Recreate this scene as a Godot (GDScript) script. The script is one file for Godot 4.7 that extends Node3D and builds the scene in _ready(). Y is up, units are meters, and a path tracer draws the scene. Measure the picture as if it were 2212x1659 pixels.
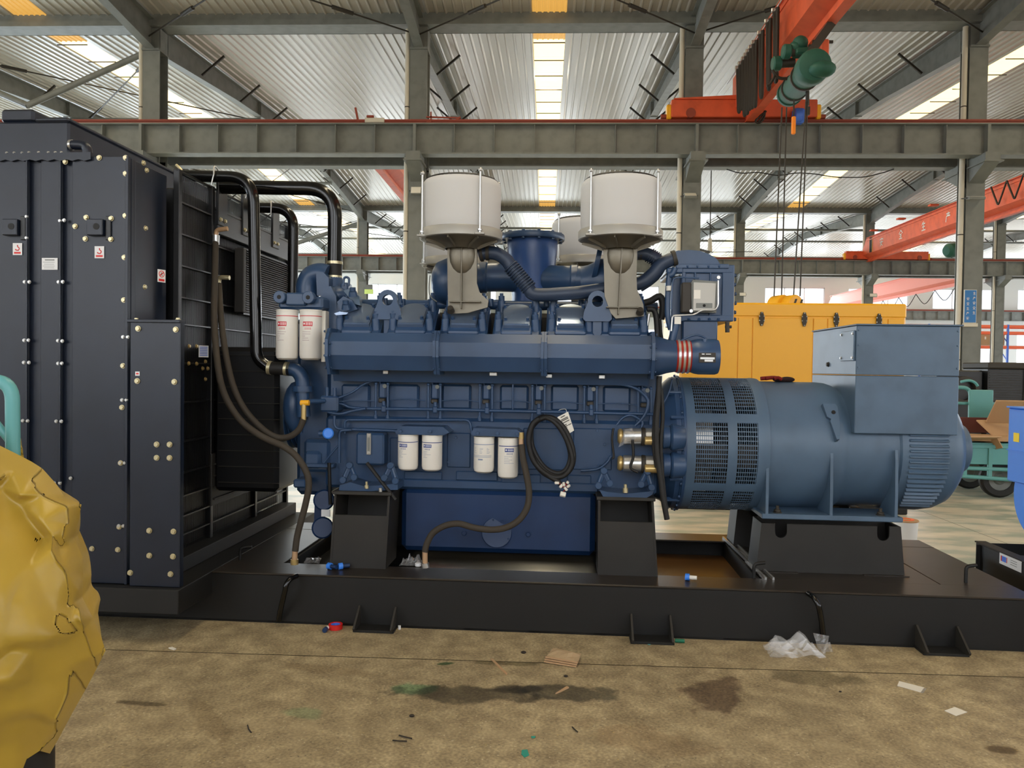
extends Node3D
# A diesel generating set on its skid in a crane hall. World axes follow the hall; the generator set stands a little turned in it (gen).
var hall := Transform3D.IDENTITY
var gen := Transform3D(Basis(Vector3.UP, -0.02891), Vector3.ZERO)
var M := {}
var base_of := {}
var used := {}
var bolt_meshes := {}

func _ready() -> void:
	var cam := Camera3D.new()
	cam.name = "camera"
	cam.fov = 53.09
	cam.position = Vector3(0, 1.6, 0)
	cam.rotation_degrees = Vector3(-1.1786, 2.4617, 0.7907)
	cam.near = 0.05
	cam.far = 300.0
	add_child(cam)
	cam.current = true
	var we := WorldEnvironment.new()
	we.name = "world_environment"
	var env := Environment.new()
	var sky := Sky.new()
	var sm := ProceduralSkyMaterial.new()
	sm.sky_top_color = Color(0.80, 0.88, 0.98)
	sm.sky_horizon_color = Color(0.95, 0.97, 1.0)
	sm.ground_horizon_color = Color(0.75, 0.74, 0.70)
	sm.ground_bottom_color = Color(0.55, 0.53, 0.48)
	sky.sky_material = sm
	env.background_mode = Environment.BG_SKY
	env.sky = sky
	env.background_energy_multiplier = 1.6
	env.tonemap_mode = Environment.TONE_MAPPER_LINEAR
	env.tonemap_exposure = 1.9
	env.sdfgi_enabled = true
	env.ssao_enabled = true
	env.ssil_enabled = true
	we.environment = env
	add_child(we)
	window_lights()
	materials()
	hall_shell()
	hall_steel()
	cranes()
	background_things()
	skid()
	radiator()
	engine()
	alternator()
	loose_things()
	foreground()

# ---------- mesh builder ----------
class G:
	var st := SurfaceTool.new()
	var grp := 1
	var first := Vector3.ZERO
	func _init() -> void:
		st.begin(Mesh.PRIMITIVE_TRIANGLES)
	func tri(a: Vector3, b: Vector3, c: Vector3, g := -1) -> void:
		st.set_smooth_group(g)
		st.set_uv(Vector2.ZERO)
		if first == Vector3.ZERO:
			first = a
		st.add_vertex(a)
		st.add_vertex(b)
		st.add_vertex(c)
	func quad(a: Vector3, b: Vector3, c: Vector3, d: Vector3, g := -1) -> void:
		tri(a, b, c, g)
		tri(a, c, d, g)
	func quv(a: Vector3, b: Vector3, c: Vector3, d: Vector3, u0 := 0.0, v0 := 0.0, u1 := 1.0, v1 := 1.0) -> void:
		st.set_smooth_group(-1)
		for e in [[a, u0, v0], [b, u1, v0], [c, u1, v1], [a, u0, v0], [c, u1, v1], [d, u0, v1]]:
			st.set_uv(Vector2(e[1], e[2]))
			st.add_vertex(e[0])
	func out(a: Vector3, b: Vector3, c: Vector3, from: Vector3, g := -1) -> void:
		if (a - c).cross(a - b).dot((a + b + c) / 3.0 - from) >= 0.0:
			tri(a, b, c, g)
		else:
			tri(a, c, b, g)
	func box(c: Vector3, s: Vector3, bev := 0.0, bs := Basis()) -> G:
		var h := s * 0.5
		if bev <= 0.0:
			var p := []
			for i in 8:
				p.append(c + bs * Vector3(h.x if i & 1 else -h.x, h.y if i & 2 else -h.y, h.z if i & 4 else -h.z))
			for f in [[0, 1, 3, 2], [4, 6, 7, 5], [0, 4, 5, 1], [2, 3, 7, 6], [0, 2, 6, 4], [1, 5, 7, 3]]:
				out(p[f[0]], p[f[1]], p[f[2]], c)
				out(p[f[0]], p[f[2]], p[f[3]], c)
			return self
		bev = minf(bev, minf(h.x, minf(h.y, h.z)) * 0.9)
		var v := {}
		for i in 8:
			var sg := Vector3(1 if i & 1 else -1, 1 if i & 2 else -1, 1 if i & 4 else -1)
			for a in 3:
				var q := Vector3(h.x - bev, h.y - bev, h.z - bev)
				q[a] = h[a]
				v[i * 3 + a] = c + bs * (q * sg)
		for a in 3:
			var u := (a + 1) % 3
			var w := (a + 2) % 3
			for s2 in 2:
				var q := []
				for k in [[0, 0], [1, 0], [1, 1], [0, 1]]:
					q.append(v[((s2 << a) | (k[0] << u) | (k[1] << w)) * 3 + a])
				out(q[0], q[1], q[2], c)
				out(q[0], q[2], q[3], c)
			for k in [[0, 0], [1, 0], [1, 1], [0, 1]]:
				var i0: int = (k[0] << u) | (k[1] << w)
				var i1: int = i0 | (1 << a)
				out(v[i0 * 3 + u], v[i1 * 3 + u], v[i1 * 3 + w], c)
				out(v[i0 * 3 + u], v[i1 * 3 + w], v[i0 * 3 + w], c)
		for i in 8:
			out(v[i * 3], v[i * 3 + 1], v[i * 3 + 2], c)
		return self
	func bb(x0: float, x1: float, y0: float, y1: float, z0: float, z1: float, bev := 0.0) -> G:
		return box(Vector3((x0 + x1) / 2, (y0 + y1) / 2, (z0 + z1) / 2), Vector3(absf(x1 - x0), absf(y1 - y0), absf(z1 - z0)), bev)
	static func frame(d: Vector3) -> Basis:   # y along d
		var y := d.normalized()
		var x := y.cross(Vector3(0, 0, 1) if absf(y.z) < 0.9 else Vector3(1, 0, 0)).normalized()
		return Basis(x, y, x.cross(y))
	func bar(a: Vector3, b: Vector3, w: float, h: float, bev := 0.0) -> G:   # w across, h along up
		var z := (b - a).normalized()
		var x := (Vector3.UP if absf(z.y) < 0.95 else Vector3(1, 0, 0)).cross(z).normalized()
		return box((a + b) / 2, Vector3(w, h, (b - a).length()), bev, Basis(x, z.cross(x), z))
	func lathe(prof: Array, xf: Transform3D, seg := 20, a0 := 0.0, a1 := TAU) -> G:   # profile of Vector2(radius, height along y)
		var full := absf(a1 - a0 - TAU) < 0.001
		grp += 1
		for i in prof.size() - 1:
			var p: Vector2 = prof[i]
			var q: Vector2 = prof[i + 1]
			if i > 0:
				var d0: Vector2 = (p - prof[i - 1])
				if absf(d0.angle_to(q - p)) > 0.65:
					grp += 1
			for k in seg:
				var t0 := a0 + (a1 - a0) * k / seg
				var t1 := a0 + (a1 - a0) * ((k + 1) % seg if full else k + 1) / seg
				var c0 := Vector3(cos(t0), 0, sin(t0))
				var c1 := Vector3(cos(t1), 0, sin(t1))
				var A := xf * (c0 * p.x + Vector3(0, p.y, 0))
				var Bp := xf * (c1 * p.x + Vector3(0, p.y, 0))
				var C := xf * (c1 * q.x + Vector3(0, q.y, 0))
				var D := xf * (c0 * q.x + Vector3(0, q.y, 0))
				st.set_smooth_group(grp)
				var u0 := float(k) / seg
				var u1 := float(k + 1) / seg
				var h0: float = (p.y - prof[0].y) / maxf(0.0001, prof[prof.size() - 1].y - prof[0].y)
				var h1: float = (q.y - prof[0].y) / maxf(0.0001, prof[prof.size() - 1].y - prof[0].y)
				if p.x > 0.00001:
					for e in [[A, u0, h0], [C, u1, h1], [Bp, u1, h0]]:
						st.set_uv(Vector2(e[1], 1.0 - e[2]))
						st.add_vertex(e[0])
				if q.x > 0.00001:
					for e in [[A, u0, h0], [D, u0, h1], [C, u1, h1]]:
						st.set_uv(Vector2(e[1], 1.0 - e[2]))
						st.add_vertex(e[0])
		return self
	func cyl(a: Vector3, b: Vector3, r: float, seg := 16, r2 := -1.0, bev := 0.0) -> G:
		var L := (b - a).length()
		var re := r if r2 < 0 else r2
		var pr := [Vector2(0, 0), Vector2(r, 0), Vector2(re, L), Vector2(0, L)]
		if bev > 0.0:
			pr = [Vector2(0, 0), Vector2(r - bev, 0), Vector2(r, bev), Vector2(re, L - bev), Vector2(re - bev, L), Vector2(0, L)]
		return lathe(pr, Transform3D(frame(b - a), a), seg)
	func ring(a: Vector3, b: Vector3, r: float, ri: float, seg := 20) -> G:   # hollow
		var L := (b - a).length()
		return lathe([Vector2(ri, 0), Vector2(r, 0), Vector2(r, L), Vector2(ri, L), Vector2(ri, 0)], Transform3D(frame(b - a), a), seg)
	func sph(c: Vector3, r: float, seg := 12, sc := Vector3.ONE) -> G:
		var pr := []
		for i in 9:
			var t := PI * i / 8.0
			pr.append(Vector2(sin(t) * r if i > 0 and i < 8 else 0.0, -cos(t) * r))
		return lathe(pr, Transform3D(Basis.from_scale(sc), c), seg)
	func tube(pts: Array, r: float, seg := 10, caps := true, rr := []) -> G:
		var n := pts.size()
		var rings := []
		var t0: Vector3 = (pts[1] - pts[0]).normalized()
		var nx := frame(t0).x
		for i in n:
			var t: Vector3
			if i == 0:
				t = t0
			elif i == n - 1:
				t = (pts[i] - pts[i - 1]).normalized()
			else:
				t = ((pts[i + 1] - pts[i]).normalized() + (pts[i] - pts[i - 1]).normalized()).normalized()
			nx = (nx - t * nx.dot(t)).normalized()
			var ny := t.cross(nx)
			var ra: float = rr[i] if rr.size() > i else r
			var ring := []
			for k in seg:
				var a := TAU * k / seg
				ring.append(pts[i] + (nx * cos(a) + ny * sin(a)) * ra)
			rings.append(ring)
		grp += 1
		for i in n - 1:
			for k in seg:
				var k2 := (k + 1) % seg
				quad(rings[i][k], rings[i][k2], rings[i + 1][k2], rings[i + 1][k], grp)
		if caps:
			for k in seg:
				var k2 := (k + 1) % seg
				tri(pts[0], rings[0][k2], rings[0][k])
				tri(pts[n - 1], rings[n - 1][k], rings[n - 1][k2])
		return self
	func prism(poly: Array, z0: float, z1: float, xf := Transform3D.IDENTITY) -> G:   # polygon in local xy, pushed along local z
		var pv := PackedVector2Array(poly)
		if Geometry2D.is_polygon_clockwise(pv):
			pv.reverse()
		var ix := Geometry2D.triangulate_polygon(pv)
		if z0 > z1:
			var t := z0
			z0 = z1
			z1 = t
		for i in range(0, ix.size(), 3):
			var q := []
			for k in 3:
				q.append(pv[ix[i + k]])
			if (q[1] - q[0]).cross(q[2] - q[0]) < 0:
				q.reverse()
			tri(xf * Vector3(q[0].x, q[0].y, z1), xf * Vector3(q[2].x, q[2].y, z1), xf * Vector3(q[1].x, q[1].y, z1))
			tri(xf * Vector3(q[0].x, q[0].y, z0), xf * Vector3(q[1].x, q[1].y, z0), xf * Vector3(q[2].x, q[2].y, z0))
		for i in pv.size():
			var a := pv[i]
			var b := pv[(i + 1) % pv.size()]
			quad(xf * Vector3(a.x, a.y, z0), xf * Vector3(a.x, a.y, z1), xf * Vector3(b.x, b.y, z1), xf * Vector3(b.x, b.y, z0))
		return self
	func ibeam(a: Vector3, b: Vector3, h: float, w: float, tf := 0.02, tw := 0.012) -> G:   # upright I section between a and b (centre line)
		var z := (b - a).normalized()
		var x := (Vector3.UP if absf(z.y) < 0.95 else Vector3(1, 0, 0)).cross(z).normalized()
		var y := z.cross(x)
		var L := (b - a).length()
		var c := (a + b) / 2
		var bs := Basis(x, y, z)
		box(c + y * (h / 2 - tf / 2), Vector3(w, tf, L), 0, bs)
		box(c - y * (h / 2 - tf / 2), Vector3(w, tf, L), 0, bs)
		return box(c, Vector3(tw, h - 2 * tf, L), 0, bs)
	func mesh() -> ArrayMesh:
		st.generate_normals()
		st.index()
		return st.commit()

static func spline(p: Array, n := 6) -> Array:   # Catmull-Rom through the points
	var o := []
	for i in p.size() - 1:
		var a: Vector3 = p[maxi(i - 1, 0)]
		var b: Vector3 = p[i]
		var c: Vector3 = p[i + 1]
		var d: Vector3 = p[mini(i + 2, p.size() - 1)]
		for k in n:
			o.append(b.cubic_interpolate(c, a, d, float(k) / n))
	o.append(p[p.size() - 1])
	return o

static func elbow(p: Array, r: float, n := 7) -> Array:   # straight runs with rounded corners
	var o := [p[0]]
	for i in range(1, p.size() - 1):
		var a: Vector3 = (p[i - 1] - p[i])
		var b: Vector3 = (p[i + 1] - p[i])
		var rr := minf(r, minf(a.length(), b.length()) * 0.49)
		a = p[i] + a.normalized() * rr
		b = p[i] + b.normalized() * rr
		for k in n + 1:
			var t := float(k) / n
			o.append(a.lerp(p[i], t).lerp((p[i] as Vector3).lerp(b, t), t))
	o.append(p[p.size() - 1])
	return o

static func bow(r: float, n: int, a0: float, a1: float, c := Vector2.ZERO) -> Array:
	var o := []
	for k in n + 1:
		var a := a0 + (a1 - a0) * k / n
		o.append(c + Vector2(cos(a), sin(a)) * r)
	return o

# ---------- nodes ----------
func numbered(nm: String) -> String:
	if not used.has(nm):
		used[nm] = 0
		return nm
	used[nm] += 1
	return "%s_%03d" % [nm, used[nm]]

func tag(o: Node3D, label: String, category: String, group := "") -> void:
	o.set_meta("label", label)
	o.set_meta("category", category)
	if group:
		o.set_meta("group", group)

func thing(nm: String, label: String, category: String, at := Vector3.ZERO, group := "", in_hall := false) -> Node3D:
	var o := Node3D.new()
	o.name = numbered(nm)
	o.transform = (hall if in_hall else gen) * Transform3D(Basis(), at)
	base_of[o] = at
	add_child(o)
	tag(o, label, category, group)
	return o

func part(par: Node3D, nm: String, g: Variant, mat: Material, pos := Vector3.ZERO, label := "") -> MeshInstance3D:
	var m := MeshInstance3D.new()
	m.name = nm
	m.mesh = g.mesh() if g is G else g
	m.material_override = mat
	m.position = pos - (base_of[par] if base_of.has(par) else Vector3.ZERO)
	par.add_child(m, true)
	if label:
		m.set_meta("label", label)
	return m

func solo(nm: String, label: String, category: String, g: G, mat: Material, at: Vector3, group := "", in_hall := false) -> MeshInstance3D:   # one-mesh thing, shape built round its base
	var m := MeshInstance3D.new()
	m.name = numbered(nm)
	m.mesh = g.mesh()
	m.material_override = mat
	m.transform = (hall if in_hall else gen) * Transform3D(Basis(), at)
	add_child(m)
	tag(m, label, category, group)
	return m

func struct(nm: String, g: Variant, mat: Material, in_hall := true) -> MeshInstance3D:
	var m := MeshInstance3D.new()
	m.name = nm
	m.mesh = g.mesh() if g is G else g
	m.material_override = mat
	if in_hall:
		m.transform = hall
	add_child(m)
	m.set_meta("kind", "structure")
	return m

func bolt(par: Node3D, at: Vector3, dir: Vector3, r: float, mat: Material, nm := "bolt") -> void:
	var key := "%.4f" % r
	if not bolt_meshes.has(key):
		var g := G.new()
		g.cyl(Vector3.ZERO, Vector3(0, r * 0.25, 0), r * 1.25, 12)
		g.cyl(Vector3(0, r * 0.25, 0), Vector3(0, r * 1.0, 0), r, 6, -1.0, r * 0.12)
		bolt_meshes[key] = g.mesh()
	var m := part(par, nm, bolt_meshes[key], mat, at)
	m.basis = G.frame(dir)

func copy(o: Node3D, at: Vector3, turn := 0.0, label := "", in_hall := false) -> Node3D:
	var c: Node3D = o.duplicate()
	c.name = numbered(String(o.name).rstrip("0123456789_"))
	c.transform = (hall if in_hall else gen) * Transform3D(Basis(Vector3.UP, turn), at)
	add_child(c)
	if label:
		c.set_meta("label", label)
	return c

# ---------- materials ----------
func noise_tex(size: int, freq: float, oct: int, ramp: Array, type := FastNoiseLite.TYPE_SIMPLEX_SMOOTH, sd := 1) -> NoiseTexture2D:
	var n := FastNoiseLite.new()
	n.noise_type = type
	n.frequency = freq
	n.fractal_octaves = oct
	n.seed = sd
	var t := NoiseTexture2D.new()
	t.width = size
	t.height = size
	t.seamless = true
	t.noise = n
	var gr := Gradient.new()
	var off := PackedFloat32Array()
	var col := PackedColorArray()
	for e in ramp:
		off.append(e[0])
		col.append(e[1])
	gr.offsets = off
	gr.colors = col
	t.color_ramp = gr
	return t

var wear: NoiseTexture2D
var bumps: NoiseTexture2D
func mat(nm: String, c: Color, rough := 0.5, metal := 0.0, worn := true, scale := 0.8) -> StandardMaterial3D:
	var m := StandardMaterial3D.new()
	m.resource_name = nm
	m.albedo_color = c
	m.roughness = rough
	m.metallic = metal
	if worn:
		m.albedo_texture = wear
		m.uv1_triplanar = true
		m.uv1_scale = Vector3.ONE * scale
	M[nm] = m
	return m

func tex_mat(nm: String, im: Image, rough := 0.6) -> StandardMaterial3D:
	var m := StandardMaterial3D.new()
	m.resource_name = nm
	m.albedo_texture = ImageTexture.create_from_image(im)
	m.roughness = rough
	M[nm] = m
	return m

func materials() -> void:
	wear = noise_tex(256, 0.012, 5, [[0.0, Color(0.86, 0.86, 0.86)], [0.45, Color(0.95, 0.95, 0.95)], [1.0, Color(1, 1, 1)]])
	bumps = noise_tex(256, 0.06, 4, [[0.0, Color(0, 0, 0)], [1.0, Color(1, 1, 1)]], FastNoiseLite.TYPE_SIMPLEX_SMOOTH, 5)
	mat("steel_grey", Color(0.48, 0.49, 0.47), 0.5)
	mat("roof_white", Color(0.70, 0.68, 0.64), 0.3, 0.15, false)
	mat("wall_white", Color(0.84, 0.84, 0.83), 0.8, 0.0, false)
	mat("pvc", Color(0.83, 0.80, 0.73), 0.5, 0.0, false)
	mat("rail_red", Color(0.56, 0.24, 0.17), 0.6, 0.0, false)
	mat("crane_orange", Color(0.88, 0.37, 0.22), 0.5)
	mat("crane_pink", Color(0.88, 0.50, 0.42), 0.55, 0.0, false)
	mat("hoist_green", Color(0.10, 0.33, 0.27), 0.6)
	mat("dark_iron", Color(0.20, 0.18, 0.15), 0.6, 0.0, false)
	mat("rubber", Color(0.09, 0.085, 0.08), 0.6, 0.0, false)
	mat("cable_brown", Color(0.16, 0.13, 0.10), 0.7, 0.0, false)
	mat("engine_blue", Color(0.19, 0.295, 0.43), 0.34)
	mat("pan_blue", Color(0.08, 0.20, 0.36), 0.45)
	mat("alt_blue", Color(0.32, 0.41, 0.50), 0.42)
	mat("skid_black", Color(0.06, 0.056, 0.05), 0.6)
	mat("deck_steel", Color(0.19, 0.165, 0.14), 0.38)
	mat("pedestal_black", Color(0.165, 0.155, 0.14), 0.6)
	mat("rad_black", Color(0.085, 0.118, 0.18), 0.36)
	mat("guard_black", Color(0.075, 0.078, 0.085), 0.35, 0.0, false)
	mat("pipe_black", Color(0.055, 0.055, 0.055), 0.16, 0.0, false)
	mat("zinc", Color(0.80, 0.76, 0.62), 0.35, 0.7, false)
	mat("steel_bright", Color(0.78, 0.78, 0.77), 0.3, 0.8, false)
	mat("cast_alu", Color(0.50, 0.475, 0.42), 0.42, 0.6)
	mat("alu_white", Color(0.66, 0.65, 0.62), 0.4, 0.2, false)
	mat("filter_paper", Color(0.80, 0.795, 0.785), 0.85, 0.0, false)
	mat("can_white", Color(0.90, 0.88, 0.83), 0.35, 0.0, false)
	mat("yellow", Color(0.95, 0.69, 0.12), 0.4, 0.0, false)
	mat("brass", Color(0.76, 0.66, 0.44), 0.3, 0.6, false)
	mat("copper_paint", Color(0.76, 0.62, 0.48), 0.4, 0.3, false)
	mat("teal", Color(0.36, 0.62, 0.62), 0.4, 0.0, false)
	mat("carton", Color(0.73, 0.59, 0.44), 0.8, 0.0, false)
	mat("white", Color(0.9, 0.9, 0.9), 0.6, 0.0, false)
	mat("red", Color(0.82, 0.12, 0.10), 0.5, 0.0, false)
	mat("black", Color(0.02, 0.02, 0.02), 0.6, 0.0, false)
	mat("rack_blue", Color(0.28, 0.45, 0.85), 0.5, 0.0, false)
	mat("rack_orange", Color(0.98, 0.42, 0.22), 0.5, 0.0, false)
	mat("motor_blue", Color(0.24, 0.53, 0.93), 0.42, 0.0, false)
	var gl := StandardMaterial3D.new()
	gl.resource_name = "clear_glass"
	gl.transparency = BaseMaterial3D.TRANSPARENCY_ALPHA
	gl.albedo_color = Color(0.95, 0.98, 1.0, 0.05)
	gl.roughness = 0.05
	M["glass"] = gl
	var fl := gl.duplicate()
	fl.resource_name = "clear_film"
	fl.albedo_color = Color(0.92, 0.92, 0.92, 0.16)
	fl.roughness = 0.12
	M["film"] = fl

# ---------- the hall ----------
const COL0 := 3.09
const STEP := 5.93
const ROWS := [2.75, -16.9, -36.6, -56.3]
const XL := -26.56
const XR := 38.67
const SKY := [-23.1, -11.45, -0.02, 11.45, 23.1]
const VALLEY := 9.22
const RIDGE := 9.85

func area(nm: String, at: Vector3, look: Vector3, size: Vector2, energy: float, c: Color) -> void:
	var l := AreaLight3D.new()
	l.name = nm
	l.area_size = size
	l.area_normalize_energy = false
	l.light_energy = energy
	l.light_color = c
	l.area_range = 90.0
	l.area_attenuation = 2.0
	l.shadow_enabled = true
	var up := Vector3.UP if absf(look.y) < 0.9 else Vector3(0, 0, 1)
	l.transform = hall * Transform3D(Basis.looking_at(look, up), at)
	add_child(l)

func window_lights() -> void:
	# daylight under the roof lights, and through the windows of the back and front walls
	for x in SKY:
		for r in 3:
			var za: float = ROWS[r]
			var zb: float = ROWS[r + 1]
			var zm := (za + zb) / 2
			var mid := (VALLEY + RIDGE) / 2
			area("skylight_daylight", Vector3(x, mid - 0.07, (za + zm) / 2), Vector3(0, -1, 0.064), Vector2(0.5, 8.0), 3.2 if r == 0 else (2.5 if r == 1 else 3.8), Color(1.0, 0.95, 0.84))
			area("skylight_daylight", Vector3(x, mid - 0.07, (zb + zm) / 2), Vector3(0, -1, -0.064), Vector2(0.5, 8.0), 3.2 if r == 0 else (2.5 if r == 1 else 3.8), Color(1.0, 0.95, 0.84))
	for k in range(-5, 6):
		var x := COL0 + STEP * (k + 0.5)
		area("back_window_daylight", Vector3(x, 7.0, -56.0), Vector3(0, 0, 1), Vector2(4.1, 1.3), 2.0, Color(0.93, 0.97, 1.0))
		area("back_window_daylight", Vector3(x, 2.85, -56.0), Vector3(0, 0, 1), Vector2(4.1, 3.4), 1.2, Color(0.93, 0.97, 1.0))
		area("front_window_daylight", Vector3(x, 3.6, 2.55), Vector3(0, 0, -1), Vector2(4.4, 3.6), 0.27, Color(1.0, 0.965, 0.92))

	for r in 3:
		var zm: float = (ROWS[r] + ROWS[r + 1]) / 2
		area("left_window_daylight", Vector3(XL + 0.15, 4.0, zm), Vector3(1, 0, 0), Vector2(14.0, 4.6), 2.0 if r > 0 else 0.9, Color(0.86, 0.93, 1.0))
		area("right_window_daylight", Vector3(XR - 0.15, 4.0, zm), Vector3(-1, 0, 0), Vector2(14.0, 4.6), 0.6, Color(0.94, 0.97, 1.0))

func roof_y(z: float) -> float:
	for r in 3:
		if z <= ROWS[r] and z >= ROWS[r + 1]:
			var m: float = (ROWS[r] + ROWS[r + 1]) / 2
			return RIDGE - absf(z - m) / absf(ROWS[r] - m) * (RIDGE - VALLEY)
	return VALLEY

func floor_texture() -> StandardMaterial3D:
	var S := 1024
	var rng := RandomNumberGenerator.new()
	rng.seed = 11
	var a := FastNoiseLite.new()
	a.frequency = 0.012
	a.fractal_octaves = 5
	a.seed = 3
	var b := FastNoiseLite.new()
	b.frequency = 0.11
	b.fractal_octaves = 3
	b.seed = 9
	var ia := a.get_seamless_image(S, S)
	var ib := b.get_seamless_image(S, S)
	ia.convert(Image.FORMAT_L8)
	ib.convert(Image.FORMAT_L8)
	var da := ia.get_data()
	var db := ib.get_data()
	var px := PackedByteArray()
	px.resize(S * S * 3)
	for i in S * S:
		var u := da[i] / 255.0
		var v := db[i] / 255.0
		var k := 0.74 + 0.30 * u + 0.32 * (v - 0.5)
		px[i * 3] = int(clampf(0.70 * k, 0, 1) * 255)
		px[i * 3 + 1] = int(clampf((0.615 + 0.02 * u) * k, 0, 1) * 255)
		px[i * 3 + 2] = int(clampf((0.465 + 0.03 * u) * k, 0, 1) * 255)
	for n in 5200:   # aggregate worn bare: pale and dark chips
		var x0 := rng.randi() % S
		var y0 := rng.randi() % S
		var w := 1 + rng.randi() % 4
		var h := 1 + rng.randi() % 3
		var f := rng.randf()
		var c := Color(0.84, 0.80, 0.68) if f < 0.62 else (Color(0.30, 0.27, 0.21) if f < 0.95 else Color(0.86, 0.74, 0.42))
		var al := rng.randf_range(0.25, 0.85)
		for yy in h:
			for xx in w:
				if (xx == 0 or xx == w - 1) and (yy == 0 or yy == h - 1) and w > 2 and h > 2:
					continue
				var j := (((y0 + yy) % S) * S + (x0 + xx) % S) * 3
				px[j] = int(lerpf(px[j], c.r * 255, al))
				px[j + 1] = int(lerpf(px[j + 1], c.g * 255, al))
				px[j + 2] = int(lerpf(px[j + 2], c.b * 255, al))
	var m := StandardMaterial3D.new()
	m.resource_name = "concrete_floor"
	m.albedo_texture = ImageTexture.create_from_image(Image.create_from_data(S, S, false, Image.FORMAT_RGB8, px))
	m.roughness = 0.62
	M["floor"] = m
	# worn green paint further back
	var p := m.duplicate() as StandardMaterial3D
	p.resource_name = "worn_painted_floor"
	p.detail_enabled = true
	p.detail_albedo = noise_tex(512, 0.014, 6, [[0.0, Color(0.58, 0.67, 0.63, 1)], [0.40, Color(0.74, 0.77, 0.73, 1)], [0.52, Color(0.84, 0.83, 0.78, 1)], [1.0, Color(0.95, 0.93, 0.87, 1)]], FastNoiseLite.TYPE_SIMPLEX_SMOOTH, 21)
	p.detail_mask = noise_tex(64, 0.05, 2, [[0.0, Color(0.78, 0.78, 0.78)], [1.0, Color(0.9, 0.9, 0.9)]])
	p.detail_uv_layer = BaseMaterial3D.DETAIL_UV_2
	p.roughness = 0.36
	M["floor_far"] = p
	return m

func stain_floor() -> StandardMaterial3D:   # the near slab: oil stains and paint drops in its own map over the concrete
	var W := 880
	var H := 700
	var im := Image.create(W, H, false, Image.FORMAT_RGB8)
	im.fill(Color(1, 1, 1))
	var n := FastNoiseLite.new()
	n.frequency = 0.03
	n.fractal_octaves = 4
	n.seed = 77
	# x, z of the middle, half sizes, turn, colour, strength (hall metres)
	var spots := [
		[Vector3(-0.357, 0, -3.719), 0.36, 0.095, -0.03, Color(0.60, 0.60, 0.60), 1.0], [Vector3(0.131, 0, -3.772), 0.26, 0.085, 0.03, Color(0.60, 0.61, 0.62), 1.0], [Vector3(-0.133, 0, -3.791), 0.16, 0.05, 0.0, Color(0.62, 0.62, 0.62), 1.0],
		[Vector3(0.864, 0, -3.812), 0.13, 0.22, 0.5, Color(0.68, 0.64, 0.64), 1.0], [Vector3(0.816, 0, -4.366), 0.16, 0.14, 0.6, Color(0.72, 0.70, 0.68), 0.9], [Vector3(1.433, 0, -4.055), 0.22, 0.1, 0.1, Color(0.76, 0.76, 0.74), 0.9],
		[Vector3(-0.625, 0, -3.753), 0.1, 0.075, 0.0, Color(0.72, 0.92, 0.86), 1.0], [Vector3(-0.515, 0, -4.097), 0.045, 0.018, -0.3, Color(0.45, 0.62, 0.52), 1.0], [Vector3(-1.077, 0, -3.454), 0.1, 0.06, 0.2, Color(0.82, 0.94, 0.90), 0.8],
		[Vector3(1.972, 0, -3.335), 0.07, 0.035, 0.0, Color(0.62, 0.58, 0.52), 1.0], [Vector3(-1.086, 0, -3.951), 0.3, 0.05, 0.2, Color(0.88, 0.86, 0.84), 0.8], [Vector3(-1.481, 0, -3.341), 0.35, 0.05, 0.9, Color(0.86, 0.84, 0.82), 0.8],
		[Vector3(-0.21, 0, -4.147), 0.16, 0.05, 0.05, Color(0.74, 0.74, 0.70), 1.0], [Vector3(0.447, 0, -3.308), 0.3, 0.12, 0.4, Color(0.90, 0.87, 0.85), 0.8], [Vector3(-1.884, 0, -3.501), 0.12, 0.02, 0.1, Color(0.66, 0.64, 0.6), 0.9]]
	for y in H:
		for x in W:
			var wx := -4.4 + x / 100.0
			var wz := 2.8 - y / 100.0
			var d := n.get_noise_2d(x * 2.0, y * 2.0)
			var c := Color(1, 1, 1) * (1.0 + 0.10 * n.get_noise_2d(x * 0.3 + 900, y * 0.3))
			for s in spots:
				var dx: float = wx - s[0].x
				if absf(dx) > 0.6:
					continue
				var dz: float = wz - s[0].z
				if absf(dz) > 0.6:
					continue
				var ca := cos(s[3])
				var sa := sin(s[3])
				var q: float = Vector2((dx * ca + dz * sa) / s[1], (dz * ca - dx * sa) / s[2]).length() + d * 0.55
				var k: float = clampf((1.12 - q) / 0.3, 0, 1) * s[5]
				c = c * Color(1, 1, 1).lerp(s[4], k)
			im.set_pixel(x, y, c)
	var m := (M["floor"] as StandardMaterial3D).duplicate() as StandardMaterial3D
	m.resource_name = "stained_concrete"
	m.detail_enabled = true
	m.detail_blend_mode = BaseMaterial3D.BLEND_MODE_MUL
	m.detail_albedo = ImageTexture.create_from_image(im)
	m.detail_uv_layer = BaseMaterial3D.DETAIL_UV_2
	return m

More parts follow.
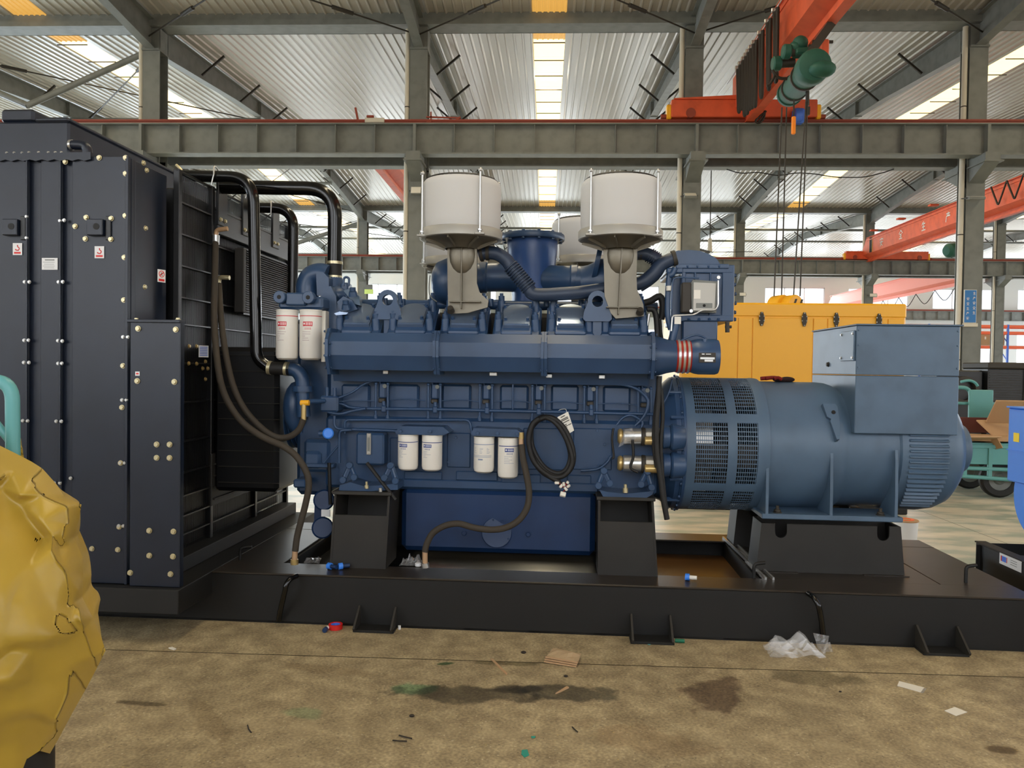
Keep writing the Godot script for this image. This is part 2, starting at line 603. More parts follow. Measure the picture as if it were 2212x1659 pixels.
func hall_shell() -> void:
	floor_texture()
	var fl := Node3D.new()
	fl.name = "floor"
	fl.transform = hall
	fl.set_meta("kind", "structure")
	add_child(fl)
	# slabs, with open joints between them
	var near := G.new()
	var x0 := -4.4
	var x1 := 4.4
	near.st.set_smooth_group(-1)
	for e in [[x0, 2.8, 0, 0], [x0, -4.15, 0, 0.992857], [x1, -4.15, 1, 0.992857], [x0, 2.8, 0, 0], [x1, -4.15, 1, 0.992857], [x1, 2.8, 1, 0]]:
		near.st.set_uv2(Vector2(e[2], e[3]))
		near.st.set_uv(Vector2(e[0], e[1]) / 2.3)
		near.st.add_vertex(Vector3(e[0], 0, e[1]))
	part(fl, "slab", near, stain_floor())
	var sub := G.new()
	sub.bb(XL - 0.5, XR + 0.5, -0.3, -0.012, ROWS[3] - 0.5, 3.3)
	part(fl, "ground", sub, mat("joint_dirt", Color(0.22, 0.2, 0.16), 0.9))
	var xs := [XL, -17.0, -4.406, 4.406, 17.0, 28.0, XR]
	var zs := [2.8, -4.15, -4.1575, -5.4, -5.4, -9.8, -9.806, -16.0, -16.006, -28.0, -28.006, -42.0, -42.006, ROWS[3]]
	for i in xs.size() - 1:
		for j in range(0, zs.size(), 2):
			if i == 2 and j == 0:
				continue
			var g := G.new()
			var a: float = xs[i] + 0.003
			var b: float = xs[i + 1] - 0.003
			g.st.set_smooth_group(-1)
			for q in [[a, zs[j]], [a, zs[j + 1]], [b, zs[j + 1]], [a, zs[j]], [b, zs[j + 1]], [b, zs[j]]]:
				g.st.set_uv(Vector2(q[0], q[1]) / 2.3)
				g.st.set_uv2(Vector2(q[0] * 0.16, q[1] * 0.42))
				g.st.add_vertex(Vector3(q[0], 0, q[1]))
			part(fl, "slab", g, M.floor if j <= 2 else M.floor_far)
	# roof
	var ce := Node3D.new()
	ce.name = "ceiling"
	ce.transform = hall
	ce.set_meta("kind", "structure")
	add_child(ce)
	for r in 3:
		for h in 2:
			var za: float = ROWS[r] if h == 0 else ROWS[r + 1]
			var zm: float = (ROWS[r] + ROWS[r + 1]) / 2
			var g := G.new()
			var edges := [XL]
			for x in SKY:
				edges.append(x - 0.37)
				edges.append(x + 0.37)
			edges.append(XR)
			for e in range(0, edges.size(), 2):
				var n := int(round((edges[e + 1] - edges[e]) / 0.2))
				var w: float = (edges[e + 1] - edges[e]) / n
				for i in n:
					var x: float = edges[e] + w * i
					var pr := [Vector2(x, 0), Vector2(x + w - 0.075, 0), Vector2(x + w - 0.05, 0.03), Vector2(x + w - 0.025, 0.03), Vector2(x + w, 0)]
					for q in 4:
						var p0: Vector2 = pr[q]
						var p1: Vector2 = pr[q + 1]
						var A := Vector3(p0.x, VALLEY - p0.y, za)
						var Bq := Vector3(p1.x, VALLEY - p1.y, za)
						var C := Vector3(p1.x, RIDGE - p1.y, zm)
						var D := Vector3(p0.x, RIDGE - p0.y, zm)
						if h == 0:
							g.quad(A, D, C, Bq)
						else:
							g.quad(A, Bq, C, D)
			part(ce, "roof_sheet", g, M.roof_white)
			var cover := G.new()
			var th := atan2(RIDGE - VALLEY, absf(za - zm)) * (1 if h == 0 else -1)
			cover.box(Vector3((XL + XR) / 2, (VALLEY + RIDGE) / 2 + 0.16, (za + zm) / 2), Vector3(XR - XL + 0.8, 0.06, absf(za - zm) + 0.1), 0, Basis(Vector3(1, 0, 0), th))
			part(ce, "roof_cover", cover, M.steel_grey)
	# roof lights
	var glow := StandardMaterial3D.new()
	glow.resource_name = "daylit_roof_light"
	glow.albedo_color = Color(0.9, 0.85, 0.7)
	glow.roughness = 0.5
	glow.emission_enabled = true
	glow.emission = Color(1.0, 0.87, 0.58)
	glow.emission_energy_multiplier = 1.25
	var dirty := glow.duplicate() as StandardMaterial3D
	dirty.resource_name = "dirty_roof_light"
	dirty.albedo_color = Color(0.6, 0.48, 0.28)
	dirty.emission = Color(0.80, 0.60, 0.28)
	dirty.emission_energy_multiplier = 0.55
	var pane_g := G.new()
	for i in 6:
		var x := -0.37 + 0.74 * i / 6
		var pr := [Vector2(x, 0), Vector2(x + 0.07, 0), Vector2(x + 0.085, -0.02), Vector2(x + 0.11, -0.02), Vector2(x + 0.1233, 0)]
		for q in 4:
			pane_g.quad(Vector3(pr[q].x, pr[q].y, 0.5), Vector3(pr[q].x, pr[q].y, -0.5), Vector3(pr[q + 1].x, pr[q + 1].y, -0.5), Vector3(pr[q + 1].x, pr[q + 1].y, 0.5))
	var ribbed := pane_g.mesh()
	var flat_g := G.new()
	flat_g.quad(Vector3(-0.37, 0, 0.5), Vector3(-0.37, 0, -0.5), Vector3(0.37, 0, -0.5), Vector3(0.37, 0, 0.5))
	var pane := flat_g.mesh()
	var bar := G.new()
	bar.box(Vector3.ZERO, Vector3(0.74, 0.02, 0.022))
	var bar_mesh := bar.mesh()
	var nw := 1
	for x in SKY:
		for r in 3:
			for h in 2:
				var w := Node3D.new()
				w.name = "window_%d" % nw
				nw += 1
				w.transform = hall
				w.set_meta("kind", "structure")
				add_child(w)
				var za: float = ROWS[r] if h == 0 else ROWS[r + 1]
				var zm: float = (ROWS[r] + ROWS[r + 1]) / 2
				var th := atan2(RIDGE - VALLEY, absf(za - zm)) * (1 if h == 0 else -1)
				var n := 8
				for i in n:
					var t := (i + 0.5) / n
					var L := absf(za - zm) / n
					var p := part(w, "pane", ribbed if i == 0 else pane, dirty if i == 0 else glow, Vector3(x, lerpf(VALLEY, RIDGE, t), lerpf(za, zm, t)))
					p.basis = Basis(Vector3(1, 0, 0), th) * Basis.from_scale(Vector3(1, 1, L * 0.998))
					if i > 0:
						var t2 := float(i) / n
						part(w, "glazing_bar", bar_mesh, M.dark_iron, Vector3(x, lerpf(VALLEY, RIDGE, t2) - 0.088, lerpf(za, zm, t2)))
	# frames under the roof: rafters with their fly braces, gutters along the valleys, struts and tie rods
	for r in range(0, 3):
		for h in 2:
			var za: float = ROWS[r] if h == 0 else ROWS[r + 1]
			var sg := -1.0 if h == 0 else 1.0
			var zm: float = (ROWS[r] + ROWS[r + 1]) / 2
			for k in range(-5, 7):
				var x := COL0 + STEP * k
				if (r == 0 and h == 0) and absf(k) > 3:
					continue
				var g := G.new()
				var d0 := 0.62
				var d1 := 0.36
				var ps := [[za + sg * 0.05, VALLEY - 0.1, d0], [za + sg * 4.2, 0, 0.44], [zm, RIDGE - 0.1, d1]]
				ps[1][1] = lerpf(VALLEY, RIDGE, 4.2 / absf(za - zm)) - 0.1
				for s in 2:
					var a: Array = ps[s]
					var b: Array = ps[s + 1]
					var yz := [Vector2(a[0], a[1]), Vector2(b[0], b[1]), Vector2(b[0], b[1] - b[2]), Vector2(a[0], a[1] - a[2])]
					var xf := Transform3D(Basis(Vector3(0, 0, -1), Vector3(0, 1, 0), Vector3(1, 0, 0)), Vector3(x, 0, 0))
					var poly := []
					for e in yz:
						poly.append(Vector2(-e.x, e.y))
					g.prism(poly, -0.006, 0.006, xf)
					g.bar(Vector3(x, a[1], a[0]), Vector3(x, b[1], b[0]), 0.2, 0.018)
					g.bar(Vector3(x, a[1] - a[2], a[0]), Vector3(x, b[1] - b[2], b[0]), 0.2, 0.018)
				# stiffener under the ridge splice
				var zs2: float = za + sg * 6.1
				var ys: float = lerpf(VALLEY, RIDGE, 6.1 / absf(za - zm)) - 0.1
				g.box(Vector3(x, ys - 0.22, zs2), Vector3(0.2, 0.44, 0.03))
				var rf := part(ce, "rafter", g, M.steel_grey)
				for t in [2.2, 4.6, 6.9, 8.9]:
					var z: float = za + sg * t
					var yb: float = lerpf(VALLEY, RIDGE, t / absf(za - zm)) - 0.1
					for s in [-1, 1]:
						var fb := G.new()
						fb.bar(Vector3(x + s * 0.05, yb - 0.42, z), Vector3(x + s * 0.62, yb + 0.06, z), 0.05, 0.05)
						part(rf, "fly_brace", fb, M.dark_iron)
	for r in [1, 2]:
		var g := G.new()
		g.bb(XL, XR, 9.02, 9.04, ROWS[r] - 0.28, ROWS[r] + 0.28)
		g.bb(XL, XR, 9.02, 9.3, ROWS[r] + 0.26, ROWS[r] + 0.28)
		g.bb(XL, XR, 9.02, 9.3, ROWS[r] - 0.28, ROWS[r] - 0.26)
		g.bb(XL, XR, 8.98, 9.1, ROWS[r] + 0.18, ROWS[r] + 0.30)
		part(ce, "gutter", g, M.steel_grey)
	for q in [[-46.45, 9.35, XL, XR], [-40.5, 8.95, XL, XR], [-31.0, 9.0, -20.6, -8.77], [-23.2, 9.05, -14.7, -8.77], [-50.6, 9.0, XL, XR]]:
		var g := G.new()
		g.cyl(Vector3(q[2], q[1], q[0]), Vector3(q[3], q[1], q[0]), 0.06, 8)
		part(ce, "strut", g, M.steel_grey)
	for q in [[Vector3(-11.7, 7.35, -16.9), Vector3(-8.8, 8.6, -16.9), 0.07], [Vector3(-14.7, 8.6, -16.9), Vector3(-11.7, 7.35, -16.9), 0.07], [Vector3(-14.7, 6.6, -36.6), Vector3(-8.8, 8.5, -36.6), 0.1], [Vector3(-20.6, 8.5, -36.6), Vector3(-14.7, 6.6, -36.6), 0.1]]:
		var g := G.new()
		g.cyl(q[0], q[1], q[2], 8)
		part(ce, "wind_brace", g, M.steel_grey)
	for q in [[Vector3(-2.84, 8.75, -16.6), Vector3(3.09, 8.95, -12.0)], [Vector3(3.09, 8.75, -16.6), Vector3(-2.84, 8.95, -12.0)], [Vector3(-8.77, 8.75, -16.6), Vector3(-2.84, 8.95, -12.0)], [Vector3(-2.84, 8.75, -16.6), Vector3(-8.77, 8.95, -12.0)], [Vector3(3.09, 8.75, -16.6), Vector3(9.02, 8.95, -12.0)], [Vector3(9.02, 8.75, -16.6), Vector3(3.09, 8.95, -12.0)],
			[Vector3(-14.7, 8.8, -17.2), Vector3(-8.77, 9.2, -24.0)], [Vector3(-8.77, 8.8, -17.2), Vector3(-14.7, 9.2, -24.0)], [Vector3(-14.7, 9.2, -36.2), Vector3(-8.77, 9.3, -28.0)], [Vector3(-8.77, 8.8, -36.2), Vector3(-14.7, 9.2, -28.0)], [Vector3(-14.7, 8.8, -37.2), Vector3(-8.77, 9.2, -45.0)], [Vector3(-8.77, 8.8, -37.2), Vector3(-14.7, 9.2, -45.0)], [Vector3(-20.6, 8.8, -37.2), Vector3(-14.7, 9.2, -45.0)]]:
		var g := G.new()
		g.cyl(q[0], q[1], 0.018, 6)
		g.cyl(q[0].lerp(q[1], 0.2), q[0].lerp(q[1], 0.26), 0.045, 6)
		part(ce, "tie_rod", g, M.dark_iron)
	# walls
	var wb := G.new()
	var zb: float = ROWS[3]
	wb.bb(XL, XR, 0, 1.1, zb - 0.4, zb - 0.1)
	wb.bb(XL, XR, 4.6, 6.25, zb - 0.4, zb - 0.1)
	wb.bb(XL, XR, 7.7, 9.9, zb - 0.4, zb - 0.1)
	var wf := G.new()
	wf.bb(XL, XR, 0, 1.6, 2.8, 3.1)
	wf.bb(XL, XR, 5.6, 9.9, 2.8, 3.1)
	var frames := G.new()
	for k in range(-5, 7):
		var x := COL0 + STEP * k
		var a := x - 0.85
		var b := x + 0.85
		wb.bb(maxf(a, XL), minf(b, XR), 6.25, 7.7, zb - 0.4, zb - 0.1)
		wb.bb(maxf(a, XL), minf(b, XR), 1.1, 4.6, zb - 0.4, zb - 0.1)
		wf.bb(maxf(a, XL), minf(b, XR), 1.6, 5.6, 2.8, 3.1)
		if k < 6:
			for w in 3:
				var n := Node3D.new()
				n.name = "window_%d" % nw
				nw += 1
				n.transform = hall
				n.set_meta("kind", "structure")
				add_child(n)
				var y0: float = [6.25, 1.6, 1.1][w]
				var y1: float = [7.7, 5.6, 4.6][w]
				var z: float = [zb - 0.25, 2.95, zb - 0.25][w]
				var fr := G.new()
				for i in 4:
					var xx := b + (STEP - 1.7) * i / 3.0
					fr.bb(xx - 0.03, xx + 0.03, y0, y1, z - 0.03, z + 0.03)
				fr.bb(b, b + STEP - 1.7, y0, y0 + 0.06, z - 0.03, z + 0.03)
				fr.bb(b, b + STEP - 1.7, y1 - 0.06, y1, z - 0.03, z + 0.03)
				part(n, "window_frame", fr, M.white)
				for i in 3:
					var pg := G.new()
					var xa := b + (STEP - 1.7) * i / 3.0 + 0.03
					var xb := b + (STEP - 1.7) * (i + 1) / 3.0 - 0.03
					pg.bb(xa, xb, y0 + 0.06, y1 - 0.06, z - 0.004, z + 0.004)
					part(n, "pane", pg, M.glass)
	struct("wall_back", wb, M.wall_white)
	struct("wall_front", wf, M.wall_white)
	for side in 2:
		var xa: float = XL - 0.3 if side == 0 else XR
		var wl := G.new()
		wl.bb(xa, xa + 0.3, 0, 1.5, zb - 0.4, 3.1)
		wl.bb(xa, xa + 0.3, 6.5, 9.9, zb - 0.4, 3.1)
		var ends := [3.1]
		for r in 3:
			var zm: float = (ROWS[r] + ROWS[r + 1]) / 2
			ends += [zm + 7.2, zm - 7.2]
		ends.append(zb - 0.4)
		for i in range(0, ends.size(), 2):
			wl.bb(xa, xa + 0.3, 1.5, 6.5, ends[i + 1], ends[i])
		struct("wall_left" if side == 0 else "wall_right", wl, M.wall_white)
		for i in range(1, ends.size() - 1, 2):
			var n := Node3D.new()
			n.name = "window_%d" % nw
			nw += 1
			n.set_meta("kind", "structure")
			add_child(n)
			var fr := G.new()
			for k in 9:
				var zz: float = lerpf(ends[i], ends[i + 1], k / 8.0)
				fr.bb(xa + 0.1, xa + 0.18, 1.5, 6.5, zz - 0.04, zz + 0.04)
			for y in [1.53, 4.0, 6.47]:
				fr.bb(xa + 0.1, xa + 0.18, y - 0.03, y + 0.03, ends[i + 1], ends[i])
			part(n, "window_frame", fr, M.white)
			for k in 8:
				part(n, "pane", G.new().bb(xa + 0.135, xa + 0.143, 1.55, 6.45, lerpf(ends[i], ends[i + 1], (k + 1) / 8.0) + 0.04, lerpf(ends[i], ends[i + 1], k / 8.0) - 0.04), M.glass)

# ---------- columns and crane runways ----------
func hall_steel() -> void:
	var names1 := {-2: "nearest row, above the radiator", -1: "nearest row, behind the left air filter", 0: "nearest row, behind the engine control cover", 1: "nearest row, with the blue notice"}
	var names2 := {-4: "second row, farthest left", -3: "second row, behind the radiator cooler", -2: "second row, above the left lifting eye", -1: "second row, hidden by the left air filter", 0: "second row, hidden by the right air filter", 1: "second row, right of the control cover", 2: "second row, under the lettered crane", 3: "second row, right of the blue notice"}
	for r in [1, 2]:
		for k in range(-2 if r == 1 else -4, 2 if r == 1 else 4):
			var x := COL0 + STEP * k
			var z: float = ROWS[r]
			var nm: Dictionary = names1 if r == 1 else names2
			var lab: String = nm[k]
			var t := thing("steel_column", "grey steel column, " + lab, "column", Vector3(x, 0, z), "grey hall columns", true)
			var g := G.new()
			g.bb(x - 0.19, x + 0.19, 0.02, 8.97, z + 0.17, z + 0.19)
			g.bb(x - 0.19, x + 0.19, 0.02, 8.97, z - 0.19, z - 0.17)
			g.bb(x - 0.008, x + 0.008, 0.02, 8.97, z - 0.17, z + 0.17)
			part(t, "shaft", g, M.steel_grey)
			var bp := G.new()
			bp.bb(x - 0.195, x + 0.195, 0, 0.03, z - 0.28, z + 0.28)
			part(t, "base_plate", bp, M.steel_grey)
			var cap := G.new()
			cap.bb(x - 0.195, x + 0.195, 8.48, 8.52, z - 0.24, z + 0.24)
			cap.bb(x - 0.19, x + 0.19, 8.5, 8.97, z - 0.2, z + 0.2)
			part(t, "head_plate", cap, M.steel_grey)
			for s in [-1, 1]:
				var br := G.new()
				var poly := [Vector2(0.17, 6.13), Vector2(0.80, 6.13), Vector2(0.80, 5.95), Vector2(0.17, 5.62)]
				br.prism(poly, -0.15, 0.15, Transform3D(Basis(Vector3(0, 0, s), Vector3(0, 1, 0), Vector3(-s, 0, 0)), Vector3(x, 0, z)))
				br.bb(x - 0.195, x + 0.195, 5.93, 5.96, z + s * 0.17, z + s * 0.85)
				part(t, "crane_bracket", br, M.steel_grey)
			var pp := thing("downpipe", "cream downpipe beside the column, " + lab, "pipe", Vector3(x - 0.255, 0, z + 0.12), "cream downpipes", true)
			var pg := G.new()
			pg.cyl(Vector3(x - 0.255, 0.02, z + 0.12), Vector3(x - 0.255, 8.94, z + 0.12), 0.055, 12)
			part(pp, "pipe", pg, M.pvc)
			for y in [1.9, 4.55, 7.25]:
				var cg := G.new()
				cg.cyl(Vector3(x - 0.255, y, z + 0.12), Vector3(x - 0.255, y + 0.02, z + 0.12), 0.058, 12)
				part(pp, "joint", cg, M.cable_brown)
	var runs := [[1, 0.5, "on the camera side of the nearest columns"], [1, -0.5, "on the far side of the nearest columns"], [2, 0.5, "on the camera side of the second column row"], [2, -0.5, "on the far side of the second column row"], [3, 0.55, "along the back wall below the windows"]]
	var st := G.new()
	st.bb(-0.006, 0.006, -0.29, 0.29, 0, 0.13)
	var st_mesh := st.mesh()
	for q in runs:
		var z: float = ROWS[q[0]] + q[1]
		var top := 6.76 if q[0] < 3 else 6.05
		var t := thing("crane_runway_beam", "long grey crane runway girder " + q[2], "beam", Vector3(0, top - 0.65, z), "crane runway girders", true)
		var g := G.new()
		g.ibeam(Vector3(XL, top - 0.325, z), Vector3(XR, top - 0.325, z), 0.65, 0.3, 0.025, 0.014)
		part(t, "girder", g, M.steel_grey)
		var rg := G.new()
		rg.bb(XL, XR, top, top + 0.03, z - 0.05, z + 0.05)
		rg.bb(XL, XR, top + 0.03, top + 0.09, z - 0.012, z + 0.012)
		rg.bb(XL, XR, top + 0.075, top + 0.11, z - 0.03, z + 0.03)
		part(t, "rail", rg, M.rail_red)
		if q[1] < 0:
			continue
		var lim: float = 14.0 if q[0] == 1 else (26.0 if q[0] == 2 else 36.0)
		var i0 := int(-lim / 0.847)
		for i in range(i0, -i0):
			var x := COL0 + 0.847 * i
			if x < XL + 0.3 or x > XR - 0.3:
				continue
			part(t, "stiffener", st_mesh, M.steel_grey, Vector3(x, top - 0.325, z + 0.007))
		if q[0] < 3:
			for k in range(-3, 4):
				var sg := G.new()
				sg.bb(-0.03, 0.03, -0.3, 0.3, 0, 0.14)
				part(t, "splice_plate", sg, M.steel_grey, Vector3(COL0 + STEP * k, top - 0.325, z + 0.007))

# ---------- overhead cranes ----------
const GSEC := [Vector2(-0.3, 0.98), Vector2(-0.3, 0.28), Vector2(-0.06, 0.15), Vector2(-0.06, 0.03), Vector2(-0.085, 0.03), Vector2(-0.085, 0), Vector2(0.085, 0), Vector2(0.085, 0.03), Vector2(0.06, 0.03), Vector2(0.06, 0.15), Vector2(0.3, 0.28), Vector2(0.3, 0.98)]

func crane_girder(t: Node3D, x: float, y: float, z0: float, z1: float, m: Material, slope := 0.9) -> void:   # z0 is the end over the far runway
	var g := G.new()
	var n := GSEC.size()
	var near := []
	var far := []
	for p in GSEC:
		near.append(Vector3(x + p.x, y + p.y, z1))
		far.append(Vector3(x + p.x, y + p.y, z0 + (p.y / 0.98) * -0.0 + maxf(0.0, p.y - 0.28) * slope))
	for i in n:
		var j := (i + 1) % n
		g.quad(near[i], far[i], far[j], near[j])
	for e in [near, far]:
		for tri in [[0, 1, 10], [0, 10, 11], [1, 2, 9], [1, 9, 10], [2, 3, 8], [2, 8, 9], [4, 5, 6], [4, 6, 7]]:
			g.tri(e[tri[0]], e[tri[1]], e[tri[2]])
	g.bb(x - 0.36, x + 0.36, y + 0.98, y + 1.0, z0 + 0.7, z1)
	part(t, "bridge_girder", g, m)
	var lip := G.new()
	lip.bb(x - 0.32, x - 0.3, y + 0.86, y + 0.9, z0 + 0.7, z1)
	part(t, "stiffening_lip", lip, m)

func end_carriage(t: Node3D, x0: float, x1: float, y: float, z: float) -> void:
	var g := G.new()
	g.box(Vector3((x0 + x1) / 2, y + 0.2, z), Vector3(x1 - x0, 0.36, 0.26), 0.015)
	part(t, "end_carriage", g, M.crane_orange)
	for x in [x0 + 0.4, x1 - 0.4]:
		var w := G.new()
		w.cyl(Vector3(x, y + 0.1, z - 0.06), Vector3(x, y + 0.1, z + 0.15), 0.1, 16)
		part(t, "wheel", w, M.rail_red)
	for s in [[x0 - 0.04, -1], [x1 + 0.04, 1]]:
		var b := G.new()
		b.box(Vector3(s[0], y + 0.14, z), Vector3(0.1, 0.3, 0.2), 0.02)
		part(t, "buffer_bracket", b, M.yellow)
		var b2 := G.new()
		b2.cyl(Vector3(s[0] + s[1] * 0.04, y + 0.06, z), Vector3(s[0] + s[1] * 0.16, y + 0.06, z), 0.05, 10)
		part(t, "buffer", b2, M.rail_red)

func strokes(par: Node3D, rows: Array, at: Vector3, right: Vector3, up: Vector3, size: float, m: Material, nm := "character") -> void:   # a brush-written character from line strokes on a 10 x 10 grid
	var g := G.new()
	var nrm := right.cross(up)
	for s in rows:
		var a: Vector3 = right * (s[0] / 10.0 - 0.5) * size + up * (0.5 - s[1] / 10.0) * size
		var b: Vector3 = right * (s[2] / 10.0 - 0.5) * size + up * (0.5 - s[3] / 10.0) * size
		var d := (b - a).normalized()
		var w := d.cross(nrm) * size * 0.055
		g.quad(a - w + nrm * 0.004, a + w + nrm * 0.004, b + w + nrm * 0.004, b - w + nrm * 0.004)
	part(par, nm, g, m, at)

const HAN := {
	"an": [[5, 0, 5, 1.2], [1, 1.6, 9, 1.6], [1, 1.6, 1, 3], [9, 1.6, 9, 3], [0.5, 5, 9.5, 5], [4.6, 3, 2.6, 6.4], [2.6, 6.4, 8, 9.6], [6.6, 5, 2, 9.8]],
	"quan": [[5, 0, 0.5, 4], [5, 0, 9.5, 4], [2.5, 4.6, 7.5, 4.6], [2.5, 6.8, 7.5, 6.8], [5, 4.6, 5, 9.4], [1, 9.4, 9, 9.4]],
	"sheng": [[3, 0.8, 1.5, 4], [2.2, 2.6, 8.4, 2.6], [5, 0, 5, 9.4], [2, 5.8, 8, 5.8], [0.8, 9.4, 9.2, 9.4]],
	"chan": [[5, 0, 5, 1.4], [1.5, 1.6, 8.5, 1.6], [3.4, 1.8, 4.2, 3.6], [6.6, 1.8, 5.8, 3.6], [1.5, 4, 9, 4], [1.8, 4, 1, 9.8]]}

func cranes() -> void:
	# the crane over the generator set
	var x := 4.17
	var t := thing("overhead_crane", "orange overhead crane with green hoist above the generator set", "crane", Vector3(x, 6.79, -16.4), "", true)
	crane_girder(t, x, 6.79, -16.55, 2.3, M.crane_orange, -0.0)
	end_carriage(t, 2.55, 5.55, 6.87, -16.4)
	end_carriage(t, 2.55, 5.55, 6.87, 2.1)
	for s in [[3.85, 0.0]]:
		var cg := G.new()
		cg.prism([Vector2(2.0, 0), Vector2(2.0, 0.12), Vector2(0, 0.02), Vector2(0, 0)], -0.02, 0.02, Transform3D(Basis(Vector3(1, 0, 0), Vector3(0, 1, 0), Vector3(0, 0, 1)), Vector3(2.6, 7.25, -16.27)))
		part(t, "gusset", cg, M.crane_orange)
	# festoon cable on its wire along the left side
	var wire := G.new()
	wire.cyl(Vector3(3.68, 7.53, -16.2), Vector3(3.68, 7.53, 2.0), 0.012, 6)
	part(t, "festoon_wire", wire, M.steel_bright)
	for q in [[-15.27, 0.83], [-15.05, 0.84], [-14.83, 1.03], [-14.65, 1.05], [-14.48, 1.03], [-14.3, 1.06], [-14.1, 1.1], [-13.7, 1.08], [-13.25, 1.1], [-12.85, 1.12]]:
		var z0: float = q[0]
		var d: float = q[1]
		var p := [Vector3(3.68, 7.51, z0 - 0.09), Vector3(3.69, 7.5 - d * 0.5, z0 - 0.06), Vector3(3.70, 7.53 - d, z0 - 0.03), Vector3(3.70, 7.53 - d, z0 + 0.03), Vector3(3.69, 7.5 - d * 0.5, z0 + 0.06), Vector3(3.68, 7.51, z0 + 0.09)]
		var g := G.new()
		g.tube(spline(p, 5), 0.034, 6)
		part(t, "festoon_loop", g, M.cable_brown)
		var k := G.new()
		k.box(Vector3(3.68, 7.55, z0 - 0.1), Vector3(0.1, 0.07, 0.05), 0.01)
		part(t, "cable_trolley", k, M.steel_bright)
	# hoist on the bottom flange
	var ho := thing("wire_rope_hoist", "green wire rope hoist hanging under the orange crane girder", "hoist", Vector3(x, 6.79, -12.0), "", true)
	var a := Vector3(3.75, 5.949, -11.3)
	var b := Vector3(3.96, 6.188, -12.9)
	var g := G.new()
	g.cyl(a, b, 0.19, 24)
	part(ho, "rope_drum", g, M.hoist_green)
	g = G.new()
	g.lathe([Vector2(0, 0), Vector2(0.21, 0), Vector2(0.235, 0.04), Vector2(0.235, 0.28), Vector2(0.21, 0.34), Vector2(0.12, 0.38), Vector2(0, 0.39)], Transform3D(G.frame(a - b), a.lerp(b, 0.04)), 24)
	part(ho, "motor_cover", g, M.hoist_green)
	g = G.new()
	g.sph(Vector3(3.804, 5.833, -11), 0.15, 14, Vector3(1.25, 0.75, 1.0))
	part(ho, "brake_cover", g, M.hoist_green)
	g = G.new()
	g.lathe([Vector2(0, 0), Vector2(0.21, 0), Vector2(0.21, 0.1), Vector2(0, 0.1)], Transform3D(G.frame(b - a), b), 24)
	part(ho, "gear_cover", g, M.hoist_green)
	for e in [[a.lerp(b, 0.25), 0.255], [a.lerp(b, 0.75), 0.255]]:
		g = G.new()
		g.ring(e[0], e[0] + (b - a).normalized() * 0.06, 0.215, 0.185, 20)
		g.bar(e[0] + Vector3(0, 0.25, 0), Vector3(x, 6.78, e[0].z), 0.06, 0.12)
		part(ho, "suspension_frame", g, M.dark_iron)
	for q in [[Vector3(3.545, 6.486, -12), Vector3(3.768, 6.485, -12)], [Vector3(3.452, 6.382, -12.2), Vector3(3.693, 6.396, -12.2)]]:
		g = G.new()
		g.cyl(q[0], q[0].lerp(q[1], 0.55), 0.11, 16, -1.0, 0.02)
		part(ho, "travel_motor", g, M.hoist_green)
		g = G.new()
		g.cyl(q[0].lerp(q[1], 0.5), q[1] + (q[1] - q[0]) * 0.4, 0.07, 12)
		part(ho, "gearbox", g, M.dark_iron)
	g = G.new()
	g.sph(Vector3(3.808, 6.604, -12), 0.12, 12)
	g.sph(Vector3(3.739, 6.548, -12), 0.1, 12)
	g.bar(Vector3(3.72, 6.464, -12), Vector3(4.116, 6.483, -12), 0.22, 0.1, 0.02)
	part(ho, "trolley", g, M.hoist_green)
	g = G.new()
	g.box(Vector3(4.115, 6.47, -11.9), Vector3(0.13, 0.26, 0.2), 0.02)
	part(ho, "control_box", g, M.crane_orange)
	g = G.new()
	g.bar(Vector3(3.961, 6.596, -11.9), Vector3(4.264, 6.588, -11.9), 0.03, 0.04)
	part(ho, "arm", g, M.dark_iron)
	g = G.new()
	g.tube(spline([Vector3(3.341, 6.129, -11.8), Vector3(3.37, 6.039, -11.8), Vector3(3.311, 5.922, -11.8), Vector3(3.263, 5.894, -11.8)], 5), 0.02, 6)
	g.tube(spline([Vector3(3.341, 6.129, -11.8), Vector3(3.439, 6.018, -11.8), Vector3(3.563, 6.004, -11.8)], 5), 0.025, 6)
	part(ho, "cable", g, M.cable_brown)
	g = G.new()
	var hk := Vector3(3.847, 2.764, -12)
	for q in [[Vector3(3.556, 5.643, -12), Vector3(3.496, 2.761, -12)], [Vector3(3.626, 5.643, -12), Vector3(3.609, 2.762, -12)], [Vector3(3.884, 5.693, -11.9), Vector3(3.791, 2.764, -12)], [Vector3(3.909, 5.832, -11.9), Vector3(3.889, 2.764, -12)]]:
		g.cyl(q[0], q[1], 0.011, 6)
	part(ho, "wire_rope", g, M.dark_iron)
	g = G.new()
	g.cyl(Vector3(3.933, 5.938, -12), Vector3(3.939, 5.671, -12), 0.03, 8)
	g.box(Vector3(3.941, 5.587, -12), Vector3(0.06, 0.12, 0.06))
	part(ho, "limit_switch_rod", g, M.dark_iron)
	var pd := thing("pendant_control", "orange push button pendant hanging below the green hoist", "control", Vector3(3.732, 5.236, -12), "", true)
	g = G.new()
	g.cyl(Vector3(3.735, 5.763, -12), Vector3(3.734, 5.482, -12), 0.012, 6)
	part(pd, "cable", g, M.cable_brown)
	g = G.new()
	g.box(Vector3(3.736, 5.369, -12), Vector3(0.06, 0.27, 0.05), 0.012)
	part(pd, "housing", g, mat("pendant_orange", Color(0.98, 0.55, 0.12), 0.5, 0.0, false))
	g = G.new()
	g.box(Vector3(5.102, 6.836, -16.1), Vector3(0.22, 0.3, 0.2), 0.03)
	g.cyl(Vector3(4.996, 6.822, -16), Vector3(5.126, 6.822, -16), 0.13, 14)
	part(t, "travel_drive", g, M.rack_blue)
	g = G.new()
